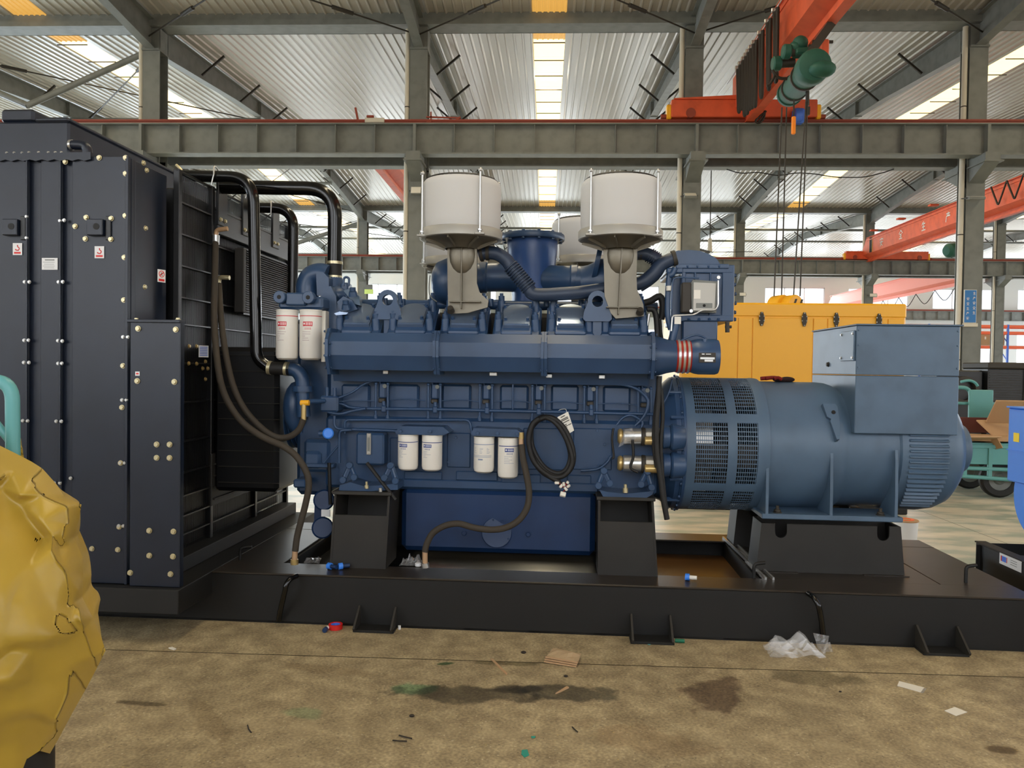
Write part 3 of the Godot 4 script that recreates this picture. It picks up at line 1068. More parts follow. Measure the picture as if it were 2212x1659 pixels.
	g.tube(spline([Vector3(4.44, 6.933, -16.05), Vector3(4.302, 6.82, -16.05), Vector3(4.229, 6.726, -16.05), Vector3(4.304, 6.688, -16.05), Vector3(4.396, 6.792, -16.05), Vector3(4.412, 6.933, -16.05), Vector3(4.376, 6.839, -16.05), Vector3(4.285, 6.707, -16.05)], 5), 0.02, 6)
	part(t, "slack_cable", g, M.cable_brown)
	# hook block
	var hb := thing("hook_block", "yellow and black striped hook block above the yellow enclosure", "hook", Vector3(3.781, 2.565, -12), "", true)
	for i in 2:
		var c: Vector3 = [Vector3(3.592, 2.617, -12.05), Vector3(3.736, 2.61, -11.95)][i]
		g = G.new()
		g.cyl(c + Vector3(-0.05, 0, -0.1), c + Vector3(0.05, 0, 0.1), 0.165, 24, -1.0, 0.02)
		part(hb, "sheave_cover", g, M.yellow)
		if i == 1:
			var n := Vector3(0.1, 0, 0.2).normalized()
			var u := Vector3(0.2, 0, -0.1).normalized()
			for s in [-0.07, 0.05]:
				var sg := G.new()
				var xf := Transform3D(Basis(u, Vector3.UP, n), c + Vector3(0.05, 0, 0.1))
				sg.prism([Vector2(s - 0.03, -0.08), Vector2(s + 0.01, -0.08), Vector2(s + 0.09, 0.1), Vector2(s + 0.05, 0.1)], 0.0, 0.003, xf)
				part(hb, "warning_stripe", sg, M.dark_iron)
	g = G.new()
	g.tube(spline([hk + Vector3(0, -0.3, 0), hk + Vector3(0.08, -0.4, 0), hk + Vector3(0.05, -0.52, 0), hk + Vector3(-0.07, -0.52, 0), hk + Vector3(-0.1, -0.42, 0)], 5), 0.035, 8)
	part(hb, "hook", g, M.dark_iron)
	# crane in the second bay, with lettering
	t = thing("overhead_crane", "orange overhead crane with white characters in the second bay, at right", "crane", Vector3(14.6, 6.79, -36.1), "", true)
	crane_girder(t, 14.75, 6.70, -36.2, -17.4, M.crane_orange, 0.8)
	end_carriage(t, 13.7, 17.4, 6.80, -36.1)
	end_carriage(t, 13.7, 17.4, 6.87, -17.4)
	var zs := [-34.0, -32.2, -30.3, -28.5]
	var ks := ["an", "quan", "sheng", "chan"]
	for i in 4:
		strokes(t, HAN[ks[i]], Vector3(14.44, 7.28, zs[i]), Vector3(0, 0, 1), Vector3.UP, 0.36, M.white)
	for q in [[-35.25, M.dark_iron, 0.3], [-35.15, M.yellow, 0.08], [-35.0, M.yellow, 0.08]]:
		g = G.new()
		g.bb(14.435, 14.44, 7.0, 7.66, q[0], q[0] + q[2])
		part(t, "end_stripe", g, q[1])
	for i in 6:
		var z0 := -25.6 + i * 0.85
		g = G.new()
		g.tube(spline([Vector3(14.3, 7.66, z0), Vector3(14.3, 7.2, z0 + 0.28), Vector3(14.3, 7.02, z0 + 0.42), Vector3(14.3, 7.2, z0 + 0.56), Vector3(14.3, 7.66, z0 + 0.85)], 4), 0.03, 6)
		part(t, "festoon_loop", g, M.cable_brown)
	for i in 5:
		g = G.new()
		g.box(Vector3(14.3, 7.86, -34.5 + i * 2.6), Vector3(0.3, 0.06, 0.2))
		part(t, "festoon_bracket", g, M.crane_orange)
	ho = thing("wire_rope_hoist", "small dark green hoist under the far orange crane", "hoist", Vector3(13.864, 5.85, -27), "", true)
	g = G.new()
	g.lathe([Vector2(0, 0), Vector2(0.16, 0.02), Vector2(0.24, 0.12), Vector2(0.24, 0.5), Vector2(0.2, 0.9), Vector2(0, 0.92)], Transform3D(G.frame(Vector3(1, 0.12, -0.3)), Vector3(13.617, 5.817, -27)), 20)
	part(ho, "rope_drum", g, M.hoist_green)
	g = G.new()
	g.bar(Vector3(13.923, 5.93, -27), Vector3(14.7, 6.69, -27.0), 0.12, 0.12)
	part(ho, "suspension_frame", g, M.dark_iron)
	# pale red crane in the third bay
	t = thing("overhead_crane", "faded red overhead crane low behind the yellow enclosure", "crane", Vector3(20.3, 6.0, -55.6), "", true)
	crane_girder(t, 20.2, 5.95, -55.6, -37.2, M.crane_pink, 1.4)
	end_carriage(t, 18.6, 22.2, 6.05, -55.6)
	g = G.new()
	for i in 7:
		g.tube(spline([Vector3(19.7, 5.85, -50.0 + i * 2.0), Vector3(19.7, 5.4, -49.4 + i * 2.0), Vector3(19.7, 5.25, -49.0 + i * 2.0), Vector3(19.7, 5.4, -48.6 + i * 2.0), Vector3(19.7, 5.85, -48.0 + i * 2.0)], 4), 0.02, 5)
	part(t, "festoon_cable", g, M.cable_brown)
	t = thing("overhead_crane", "red overhead crane girder seen beside the left air filter, second bay", "crane", Vector3(-4.0, 6.3, -27.0), "", true)
	crane_girder(t, -4.05, 6.30, -36.2, -17.75, M.crane_orange, 0.8)
	end_carriage(t, -5.7, -2.5, 6.80, -36.1)

# ---------- the skid ----------
const SK := 0.31

func pedestal(t: Node3D, x0t: float, x1t: float, x0b: float, x1b: float, ytop: float, ywin: float, z0: float, z1: float) -> void:
	# open-topped box: front plate below a window, two raked side plates, back plate, top plate
	var h := ytop - SK
	var wa := lerpf(x0b, x0t, (ywin - SK) / h)
	var wb := lerpf(x1b, x1t, (ywin - SK) / h)
	var g := G.new()
	g.prism([Vector2(x0b, SK), Vector2(x1b, SK), Vector2(wb, ywin), Vector2(wa, ywin)], z0 - 0.012, z0)
	part(t, "pedestal_front", g, M.pedestal_black)
	for s in 2:
		var xb := x0b if s == 0 else x1b
		var xt := x0t if s == 0 else x1t
		var w := 0.014 if s == 0 else -0.014
		g = G.new()
		g.prism([Vector2(xb, SK), Vector2(xt, ytop), Vector2(xt + w, ytop), Vector2(xb + w, SK)], z0 + 0.002, z1)
		part(t, "pedestal_side", g, M.pedestal_black)
	g = G.new()
	g.prism([Vector2(x0b, SK), Vector2(x1b, SK), Vector2(x1t, ytop), Vector2(x0t, ytop)], z1, z1 + 0.012)
	part(t, "pedestal_back", g, M.pedestal_black)
	g = G.new()
	g.bb(x0t - 0.01, x1t + 0.01, ytop, ytop + 0.022, z1 - 0.02, z0 + 0.015, 0.003)
	part(t, "pedestal_top", g, M.pedestal_black)

func skid() -> void:
	var t := thing("skid_base", "long black steel skid carrying the engine, alternator and radiator", "skid", Vector3(0, 0, -5.4))
	var xl := -4.1
	var xr := 2.74
	var zf := -4.62
	var zr := -6.15
	for s in [[zf, -1], [zr, 1]]:
		var z: float = s[0]
		var d: float = s[1]
		var g := G.new()
		g.bb(xl, xr, 0.0, SK - 0.012, z, z + d * 0.02, 0.003)
		part(t, "side_rail", g, M.skid_black)
		g = G.new()
		g.bb(xl + 1.91, xr, SK - 0.012, SK, z - d * 0.004, z + d * 0.25, 0.003)
		part(t, "rail_flange", g, M.deck_steel)
		g = G.new()
		g.bb(xl, xr, 0.0, 0.014, z, z + d * 0.12)
		part(t, "bottom_flange", g, M.skid_black)
	var g := G.new()
	g.bb(xr - 0.02, xr, 0, SK - 0.012, zr + 0.02, zf - 0.02)
	part(t, "end_rail", g, M.skid_black)
	for q in [[-2.19, -1.83, "deck_plate"], [1.235, 2.3, "deck_plate"], [2.306, 2.74, "deck_plate"]]:
		g = G.new()
		g.bb(q[0], q[1], SK - 0.013, SK - 0.001, zr + 0.25, zf - 0.25, 0.002)
		part(t, q[2], g, M.deck_steel)
	g = G.new()
	g.bb(0.56, 1.235, 0.17, 0.18, -5.99, -4.86)
	part(t, "drip_tray", g, mat("tray_brown", Color(0.44, 0.30, 0.16), 0.3), Vector3.ZERO, "rust brown oily drip tray")
	g = G.new()
	g.bb(-1.83, 0.555, 0.17, 0.18, -5.99, -4.86)
	part(t, "drip_tray", g, mat("tray_grey", Color(0.28, 0.28, 0.28), 0.25, 0.5), Vector3.ZERO, "dull grey metal tray under the sump")
	for q in [[-1.83, 0.0], [1.21, 0.0]]:
		g = G.new()
		g.bb(q[0], q[0] + 0.02, 0.18, SK - 0.014, -5.99, -4.87)
		part(t, "tray_wall", g, M.skid_black)
	for q in [1.215, 1.262]:
		g = G.new()
		g.bar(Vector3(q, SK + 0.008, -6.0), Vector3(q + 0.03, SK + 0.008, -4.84), 0.012, 0.018)
		part(t, "angle_bar", g, M.steel_bright)
	# raised platform under the radiator, standing out over both rails
	g = G.new()
	g.bb(-4.1, -2.19, 0.17, SK, -6.58, -4.20, 0.004)
	part(t, "radiator_platform", g, M.skid_black)
	# pedestals
	pedestal(t, -1.474, -1.112, -1.5, -1.136, 0.78, 0.649, -4.80, -5.10)
	pedestal(t, 0.204, 0.548, 0.208, 0.582, 0.783, 0.649, -4.83, -5.12)
	pedestal(t, -1.47, -1.10, -1.5, -1.13, 0.79, 0.67, -5.75, -6.05)
	pedestal(t, 0.2, 0.545, 0.2, 0.58, 0.79, 0.66, -5.75, -6.05)
	# alternator pedestals with U slots
	for z in [-5.045, -5.735]:
		g = G.new()
		var x0 := 1.235
		var x1 := 2.164
		var a := 1.264
		var b := 2.134
		var yt := 0.623
		var poly := [Vector2(x0, SK), Vector2(x1, SK), Vector2(b, yt)]
		for c in [2.026, 1.387]:
			poly += [Vector2(c + 0.038, yt), Vector2(c + 0.038, yt - 0.055)]
			poly += bow(0.038, 8, 0, -PI, Vector2(c, yt - 0.055))
			poly += [Vector2(c - 0.038, yt)]
		poly += [Vector2(a, yt)]
		g.prism(poly, z - 0.014, z)
		part(t, "alternator_pedestal_front", g, M.pedestal_black)
		for s in 2:
			g = G.new()
			var xb := x0 if s == 0 else x1
			var xt := a if s == 0 else b
			var w := 0.014 if s == 0 else -0.014
			g.prism([Vector2(xb, SK), Vector2(xt, yt), Vector2(xt + w, yt), Vector2(xb + w, SK)], z - 0.014, z - 0.22)
			part(t, "alternator_pedestal_side", g, M.pedestal_black)
		g = G.new()
		g.prism([Vector2(x0, SK), Vector2(x1, SK), Vector2(b, yt), Vector2(a, yt)], z - 0.232, z - 0.22)
		part(t, "alternator_pedestal_back", g, M.pedestal_black)
		for xx in [x0 + 0.12, x1 - 0.12]:
			g = G.new()
			g.bb(xx - 0.14, xx + 0.14, SK - 0.002, SK + 0.004, z - 0.24, z + 0.025)
			part(t, "pad", g, M.deck_steel)
	# hold-down feet welded to the front rail
	for q in [[Vector3(-1.263, 0, -4.506), Vector3(-1.014, 0, -4.526), 0.131, 0.02], [Vector3(0.391, 0, -4.495), Vector3(0.645, 0, -4.515), 0.141, 0.0], [Vector3(2.042, 0, -4.493), Vector3(2.294, 0, -4.507), 0.137, -0.02]]:
		var a: Vector3 = q[0]
		var b: Vector3 = q[1]
		g = G.new()
		var zz: float = maxf(a.z, b.z)
		g.bb(a.x, b.x, 0.001, 0.016, zf, zz, 0.002)
		var ft := part(t, "hold_down_foot", g, M.skid_black)
		for x in [a.x + 0.006, b.x - 0.018]:
			var gg := G.new()
			gg.prism([Vector2(-zf, 0.016), Vector2(-zf, q[2]), Vector2(-zf - 0.012, q[2]), Vector2(-zz - 0.03, 0.03), Vector2(-zz - 0.02, 0.016)], x, x + 0.012, Transform3D(Basis(Vector3(0, 0, -1), Vector3(0, 1, 0), Vector3(1, 0, 0)), Vector3.ZERO))
			part(ft, "gusset", gg, M.pedestal_black)
		gg_hole(ft, Vector3((a.x + b.x) / 2, 0.0165, lerpf(zf, zz, 0.55)))
	# bent lifting bars
	for p in [[Vector3(-1.644, 0.303, -4.6), Vector3(-1.656, 0.305, -4.53), Vector3(-1.67, 0.279, -4.5), Vector3(-1.679, 0.239, -4.5), Vector3(-1.72, 0.127, -4.55), Vector3(-1.755, 0.024, -4.6)], [Vector3(1.429, 0.302, -4.6), Vector3(1.437, 0.301, -4.53), Vector3(1.451, 0.273, -4.5), Vector3(1.462, 0.241, -4.5), Vector3(1.493, 0.148, -4.55), Vector3(1.52, 0.043, -4.6)]]:
		g = G.new()
		g.tube(spline(p, 5), 0.016, 10)
		part(t, "lifting_bar", g, M.pipe_black)
	# bent bars standing on the deck
	for p in [[Vector3(2.484, 0.31, -4.935), 0.1, Vector3(2.411, 0.466, -4.7)], [Vector3(1.179, 0.31, -4.87), 0.09, Vector3(1.223, 0.429, -4.75)], [Vector3(-2.138, 0.31, -4.913), 0.08, Vector3(-2.101, 0.404, -4.95)]]:
		g = G.new()
		var a: Vector3 = p[0]
		g.tube(elbow([a - Vector3(0, 0.01, 0), a + Vector3(0.0, p[1], 0), a + Vector3(0.07, p[1] + 0.005, -0.02)], 0.025, 4), 0.011, 8)
		part(t, "deck_hook", g, M.skid_black)

func gg_hole(par: Node3D, at: Vector3) -> void:
	var g := G.new()
	g.cyl(Vector3(0, -0.002, 0), Vector3(0, 0.0008, 0), 0.016, 14)
	part(par, "bolt_hole", g, M.black, at)

# ---------- alternator ----------
const AX := Vector3(0, 1.10, -5.4)

func alternator() -> void:
	var t := thing("alternator", "blue-grey alternator with a perforated guard and a tall terminal box", "alternator", Vector3(1.7, 0.69, -5.4))
	var xf := Transform3D(G.frame(Vector3(1, 0, 0)), AX)   # local y runs along world x
	var xa := 1.232
	var xs := 1.786
	var xe := 2.11
	var g := G.new()
	g.lathe([Vector2(0.40, xa - 0.02), Vector2(0.452, xa - 0.02), Vector2(0.456, xa + 0.02), Vector2(0.452, xa + 0.055), Vector2(0.434, xa + 0.06), Vector2(0.432, xs - 0.1), Vector2(0.428, xs - 0.05), Vector2(0.415, xs - 0.01), Vector2(0.40, xs + 0.01), Vector2(0.40, xe), Vector2(0.0, xe)], xf, 64)
	part(t, "stator_frame", g, M.alt_blue)
	# end bell
	var xz := 2.552
	g = G.new()
	g.lathe([Vector2(0.39, xe - 0.02), Vector2(0.415, xe), Vector2(0.42, xe + 0.22), Vector2(0.408, xe + 0.31), Vector2(0.375, xe + 0.38), Vector2(0.31, xe + 0.435), Vector2(0.22, xe + 0.465), Vector2(0, xe + 0.47)], xf, 56)
	part(t, "end_bell", g, M.alt_blue)
	g = G.new()
	g.lathe([Vector2(0.175, xe + 0.44), Vector2(0.175, xe + 0.525), Vector2(0.16, xe + 0.55), Vector2(0.10, xe + 0.565), Vector2(0, xe + 0.565)], xf, 36)
	part(t, "end_cap", g, M.alt_blue)
	# louvres wrapped round the near side of the end bell
	for i in 17:
		var a := deg_to_rad(16.0 - i * 4.6)
		var c := AX + Vector3(xe + 0.16, 0.418 * sin(a), 0.418 * cos(a))
		g = G.new()
		var bs := Basis(Vector3(1, 0, 0), -a + 0.55)
		g.box(Vector3.ZERO, Vector3(0.24 - 0.006 * maxi(0, i - 8), 0.010, 0.03), 0.003, bs)
		part(t, "louvre", g, M.alt_blue, c)
	g = G.new()
	for k in 6:
		var a := deg_to_rad(21.0 + k * 2.2)
		g.box(AX + Vector3(xe + 0.16, 0.424 * sin(a), 0.424 * cos(a)), Vector3(0.26, 0.018, 0.008), 0.0, Basis(Vector3(1, 0, 0), -a))
	part(t, "louvre_header", g, M.alt_blue)
	for x in [xe + 0.035, xe + 0.285]:
		g = G.new()
		g.box(AX + Vector3(x, 0.43 * sin(0.5), 0.43 * cos(0.5)), Vector3(0.03, 0.10, 0.02), 0.004, Basis(Vector3(1, 0, 0), -0.5))
		part(t, "clip", g, M.alt_blue)
	# terminal box
	var x0 := 1.805
	var x1 := 2.43
	var ys := 1.586
	var y0 := 1.22
	var y1 := 1.898
	g = G.new()
	g.bb(x0, x1, y0, ys - 0.002, -4.97, -5.83, 0.004)
	part(t, "box_lower", g, M.alt_blue)
	g = G.new()
	g.bb(x0, x1, ys + 0.002, y1, -4.97, -5.83, 0.004)
	part(t, "box_upper", g, M.alt_blue)
	g = G.new()
	g.bb(x0 - 0.008, x1 + 0.016, y1, y1 + 0.01, -4.955, -5.84, 0.003)
	part(t, "box_lid", g, M.alt_blue)
	g = G.new()
	g.bb(x0 - 0.012, x0, ys + 0.09, y1 - 0.03, -4.985, -5.22, 0.003)
	part(t, "side_panel", g, M.alt_blue)
	for y in [ys + 0.05, ys + 0.19, y1 - 0.03]:
		bolt(t, Vector3(x0 + 0.015, y, -4.97), Vector3(0, 0, 1), 0.006, M.alt_blue, "screw")
		bolt(t, Vector3(x1 - 0.012, y, -4.97), Vector3(0, 0, 1), 0.006, M.alt_blue, "screw")
	for q in [[ys + 0.11, -5.0], [ys + 0.11, -5.2], [y1 - 0.05, -5.0], [y1 - 0.05, -5.2]]:
		bolt(t, Vector3(x0 - 0.012, q[0], q[1]), Vector3(-1, 0, 0), 0.008, M.steel_bright, "screw")
	bolt(t, Vector3(x0, ys + 0.07, -5.48), Vector3(-1, 0, 0), 0.014, M.dark_iron, "lock")
	# feet
	for s in [1, -1]:
		var zf: float = -5.4 + s * 0.45
		g = G.new()
		g.bb(1.242, 2.107, 0.668, 0.70, zf, zf - s * 0.3, 0.005)
		part(t, "foot_plate", g, M.alt_blue)
		for px in [1.273, 1.669, 2.065]:
			g = G.new()
			var poly := [Vector2(0.445, 0.70), Vector2(0.445, 0.86), Vector2(0.436, 1.06), Vector2(0.428, 1.12)]
			for k in 8:
				var a := deg_to_rad(2.0 - k * 8.0)
				poly.append(Vector2(0.42 * cos(a), 1.10 + 0.42 * sin(a)))
			poly.append(Vector2(0.2, 0.70))
			g.prism(poly, -0.009, 0.009, Transform3D(Basis(Vector3(0, 0, s), Vector3(0, 1, 0), Vector3(-s, 0, 0)), Vector3(px, 0, -5.4)))
			part(t, "foot_rib", g, M.alt_blue)
		for px in [1.352, 1.991]:
			bolt(t, Vector3(px, 0.70, zf - s * 0.06), Vector3.UP, 0.022, M.dark_iron, "anchor_bolt")
			g = G.new()
			g.cyl(Vector3(px, 0.70, zf - s * 0.06), Vector3(px, 0.745, zf - s * 0.06), 0.011, 10)
			part(t, "stud", g, M.dark_iron)
	# lifting lug, shaped like a seven
	g = G.new()
	var lx := 1.674
	var n := Vector3(0, 0.45, 0.9).normalized()
	var u := Vector3(0, 0.9, -0.45).normalized()
	var lug := Transform3D(Basis(Vector3(1, 0, 0), u, n), AX + Vector3(lx, 0.43 * 0.42, 0.43 * 0.9))
	g.prism([Vector2(-0.045, 0.12), Vector2(0.035, 0.12), Vector2(0.045, 0.10), Vector2(0.045, -0.01), Vector2(0.03, -0.12), Vector2(0.012, -0.125), Vector2(-0.012, 0.0), Vector2(-0.005, 0.015), Vector2(-0.028, 0.03)], -0.02, 0.03, lug)
	part(t, "lifting_lug", g, M.alt_blue)
	g = G.new()
	g.cyl(lug * Vector3(0.015, 0.06, 0.028), lug * Vector3(0.015, 0.06, 0.034), 0.013, 12)
	part(t, "lug_eye", g, M.black)
	# perforated guard between flywheel housing and stator
	var xg0 := 0.763
	var R := 0.447
	var bands := [[xg0 + 0.06, 1.024], [1.082, 1.221]]
	g = G.new()
	for e in [[xg0, bands[0][0]], [bands[0][1], bands[1][0]], [bands[1][1], bands[1][1] + 0.02]]:
		g.lathe([Vector2(R, e[0]), Vector2(R + 0.006, e[0]), Vector2(R + 0.006, e[1]), Vector2(R, e[1]), Vector2(R, e[0])], xf, 56)
	part(t, "guard_frame", g, M.alt_blue)
	for bd in bands:
		for k in 6:
			g = G.new()
			var am := deg_to_rad(26.0 + 60.0 * k)
			var n2 := 5
			for i in n2:
				var a := am + deg_to_rad(1.4 * (i - 2))
				g.box(AX + Vector3((bd[0] + bd[1]) / 2, (R + 0.003) * sin(a), (R + 0.003) * cos(a)), Vector3(bd[1] - bd[0], 0.012, 0.006), 0, Basis(Vector3(1, 0, 0), -a))
			part(t, "guard_strip", g, M.alt_blue)
	for bd in bands:
		g = G.new()
		var nx := int(round((bd[1] - bd[0]) / 0.0135))
		for i in nx + 1:
			var x: float = bd[0] + (bd[1] - bd[0]) * i / nx
			g.lathe([Vector2(R, x - 0.0017), Vector2(R + 0.003, x - 0.0017), Vector2(R + 0.003, x + 0.0017), Vector2(R, x + 0.0017)], xf, 60)
		for k in 96:
			var a := TAU * k / 96
			g.box(AX + Vector3((bd[0] + bd[1]) / 2, (R + 0.001) * sin(a), (R + 0.001) * cos(a)), Vector3(bd[1] - bd[0], 0.0065, 0.003), 0, Basis(Vector3(1, 0, 0), -a))
		var ms := part(t, "guard_mesh", g, M.alt_blue)
		ms.set_meta("kind", "stuff")
	# what shows through the guard: bell with open windows, coupling and fan
	for k in 6:
		g = G.new()
		var a := deg_to_rad(55.0 + 60.0 * k)
		for i in 8:
			var b := a + deg_to_rad(2.8 * (i - 4))
			g.box(AX + Vector3((xg0 + xa) / 2, 0.40 * sin(b), 0.40 * cos(b)), Vector3(xa - xg0, 0.021, 0.02), 0, Basis(Vector3(1, 0, 0), -b))
		part(t, "bell_spoke", g, M.dark_iron)
	g = G.new()
	g.lathe([Vector2(0.0, xg0 + 0.02), Vector2(0.30, xg0 + 0.02), Vector2(0.33, xg0 + 0.04), Vector2(0.33, xg0 + 0.19), Vector2(0.28, xg0 + 0.2), Vector2(0.0, xg0 + 0.2)], xf, 40)
	part(t, "coupling", g, M.steel_bright)
	g = G.new()
	for k in 24:
		var a := TAU * k / 24
		g.box(AX + Vector3(xg0 + 0.30, 0.29 * sin(a), 0.29 * cos(a)), Vector3(0.1, 0.008, 0.16), 0, Basis(Vector3(1, 0, 0), -a + 0.4))
	part(t, "fan", g, M.dark_iron)

# ---------- short forms ----------
func bx(t: Node3D, nm: String, m: Material, x0: float, x1: float, y0: float, y1: float, z0: float, z1: float, bev := 0.0) -> MeshInstance3D:
	return part(t, nm, G.new().bb(x0, x1, y0, y1, z0, z1, bev), m)

func cy(t: Node3D, nm: String, m: Material, a: Vector3, b: Vector3, r: float, seg := 16, r2 := -1.0, bev := 0.0) -> MeshInstance3D:
	return part(t, nm, G.new().cyl(a, b, r, seg, r2, bev), m)

func tb(t: Node3D, nm: String, m: Material, p: Array, r: float, smooth := 5, seg := 8) -> MeshInstance3D:
	return part(t, nm, G.new().tube(spline(p, smooth) if smooth > 0 else p, r, seg), m)

func pr(t: Node3D, nm: String, m: Material, poly: Array, z0: float, z1: float) -> MeshInstance3D:
	return part(t, nm, G.new().prism(poly, z0, z1), m)

func sticker(nm: String, label: String, c: Vector3, w: float, h: float, kind: String, turn := 0.0) -> void:
	# a printed plate: white card, with its print laid on as thin shapes
	var t := thing(nm, label, "label", c)
	t.basis = gen.basis * Basis(Vector3.UP, turn)
	base_of[t] = Vector3.ZERO
	part(t, "card", G.new().box(Vector3.ZERO, Vector3(w, h, 0.002)), M.white)
	var g := G.new()
	if kind == "hook":
		g.tube(spline([Vector3(0.002, h * 0.34, 0.002), Vector3(0.002, h * 0.2, 0.002), Vector3(w * 0.2, h * 0.08, 0.002), Vector3(w * 0.12, -h * 0.1, 0.002), Vector3(-w * 0.14, -h * 0.08, 0.002), Vector3(-w * 0.18, 0.0, 0.002)], 4), w * 0.05, 5)
		g.box(Vector3(0, -h * 0.32, 0.0012), Vector3(w * 0.72, h * 0.15, 0.001))
		part(t, "print", g, M.red)
	elif kind == "ban":
		g.ring(Vector3(0, h * 0.15, 0.001), Vector3(0, h * 0.15, 0.002), w * 0.36, w * 0.29, 20)
		g.box(Vector3(0, h * 0.15, 0.0016), Vector3(w * 0.62, w * 0.08, 0.001), 0, Basis(Vector3(0, 0, 1), 0.8))
		g.box(Vector3(0, -h * 0.33, 0.0012), Vector3(w * 0.72, h * 0.18, 0.001))
		part(t, "print", g, M.red)
		g = G.new()
		for k in 4:
			g.box(Vector3(cos(k * PI / 2 + 0.4) * w * 0.12, h * 0.15 + sin(k * PI / 2 + 0.4) * w * 0.12, 0.0012), Vector3(w * 0.2, w * 0.07, 0.001), 0, Basis(Vector3(0, 0, 1), k * PI / 2 + 0.4))
		part(t, "fan_symbol", g, M.dark_iron)
	elif kind == "text":
		g.box(Vector3(0, h * 0.33, 0.0012), Vector3(w * 0.6, h * 0.09, 0.001))
		for k in 4:
			g.box(Vector3(-w * 0.06 + 0.02 * w * (k % 2), h * (0.14 - 0.16 * k), 0.0012), Vector3(w * (0.74 - 0.1 * (k % 2)), h * 0.03, 0.001))
		part(t, "print", g, M.steel_grey)
	elif kind == "lines":
		for k in 6:
			g.box(Vector3(0, h * (0.36 - 0.14 * k), 0.0012), Vector3(w * 0.8, h * 0.06, 0.001))
		part(t, "print", g, M.rack_blue)
	elif kind == "plain":
		g.box(Vector3(-w * 0.28, h * 0.05, 0.0012), Vector3(w * 0.2, h * 0.5, 0.001))
		part(t, "print", g, M.rack_blue)
		part(t, "print_red", G.new().box(Vector3(-w * 0.41, h * 0.05, 0.0012), Vector3(w * 0.05, h * 0.5, 0.001)).box(Vector3(-w * 0.15, h * 0.05, 0.0012), Vector3(w * 0.03, h * 0.5, 0.001)), M.red)
		g = G.new()
		for k in 3:
			g.box(Vector3(w * 0.16, h * (0.25 - 0.2 * k), 0.0012), Vector3(w * 0.3, h * 0.05, 0.001))
		part(t, "print_lines", g, M.steel_grey)
	elif kind == "red":
		g.box(Vector3(0, 0, 0.0012), Vector3(w * 0.6, h * 0.35, 0.001))
		part(t, "print", g, M.red)

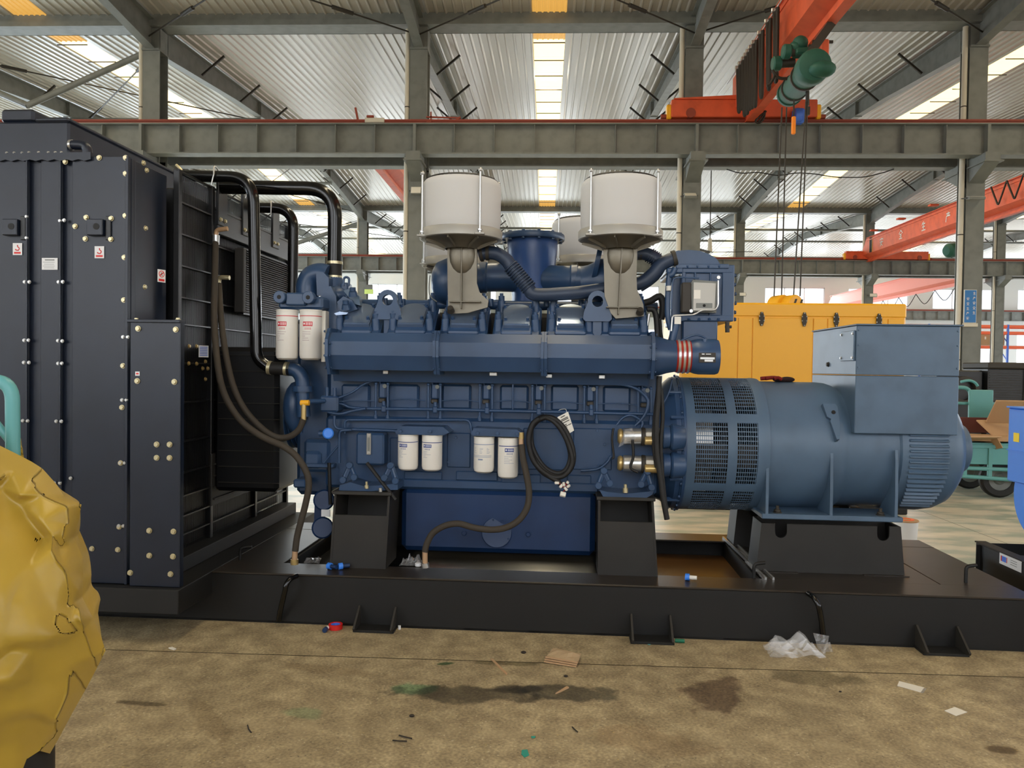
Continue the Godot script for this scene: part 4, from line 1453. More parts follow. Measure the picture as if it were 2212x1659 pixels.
# ---------- radiator ----------
func radiator() -> void:
	var t := thing("radiator", "tall dark navy radiator with bolted side panels and fan guard", "radiator", Vector3(-3.1, 0.31, -5.4))
	var zf := -4.27
	var top := 2.787
	var xR := -2.527
	var m: Material = M.rad_black
	# near side: three raised panels between recessed channels
	bx(t, "side_frame", m, -4.0, xR, 0.312, top - 0.01, zf - 0.02, zf - 0.06)
	for q in [[-4.0, -3.137], [-3.063, -2.934], [-2.872, -2.54]]:
		bx(t, "side_panel", m, q[0], q[1], 0.315, top, zf, zf - 0.02, 0.003)
	bx(t, "panel_hem", m, -2.546, -2.529, 0.315, top, zf + 0.012, zf - 0.02, 0.002)
	for q in [-3.137, -2.934]:
		bx(t, "panel_edge", m, q - 0.008, q + 0.002, 0.9, top - 0.02, zf + 0.015, zf, 0.002)
	# saw-toothed rim under the tank
	var g := G.new()
	var rim := []
	var n := 34
	for i in n + 1:
		rim.append(Vector2(-4.0 + (1.25) * i / n, top - 0.02 - (0.009 if i % 2 else 0.0)))
	rim += [Vector2(-2.75, top + 0.02), Vector2(-4.0, top + 0.02)]
	g.prism(rim, zf + 0.018, zf - 0.03)
	part(t, "tank_rim", g, m)
	# upper tank
	var xt := -2.913
	bx(t, "upper_tank", m, -4.0, xt, top + 0.015, 3.001, -4.3, -6.45, 0.012)
	bx(t, "tank_lid", m, -3.343, -3.137, 3.001, 3.079, -4.31, -6.4, 0.015)
	bx(t, "tank_lid", m, -3.114, xt + 0.006, 2.99, 3.022, -4.285, -6.4, 0.012)
	tb(t, "tank_elbow", m, elbow([Vector3(-2.904, 2.863, -4.3), Vector3(-2.803, 2.86, -4.3), Vector3(-2.797, 2.79, -4.3)], 0.06, 6), 0.027, 0, 14)
	cy(t, "elbow_clamp", M.steel_bright, Vector3(-2.904, 2.863, -4.3), Vector3(-2.89, 2.863, -4.3), 0.030, 16)
	# engine side
	bx(t, "core", M.guard_black, -3.6, -2.72, 0.33, 2.7, -4.33, -6.56)
	bx(t, "side_flange", m, xR - 0.03, xR, 0.312, top - 0.01, zf - 0.06, -4.68, 0.003)
	var X := -2.44
	for z in [-4.69, -5.14, -5.9, -6.58]:
		bx(t, "guard_post", M.guard_black, X - 0.04, X, 0.32, 2.82, z - 0.02, z + 0.02, 0.004)
	for y in [2.81, 2.62, 2.42, 2.22, 2.02, 1.85, 1.6, 1.35, 1.1, 0.9, 0.75, 0.62, 0.5, 0.37]:
		bx(t, "guard_rail", M.guard_black, X - 0.025, X - 0.005, y - 0.006, y + 0.006, -4.67, -6.58, 0.002)
	g = G.new()
	var z := -4.7
	while z > -6.57:
		g.box(Vector3(X - 0.03, 1.6, z), Vector3(0.003, 2.4, 0.004))
		z -= 0.0135
	var mm := part(t, "guard_mesh", g, M.guard_black)
	mm.set_meta("kind", "stuff")
	bx(t, "fan_shroud", M.guard_black, -2.72, -2.5, 0.4, 2.72, -4.75, -6.5, 0.01)
	# lower guard panels and base angle
	bx(t, "lower_panel", M.pedestal_black, X - 0.02, X + 0.006, 0.62, 0.98, -5.12, -5.84, 0.003)
	bx(t, "lower_panel", M.pedestal_black, X - 0.02, X + 0.006, 0.62, 0.98, -5.92, -6.5, 0.003)
	for y in [0.66, 0.74, 0.82, 0.9]:
		bx(t, "louvre_slat", M.pedestal_black, X, X + 0.02, y, y + 0.012, -5.14, -6.5, 0.003)
	bx(t, "base_angle", M.skid_black, X - 0.05, X + 0.09, 0.311, 0.40, -4.3, -6.55, 0.004)
	# top band with brackets and the finned cooler
	bx(t, "top_band", M.guard_black, X - 0.02, X + 0.02, 2.50, 2.66, -5.16, -6.57, 0.004)
	bx(t, "top_ledge", M.guard_black, X - 0.3, X + 0.02, 2.66, 2.68, -5.16, -6.57, 0.003)
	var cz0 := -5.52
	var cz1 := -6.38
	bx(t, "cooler_frame", M.pedestal_black, X + 0.0, X + 0.07, 1.98, 2.45, cz0 + 0.05, cz0, 0.005)
	bx(t, "cooler_frame", M.pedestal_black, X + 0.0, X + 0.07, 1.98, 2.45, cz1, cz1 - 0.05, 0.005)
	bx(t, "cooler_body", M.guard_black, X + 0.0, X + 0.05, 1.97, 2.46, cz0, cz1)
	for i in 28:
		bx(t, "cooler_fin", M.pedestal_black, X + 0.05, X + 0.072, 1.985 + i * 0.0168, 1.991 + i * 0.0168, cz0, cz1)
	for q in [-5.22, -5.62, -6.2]:
		bx(t, "pipe_bracket", M.guard_black, X + 0.01, X + 0.03, 2.56, 2.86, q - 0.07, q + 0.07, 0.004)
		bolt(t, Vector3(X + 0.03, 2.60, q - 0.03), Vector3(1, 0, 0), 0.012, M.zinc)
		bolt(t, Vector3(X + 0.03, 2.60, q + 0.04), Vector3(1, 0, 0), 0.012, M.zinc)
	# filler neck catch on the top edge
	tb(t, "vent_cock", M.zinc, [Vector3(-2.637, 2.928, -5), Vector3(-2.612, 2.906, -5), Vector3(-2.599, 2.888, -5)], 0.012, 3, 6)
	# bolted bracket plate by the lower corner
	bx(t, "bracket_plate", M.rad_black, -2.506, -2.206, 0.312, 1.85, -4.245, -4.265, 0.004)
	bx(t, "bracket_lip", M.rad_black, -2.518, -2.205, 1.832, 1.85, -4.23, -4.30, 0.003)
	bx(t, "bracket_side", M.rad_black, -2.217, -2.206, 0.312, 1.84, -4.25, -4.29)
	for p in [Vector3(-2.456, 1.797, -4.243), Vector3(-2.233, 1.794, -4.243), Vector3(-2.46, 1.497, -4.243), Vector3(-2.24, 1.495, -4.243), Vector3(-2.343, 1.135, -4.243), Vector3(-2.266, 1.136, -4.243), Vector3(-2.343, 1.058, -4.243), Vector3(-2.266, 1.059, -4.243), Vector3(-2.385, 0.637, -4.243), Vector3(-2.241, 0.636, -4.243), Vector3(-2.384, 0.493, -4.243), Vector3(-2.243, 0.492, -4.243), Vector3(-2.498, 0.39, -4.243), Vector3(-2.257, 0.39, -4.243)]:
		bolt(t, p, Vector3(0, 0, 1), 0.0135, M.zinc)
	for p in [Vector3(-2.472, 1.846, -4.232), Vector3(-2.225, 1.849, -4.232)]:
		bolt(t, p + Vector3(0, 0, -0.02), Vector3.UP, 0.0125, M.zinc)
	for p in [Vector3(-2.866, 2.779, -4.268), Vector3(-2.707, 2.778, -4.268), Vector3(-2.549, 2.777, -4.268), Vector3(-2.911, 2.756, -4.268), Vector3(-2.549, 2.687, -4.268), Vector3(-2.55, 2.446, -4.268), Vector3(-2.851, 2.385, -4.268), Vector3(-2.784, 2.436, -4.268), Vector3(-2.634, 2.43, -4.268), Vector3(-2.789, 2.313, -4.268), Vector3(-2.636, 2.311, -4.268), Vector3(-2.555, 2.207, -4.268), Vector3(-2.557, 1.962, -4.268), Vector3(-2.561, 1.583, -4.268), Vector3(-2.566, 1.342, -4.268), Vector3(-2.573, 1.02, -4.268), Vector3(-2.58, 0.648, -4.268), Vector3(-2.745, 0.516, -4.268), Vector3(-2.588, 0.515, -4.268)]:
		bolt(t, p, Vector3(0, 0, 1), 0.0125, M.zinc)
	for p in [Vector3(-3.142, 2.44, -4.262), Vector3(-2.939, 2.416, -4.262), Vector3(-2.914, 2.419, -4.262), Vector3(-3.142, 2.317, -4.262), Vector3(-3.153, 2.062, -4.262), Vector3(-3.125, 2.062, -4.262), Vector3(-2.947, 2.063, -4.262), Vector3(-2.922, 2.064, -4.262), Vector3(-3.156, 1.723, -4.262), Vector3(-3.13, 1.724, -4.262), Vector3(-2.95, 1.723, -4.262), Vector3(-2.924, 1.721, -4.262), Vector3(-3.158, 1.594, -4.262), Vector3(-3.127, 1.594, -4.262), Vector3(-2.949, 1.591, -4.262), Vector3(-2.927, 1.592, -4.262), Vector3(-3.164, 1.254, -4.262), Vector3(-3.135, 1.254, -4.262), Vector3(-2.96, 1.255, -4.262), Vector3(-2.929, 1.255, -4.262), Vector3(-2.872, 0.925, -4.262), Vector3(-2.971, 0.895, -4.262), Vector3(-2.937, 0.896, -4.262), Vector3(-2.558, 1.749, -4.262), Vector3(-2.53, 1.749, -4.262), Vector3(-2.563, 1.385, -4.262), Vector3(-2.537, 1.386, -4.262), Vector3(-2.572, 1.021, -4.262), Vector3(-2.545, 1.021, -4.262), Vector3(-2.58, 0.655, -4.262), Vector3(-2.552, 0.655, -4.262)]:
		bolt(t, p, Vector3(0, 0, 1), 0.0085, M.steel_bright)
	for p in [Vector3(-3.262, 2.806, -4.26), Vector3(-3.217, 2.806, -4.26), Vector3(-3.169, 2.805, -4.26), Vector3(-3.127, 2.808, -4.26), Vector3(-3.068, 2.808, -4.26), Vector3(-3.009, 2.807, -4.26), Vector3(-2.967, 2.807, -4.26), Vector3(-2.93, 2.807, -4.26)]:
		bolt(t, p, Vector3(0, 0.5, 1), 0.007, M.steel_bright)
	for p in [Vector3(-2.42, 2.735, -4.222), Vector3(-2.42, 2.702, -4.256), Vector3(-2.42, 2.371, -4.248), Vector3(-2.42, 2.035, -4.241)]:
		bolt(t, p, Vector3(1, 0, 0), 0.012, M.zinc)
	# box sockets for lifting
	for q in [[188, 222], [6, 40]]:
		g = G.new()
	for q in [[-2.764, -2.669], [-3.274, -3.184]]:
		var s := bx(t, "lifting_socket", m, q[0], q[1], 2.329, 2.422, zf, zf + 0.035, 0.004)
		part(s, "socket_hole", G.new().cyl(Vector3((q[0] + q[1]) / 2 + 0.012, 2.379, zf + 0.034), Vector3((q[0] + q[1]) / 2 + 0.012, 2.379, zf + 0.0365), 0.019, 16), M.black)
		part(s, "socket_wing", G.new().bb(q[1] + 0.004, q[1] + 0.035, 2.305, 2.443, zf, zf + 0.012, 0.003), M.guard_black)
	# stickers
	sticker("warning_label", "white label with red hook symbol beside the navy radiator's left socket", Vector3(-3.201, 2.253, -4.266), 0.057, 0.069, "hook")
	sticker("warning_label", "white label with red hook symbol under the right lifting socket", Vector3(-2.704, 2.236, -4.266), 0.057, 0.069, "hook")
	sticker("data_plate", "pale plate with grey print lines between the two hook labels", Vector3(-3.004, 2.168, -4.266), 0.096, 0.068, "text")
	sticker("warning_label", "white label with red ban symbol on the fan guard edge", Vector3(-2.418, 2.12, -4.423), 0.055, 0.075, "ban", 1.2)
	sticker("warning_label", "tiny white and red sticker above a bolt on the bracket plate", Vector3(-2.46, 1.539, -4.243), 0.026, 0.024, "red")
	sticker("data_plate", "white plate with blue lines behind the hoses on the radiator", Vector3(-2.41, 1.683, -4.942), 0.075, 0.078, "lines", 1.1)
	# row of small bolts inside the fan guard
	for p in [Vector3(-2.42, 1.712, -4.762), Vector3(-2.42, 1.715, -4.86), Vector3(-2.42, 1.602, -4.757), Vector3(-2.42, 1.6, -4.861), Vector3(-2.42, 1.616, -4.983), Vector3(-2.42, 1.57, -4.945), Vector3(-2.42, 1.57, -5.017), Vector3(-2.42, 1.498, -4.985)]:
		bolt(t, p, Vector3(1, 0, 0), 0.011, M.brass)
	bx(t, "fan_guard", M.guard_black, -2.44, -1.98, 0.72, 1.72, -5.15, -6.3, 0.03)
	for k in 9:
		bx(t, "fan_guard_rail", M.pedestal_black, -2.40, -1.972, 0.78 + k * 0.11, 0.786 + k * 0.11, -5.142, -5.16, 0.002)
	# coolant pipes
	var c := thing("coolant_pipe", "black bent pipe nearest the camera, radiator top to water pump", "pipe", Vector3(-2.076, 2.173, -4.95), "black coolant pipes")
	tb(c, "pipe", M.pipe_black, elbow([Vector3(-2.589, 2.857, -5), Vector3(-2.084, 2.833, -4.95), Vector3(-2.053, 1.639, -4.95), Vector3(-1.955, 1.576, -4.95)], 0.17, 9), 0.038, 0, 18)
	cy(c, "sleeve", M.rubber, Vector3(-1.962, 1.579, -4.95), Vector3(-1.839, 1.575, -4.95), 0.043, 18)
	for q in [[Vector3(-1.971, 1.582, -4.95), Vector3(-1.949, 1.579, -4.95)], [Vector3(-1.858, 1.577, -4.95), Vector3(-1.839, 1.575, -4.95)]]:
		part(c, "hose_clamp", G.new().cyl(q[0], q[1], 0.046, 20), M.zinc)
	c = thing("coolant_pipe", "thickest black bent pipe, reaching down to the thermostat housing", "pipe", Vector3(-1.612, 2.332, -5.2), "black coolant pipes")
	tb(c, "pipe", M.pipe_black, elbow([Vector3(-2.416, 2.829, -5.2), Vector3(-1.61, 2.814, -5.2), Vector3(-1.609, 2.294, -5.2)], 0.2, 9), 0.048, 0, 20)
	cy(c, "sleeve", M.rubber, Vector3(-1.609, 2.313, -5.2), Vector3(-1.611, 2.202, -5.2), 0.052, 20)
	for q in [[Vector3(-1.609, 2.316, -5.2), Vector3(-1.609, 2.297, -5.2)], [Vector3(-1.611, 2.218, -5.2), Vector3(-1.611, 2.199, -5.2)]]:
		part(c, "hose_clamp", G.new().cyl(q[0], q[1], 0.055, 22), M.zinc)
	c = thing("coolant_pipe", "thin far black bent pipe between the other two", "pipe", Vector3(-2.1, 2.409, -5.75), "black coolant pipes")
	tb(c, "pipe", M.pipe_black, elbow([Vector3(-2.426, 2.8, -5.75), Vector3(-2.103, 2.796, -5.75), Vector3(-2.104, 2.056, -5.75)], 0.17, 9), 0.039, 0, 18)
	for q in [[Vector3(-2.345, 2.897, -4.97), Vector3(-2.357, 2.787, -4.97)], [Vector3(-2.218, 2.835, -5.2), Vector3(-2.224, 2.752, -5.2)], [Vector3(-2.266, 2.838, -5.75), Vector3(-2.262, 2.743, -5.75)]]:
		var a: Vector3 = q[0]
		var b: Vector3 = q[1]
		g = G.new()
		g.tube(spline([a + Vector3(0.006, -0.05, 0.045), a + Vector3(0.003, 0.0, 0.035), a + Vector3(0, 0.008, 0), a + Vector3(-0.003, 0, -0.035)], 5), 0.006, 6)
		g.cyl(a + Vector3(0.006, -0.05, 0.045), b + Vector3(0, -0.01, 0.045), 0.005, 6)
		part(t, "u_bolt", g, M.steel_bright)
	# braided oil hoses
	var h := thing("oil_hose", "brown hose from the radiator cooler curling to the yellow valve", "hose", Vector3(-2.071, 1.327, -4.75), "brown braided hoses")
	tb(h, "hose", mat("braid", Color(0.24, 0.21, 0.17), 0.75), [Vector3(-2.391, 2.147, -5.12), Vector3(-2.321, 1.931, -5), Vector3(-2.219, 1.681, -4.85), Vector3(-2.146, 1.472, -4.8), Vector3(-2.074, 1.324, -4.8), Vector3(-1.969, 1.207, -4.8), Vector3(-1.865, 1.141, -4.8), Vector3(-1.78, 1.139, -4.8), Vector3(-1.711, 1.185, -4.8), Vector3(-1.678, 1.257, -4.8)], 0.020, 6, 12)
	tb(h, "fitting", M.zinc, elbow([Vector3(-2.316, 2.192, -5.12), Vector3(-2.391, 2.195, -5.12), Vector3(-2.394, 2.141, -5.12)], 0.03, 5), 0.016, 0, 10)
	tb(h, "end_fitting", M.brass, [Vector3(-1.678, 1.251, -4.8), Vector3(-1.678, 1.316, -4.8), Vector3(-1.679, 1.352, -4.8)], 0.017, 0, 10)
	cy(h, "valve", M.yellow, Vector3(-1.697, 1.36, -4.8), Vector3(-1.643, 1.361, -4.8), 0.018, 12)
	h = thing("oil_hose", "brown hose from the cooler top running down to the deck", "hose", Vector3(-1.827, 1.096, -4.75), "brown braided hoses")
	tb(h, "hose", M.braid, [Vector3(-2.416, 2.445, -5.12), Vector3(-2.378, 2.181, -5.03), Vector3(-2.318, 1.863, -4.9), Vector3(-2.204, 1.561, -4.72), Vector3(-2.155, 1.391, -4.72), Vector3(-2.057, 1.246, -4.72), Vector3(-1.921, 1.149, -4.72), Vector3(-1.786, 1.091, -4.72), Vector3(-1.696, 1.028, -4.72), Vector3(-1.629, 0.928, -4.72), Vector3(-1.614, 0.84, -4.72), Vector3(-1.634, 0.723, -4.72), Vector3(-1.665, 0.605, -4.72), Vector3(-1.686, 0.516, -4.72), Vector3(-1.697, 0.428, -4.72)], 0.021, 6, 12)
	tb(h, "fitting", M.copper_paint, elbow([Vector3(-2.332, 2.527, -5.12), Vector3(-2.41, 2.517, -5.12), Vector3(-2.416, 2.47, -5.12)], 0.04, 5), 0.016, 0, 10)
	cy(h, "collar", M.steel_bright, Vector3(-2.413, 2.482, -5.12), Vector3(-2.416, 2.419, -5.12), 0.024, 12)
	cy(h, "ferrule", M.copper_paint, Vector3(-1.697, 0.44, -4.72), Vector3(-1.702, 0.363, -4.72), 0.018, 12)
	cy(h, "nut", M.brass, Vector3(-1.702, 0.375, -4.72), Vector3(-1.702, 0.342, -4.72), 0.026, 6)

# ---------- engine ----------
func can_print(blue: bool, sd: int, wide: bool) -> Image:
	var W := 512
	var H := 256
	var im := Image.create(W, H, false, Image.FORMAT_RGB8)
	im.fill(Color(0.90, 0.88, 0.84))
	var ink := Color(0.16, 0.24, 0.50) if blue else Color(0.78, 0.16, 0.18)
	var grey := Color(0.50, 0.55, 0.66) if blue else Color(0.62, 0.50, 0.52)
	var r := RandomNumberGenerator.new()
	r.seed = sd
	im.fill_rect(Rect2i(140, 40 if blue else 24, 250, 5 if blue else 4), ink if not wide else grey)
	var x0 := 205
	if not wide:
		im.fill_rect(Rect2i(x0, 56, 74, 24), ink)
		for i in 2:
			im.fill_rect(Rect2i(x0 + 5 + i * 7, 62, 5, 10), Color.WHITE)
		for i in 4:   # four small characters
			for k in 3:
				im.fill_rect(Rect2i(x0 + 24 + i * 12, 61 + k * 5, 9, 2), Color.WHITE)
			im.fill_rect(Rect2i(x0 + 27 + i * 12, 60, 2, 15), Color.WHITE)
		for i in 5:
			for k in 3:
				im.fill_rect(Rect2i(x0 + 16 + i * 10, 88 + k * 4, 7, 1), ink)
			im.fill_rect(Rect2i(x0 + 18 + i * 10, 87, 2, 11), ink)
		for i in 5:
			var w := 20 + r.randi() % 60
			for k in range(0, w, 5):
				im.fill_rect(Rect2i(x0 - 4 + k, 108 + i * 11, 3, 3), grey)
	else:
		for b in 3:
			for i in 5:
				var w := 12 + r.randi() % 18
				im.fill_rect(Rect2i(170 + b * 58, 70 + i * 9, w, 2), grey)
		for i in 3:
			im.fill_rect(Rect2i(160, 122 + i * 7, 170, 2), grey)
		im.fill_rect(Rect2i(215, 148, 40, 10), grey)
	im.flip_x()
	return im

func can_mat(nm: String, blue: bool, sd: int, wide: bool, turn: float) -> StandardMaterial3D:
	var m := tex_mat(nm, can_print(blue, sd, wide), 0.32)
	m.uv1_offset = Vector3(0.25 + turn, 0, 0)
	return m

func spin_on(t: Node3D, c: Vector3, r: float, h: float, m: Material, nm: String) -> void:   # c is the middle of the top edge
	var g := G.new()
	g.lathe([Vector2(0, -h), Vector2(r * 0.7, -h), Vector2(r * 0.93, -h + r * 0.16), Vector2(r, -h + r * 0.45), Vector2(r, -h * 0.12), Vector2(r, -0.004), Vector2(r * 0.97, 0)], Transform3D(Basis(), c), 32)
	var b := part(t, nm, g, m)
	part(b, "top_seam", G.new().lathe([Vector2(r * 0.9, -0.001), Vector2(r * 1.015, -0.001), Vector2(r * 1.015, 0.01), Vector2(r * 0.9, 0.01)], Transform3D(Basis(), c), 32), M.can_white)

func engine() -> void:
	var t := thing("diesel_engine", "big blue twelve cylinder diesel engine with four drum air filters", "engine", Vector3(-0.45, 0.5, -5.4))
	var m: Material = M.engine_blue
	var g := G.new()
	# crankcase and sump
	bx(t, "crankcase", m, -1.607, 0.588, 0.786, 1.265, -5.02, -5.8, 0.02)
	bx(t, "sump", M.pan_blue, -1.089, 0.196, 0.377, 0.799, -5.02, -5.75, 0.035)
	bx(t, "sump_flange", m, -1.112, 0.209, 0.802, 0.857, -5.0, -5.78, 0.006)
	g.cyl(Vector3(-0.45, 0.516, -5.03), Vector3(-0.447, 0.521, -5.005), 0.1, 40, -1.0, 0.004)
	var cov := part(t, "sump_cover", g, M.pan_blue)
	for k in 8:
		var a := TAU * k / 8 + 0.3
		bolt(cov, Vector3(-0.447, 0.521, -5.005) + Vector3(cos(a), sin(a), 0) * 0.086, Vector3(0, 0, 1), 0.005, M.pan_blue)
	for p in [Vector3(-0.664, 0.508, -5.02), Vector3(-0.241, 0.512, -5.02)]:
		cy(t, "drain_boss", M.pan_blue, p, p + Vector3(0, 0, 0.016), 0.016, 16, -1.0, 0.004)
	for q in [[-0.722, -0.447, 0.858, 0.919, 0], [-0.422, -0.164, 0.847, 0.908, 0], [0.008, 0.164, 0.854, 0.911, 0], [-1.068, -0.815, 0.856, 0.911, 0]]:
		bx(t, "inspection_pad", m, q[0], q[1], q[2], q[3], -5.004, -5.03, 0.006)
	for q in [[-1.166, -1.104, 0.931, 1.131], [-0.783, -0.629, 0.941, 1.17], [-0.282, 0.02, 0.939, 1.212], [0.044, 0.295, 0.946, 1.217]]:
		bx(t, "crankcase_panel", m, q[0], q[1], q[2], q[3], -5.008, -5.03, 0.006)
	for p in [Vector3(-0.77, 0.976, -5.01), Vector3(-0.117, 0.979, -5.01), Vector3(0.208, 0.977, -5.01), Vector3(0.198, 1.203, -5.01), Vector3(0.004, 1.109, -5.01), Vector3(0.247, 1.114, -5.01), Vector3(-0.725, 1.139, -5.01), Vector3(-1.103, 0.926, -5.01), Vector3(-0.252, 1.103, -5.01)]:
		bolt(t, p, Vector3(0, 0, 1), 0.010, m)
	# side above the crankcase: covers, injection pumps, fuel lines
	bx(t, "valley_side", m, -1.595, 0.581, 1.24, 1.599, -5.07, -5.75, 0.01)
	for px in [[-1.194, -0.982, 1.316, 1.483], [-0.829, -0.634, 1.322, 1.488], [-0.443, -0.253, 1.323, 1.488], [-0.106, 0.076, 1.323, 1.493], [0.233, 0.413, 1.323, 1.492], [-1.51, -1.314, 1.31, 1.478]]:
		bx(t, "tappet_cover", m, px[0], px[1], px[2], px[3], -5.045, -5.08, 0.014)
	for q in [[Vector3(-1.218, 1.421, -5), 0], [Vector3(-0.869, 1.421, -5), 0], [Vector3(-0.529, 1.423, -5), 0], [Vector3(-0.187, 1.423, -5), 0], [Vector3(0.149, 1.422, -5), 0], [Vector3(0.494, 1.419, -5), 0]]:
		var c: Vector3 = q[0]
		var b := part(t, "injection_pump", G.new().box(c + Vector3(0.0, 0.02, -0.03), Vector3(0.055, 0.11, 0.07), 0.012).cyl(c + Vector3(0, 0.07, -0.03), c + Vector3(0, 0.11, -0.03), 0.02, 12), m)
		part(b, "pump_head", G.new().cyl(c + Vector3(0.02, 0.05, 0.0), c + Vector3(0.02, 0.05, 0.02), 0.014, 10), M.steel_grey)
		part(b, "connector", G.new().box(c + Vector3(0.0, -0.045, 0.0), Vector3(0.045, 0.03, 0.04), 0.006), M.dark_iron)
		part(b, "wire", G.new().tube(spline([c + Vector3(-0.01, 0.06, 0.01), c + Vector3(-0.02, 0.11, 0.02), c + Vector3(0.02, 0.14, 0.03), c + Vector3(0.06, 0.145, 0.02)], 4), 0.005, 6), m)
		for s in [-0.038, 0.042]:
			part(b, "fuel_pipe", G.new().cyl(c + Vector3(s, 0.06, 0.02), c + Vector3(s, -0.17, 0.02), 0.008, 8).cyl(c + Vector3(s, -0.14, 0.02), c + Vector3(s, -0.17, 0.02), 0.013, 8).sph(c + Vector3(s, 0.065, 0.02), 0.012, 8), m)
	tb(t, "fuel_rail", m, [Vector3(-1.305, 1.32, -4.97), Vector3(-0.92, 1.324, -4.97), Vector3(-0.494, 1.322, -4.97), Vector3(-0.073, 1.321, -4.97), Vector3(0.313, 1.319, -4.97), Vector3(0.563, 1.317, -4.97)], 0.0105, 3, 10)
	for p in [Vector3(-1.2, 1.322, -4.97), Vector3(-0.859, 1.322, -4.97), Vector3(-0.518, 1.322, -4.97), Vector3(-0.181, 1.322, -4.97), Vector3(0.156, 1.322, -4.97)]:
		part(t, "rail_joint", G.new().box(p, Vector3(0.03, 0.045, 0.035), 0.006).cyl(p + Vector3(0, 0.02, 0), p + Vector3(0, 0.05, 0), 0.012, 8), m)
	for q in [[Vector3(-1.542, 1.361, -4.98), Vector3(-1.417, 1.37, -4.98), Vector3(-1.256, 1.372, -4.98)], [Vector3(-1.163, 1.38, -4.98), Vector3(-1.046, 1.388, -4.98), Vector3(-0.923, 1.378, -4.98)], [Vector3(-0.825, 1.38, -4.98), Vector3(-0.678, 1.388, -4.98), Vector3(-0.569, 1.375, -4.98)], [Vector3(-0.478, 1.379, -4.98), Vector3(-0.36, 1.39, -4.98), Vector3(-0.23, 1.378, -4.98)], [Vector3(-0.14, 1.382, -4.98), Vector3(-0.015, 1.387, -4.98), Vector3(0.111, 1.374, -4.98)], [Vector3(0.194, 1.376, -4.98), Vector3(0.313, 1.384, -4.98), Vector3(0.454, 1.374, -4.98)]]:
		tb(t, "leak_off_line", m, q, 0.0035, 4, 6)
	cy(t, "rail_riser", m, Vector3(-0.352, 1.496, -4.98), Vector3(-0.353, 1.333, -4.98), 0.006, 8)
	tb(t, "fuel_pipe", m, [Vector3(0.197, 1.511, -4.95), Vector3(0.338, 1.507, -4.95), Vector3(0.441, 1.479, -4.95), Vector3(0.507, 1.421, -4.95), Vector3(0.513, 1.362, -4.95), Vector3(0.488, 1.302, -4.95), Vector3(0.436, 1.242, -4.95)], 0.010, 5, 8)
	tb(t, "fuel_pipe", m, [Vector3(0.319, 1.246, -4.95), Vector3(0.356, 1.291, -4.95), Vector3(0.406, 1.31, -4.95), Vector3(0.459, 1.287, -4.95), Vector3(0.483, 1.258, -4.95), Vector3(0.461, 1.198, -4.95)], 0.008, 5, 8)
	tb(t, "fuel_pipe", m, [Vector3(0.669, 1.547, -4.98), Vector3(0.653, 1.467, -4.98), Vector3(0.622, 1.398, -4.98), Vector3(0.607, 1.374, -4.98)], 0.005, 4, 6)
	tb(t, "fuel_pipe", m, [Vector3(-1.588, 1.329, -4.99), Vector3(-1.498, 1.349, -4.99), Vector3(-1.429, 1.326, -4.99), Vector3(-1.341, 1.321, -4.99), Vector3(-1.295, 1.319, -4.99)], 0.009, 5, 8)
	tb(t, "fuel_pipe", m, [Vector3(-1.575, 1.294, -4.97), Vector3(-1.491, 1.283, -4.97), Vector3(-1.413, 1.303, -4.97), Vector3(-1.321, 1.323, -4.97)], 0.010, 5, 8)
	tb(t, "fuel_pipe", m, [Vector3(-1.526, 1.38, -4.98), Vector3(-1.417, 1.425, -4.98), Vector3(-1.325, 1.487, -4.98), Vector3(-1.171, 1.535, -4.98)], 0.008, 5, 8)
	tb(t, "fuel_pipe", m, elbow([Vector3(-1.459, 1.155, -4.97), Vector3(-1.459, 1.244, -4.97), Vector3(-0.633, 1.259, -4.97), Vector3(-0.61, 1.16, -4.97)], 0.03, 5), 0.009, 0, 8)
	tb(t, "fuel_pipe", m, elbow([Vector3(-1.528, 1.271, -4.96), Vector3(-1.527, 1.185, -4.96), Vector3(-1.085, 1.179, -4.96)], 0.05, 6), 0.010, 0, 8)
	tb(t, "fuel_pipe", m, elbow([Vector3(-1.488, 0.961, -4.95), Vector3(-1.49, 1.175, -4.95), Vector3(-1.407, 1.182, -4.95)], 0.03, 5), 0.010, 0, 8)
	tb(t, "fuel_pipe", m, [Vector3(-1.594, 0.958, -4.96), Vector3(-1.545, 1.02, -4.96), Vector3(-1.486, 1.088, -4.96)], 0.007, 3, 8)
	tb(t, "fuel_pipe", m, [Vector3(0.096, 0.944, -4.97), Vector3(0.2, 0.958, -4.97), Vector3(0.259, 0.998, -4.97), Vector3(0.288, 1.044, -4.97)], 0.009, 4, 8)
	# charge-air manifold along the side
	var z0 := -4.70
	var sec := [Vector2(-z0, 1.753), Vector2(-z0, 1.667), Vector2(-z0 + 0.05, 1.576), Vector2(-z0 + 0.22, 1.576), Vector2(-z0 + 0.27, 1.68), Vector2(-z0 + 0.27, 1.753), Vector2(-z0 + 0.2, 1.811), Vector2(-z0 + 0.045, 1.809)]
	var side := Transform3D(Basis(Vector3(0, 0, -1), Vector3(0, 1, 0), Vector3(1, 0, 0)), Vector3.ZERO)
	var xm := [-1.493, -0.811, -0.145, 0.515]
	for i in 3:
		part(t, "charge_air_manifold", G.new().prism(sec, xm[i], xm[i + 1], side), m)
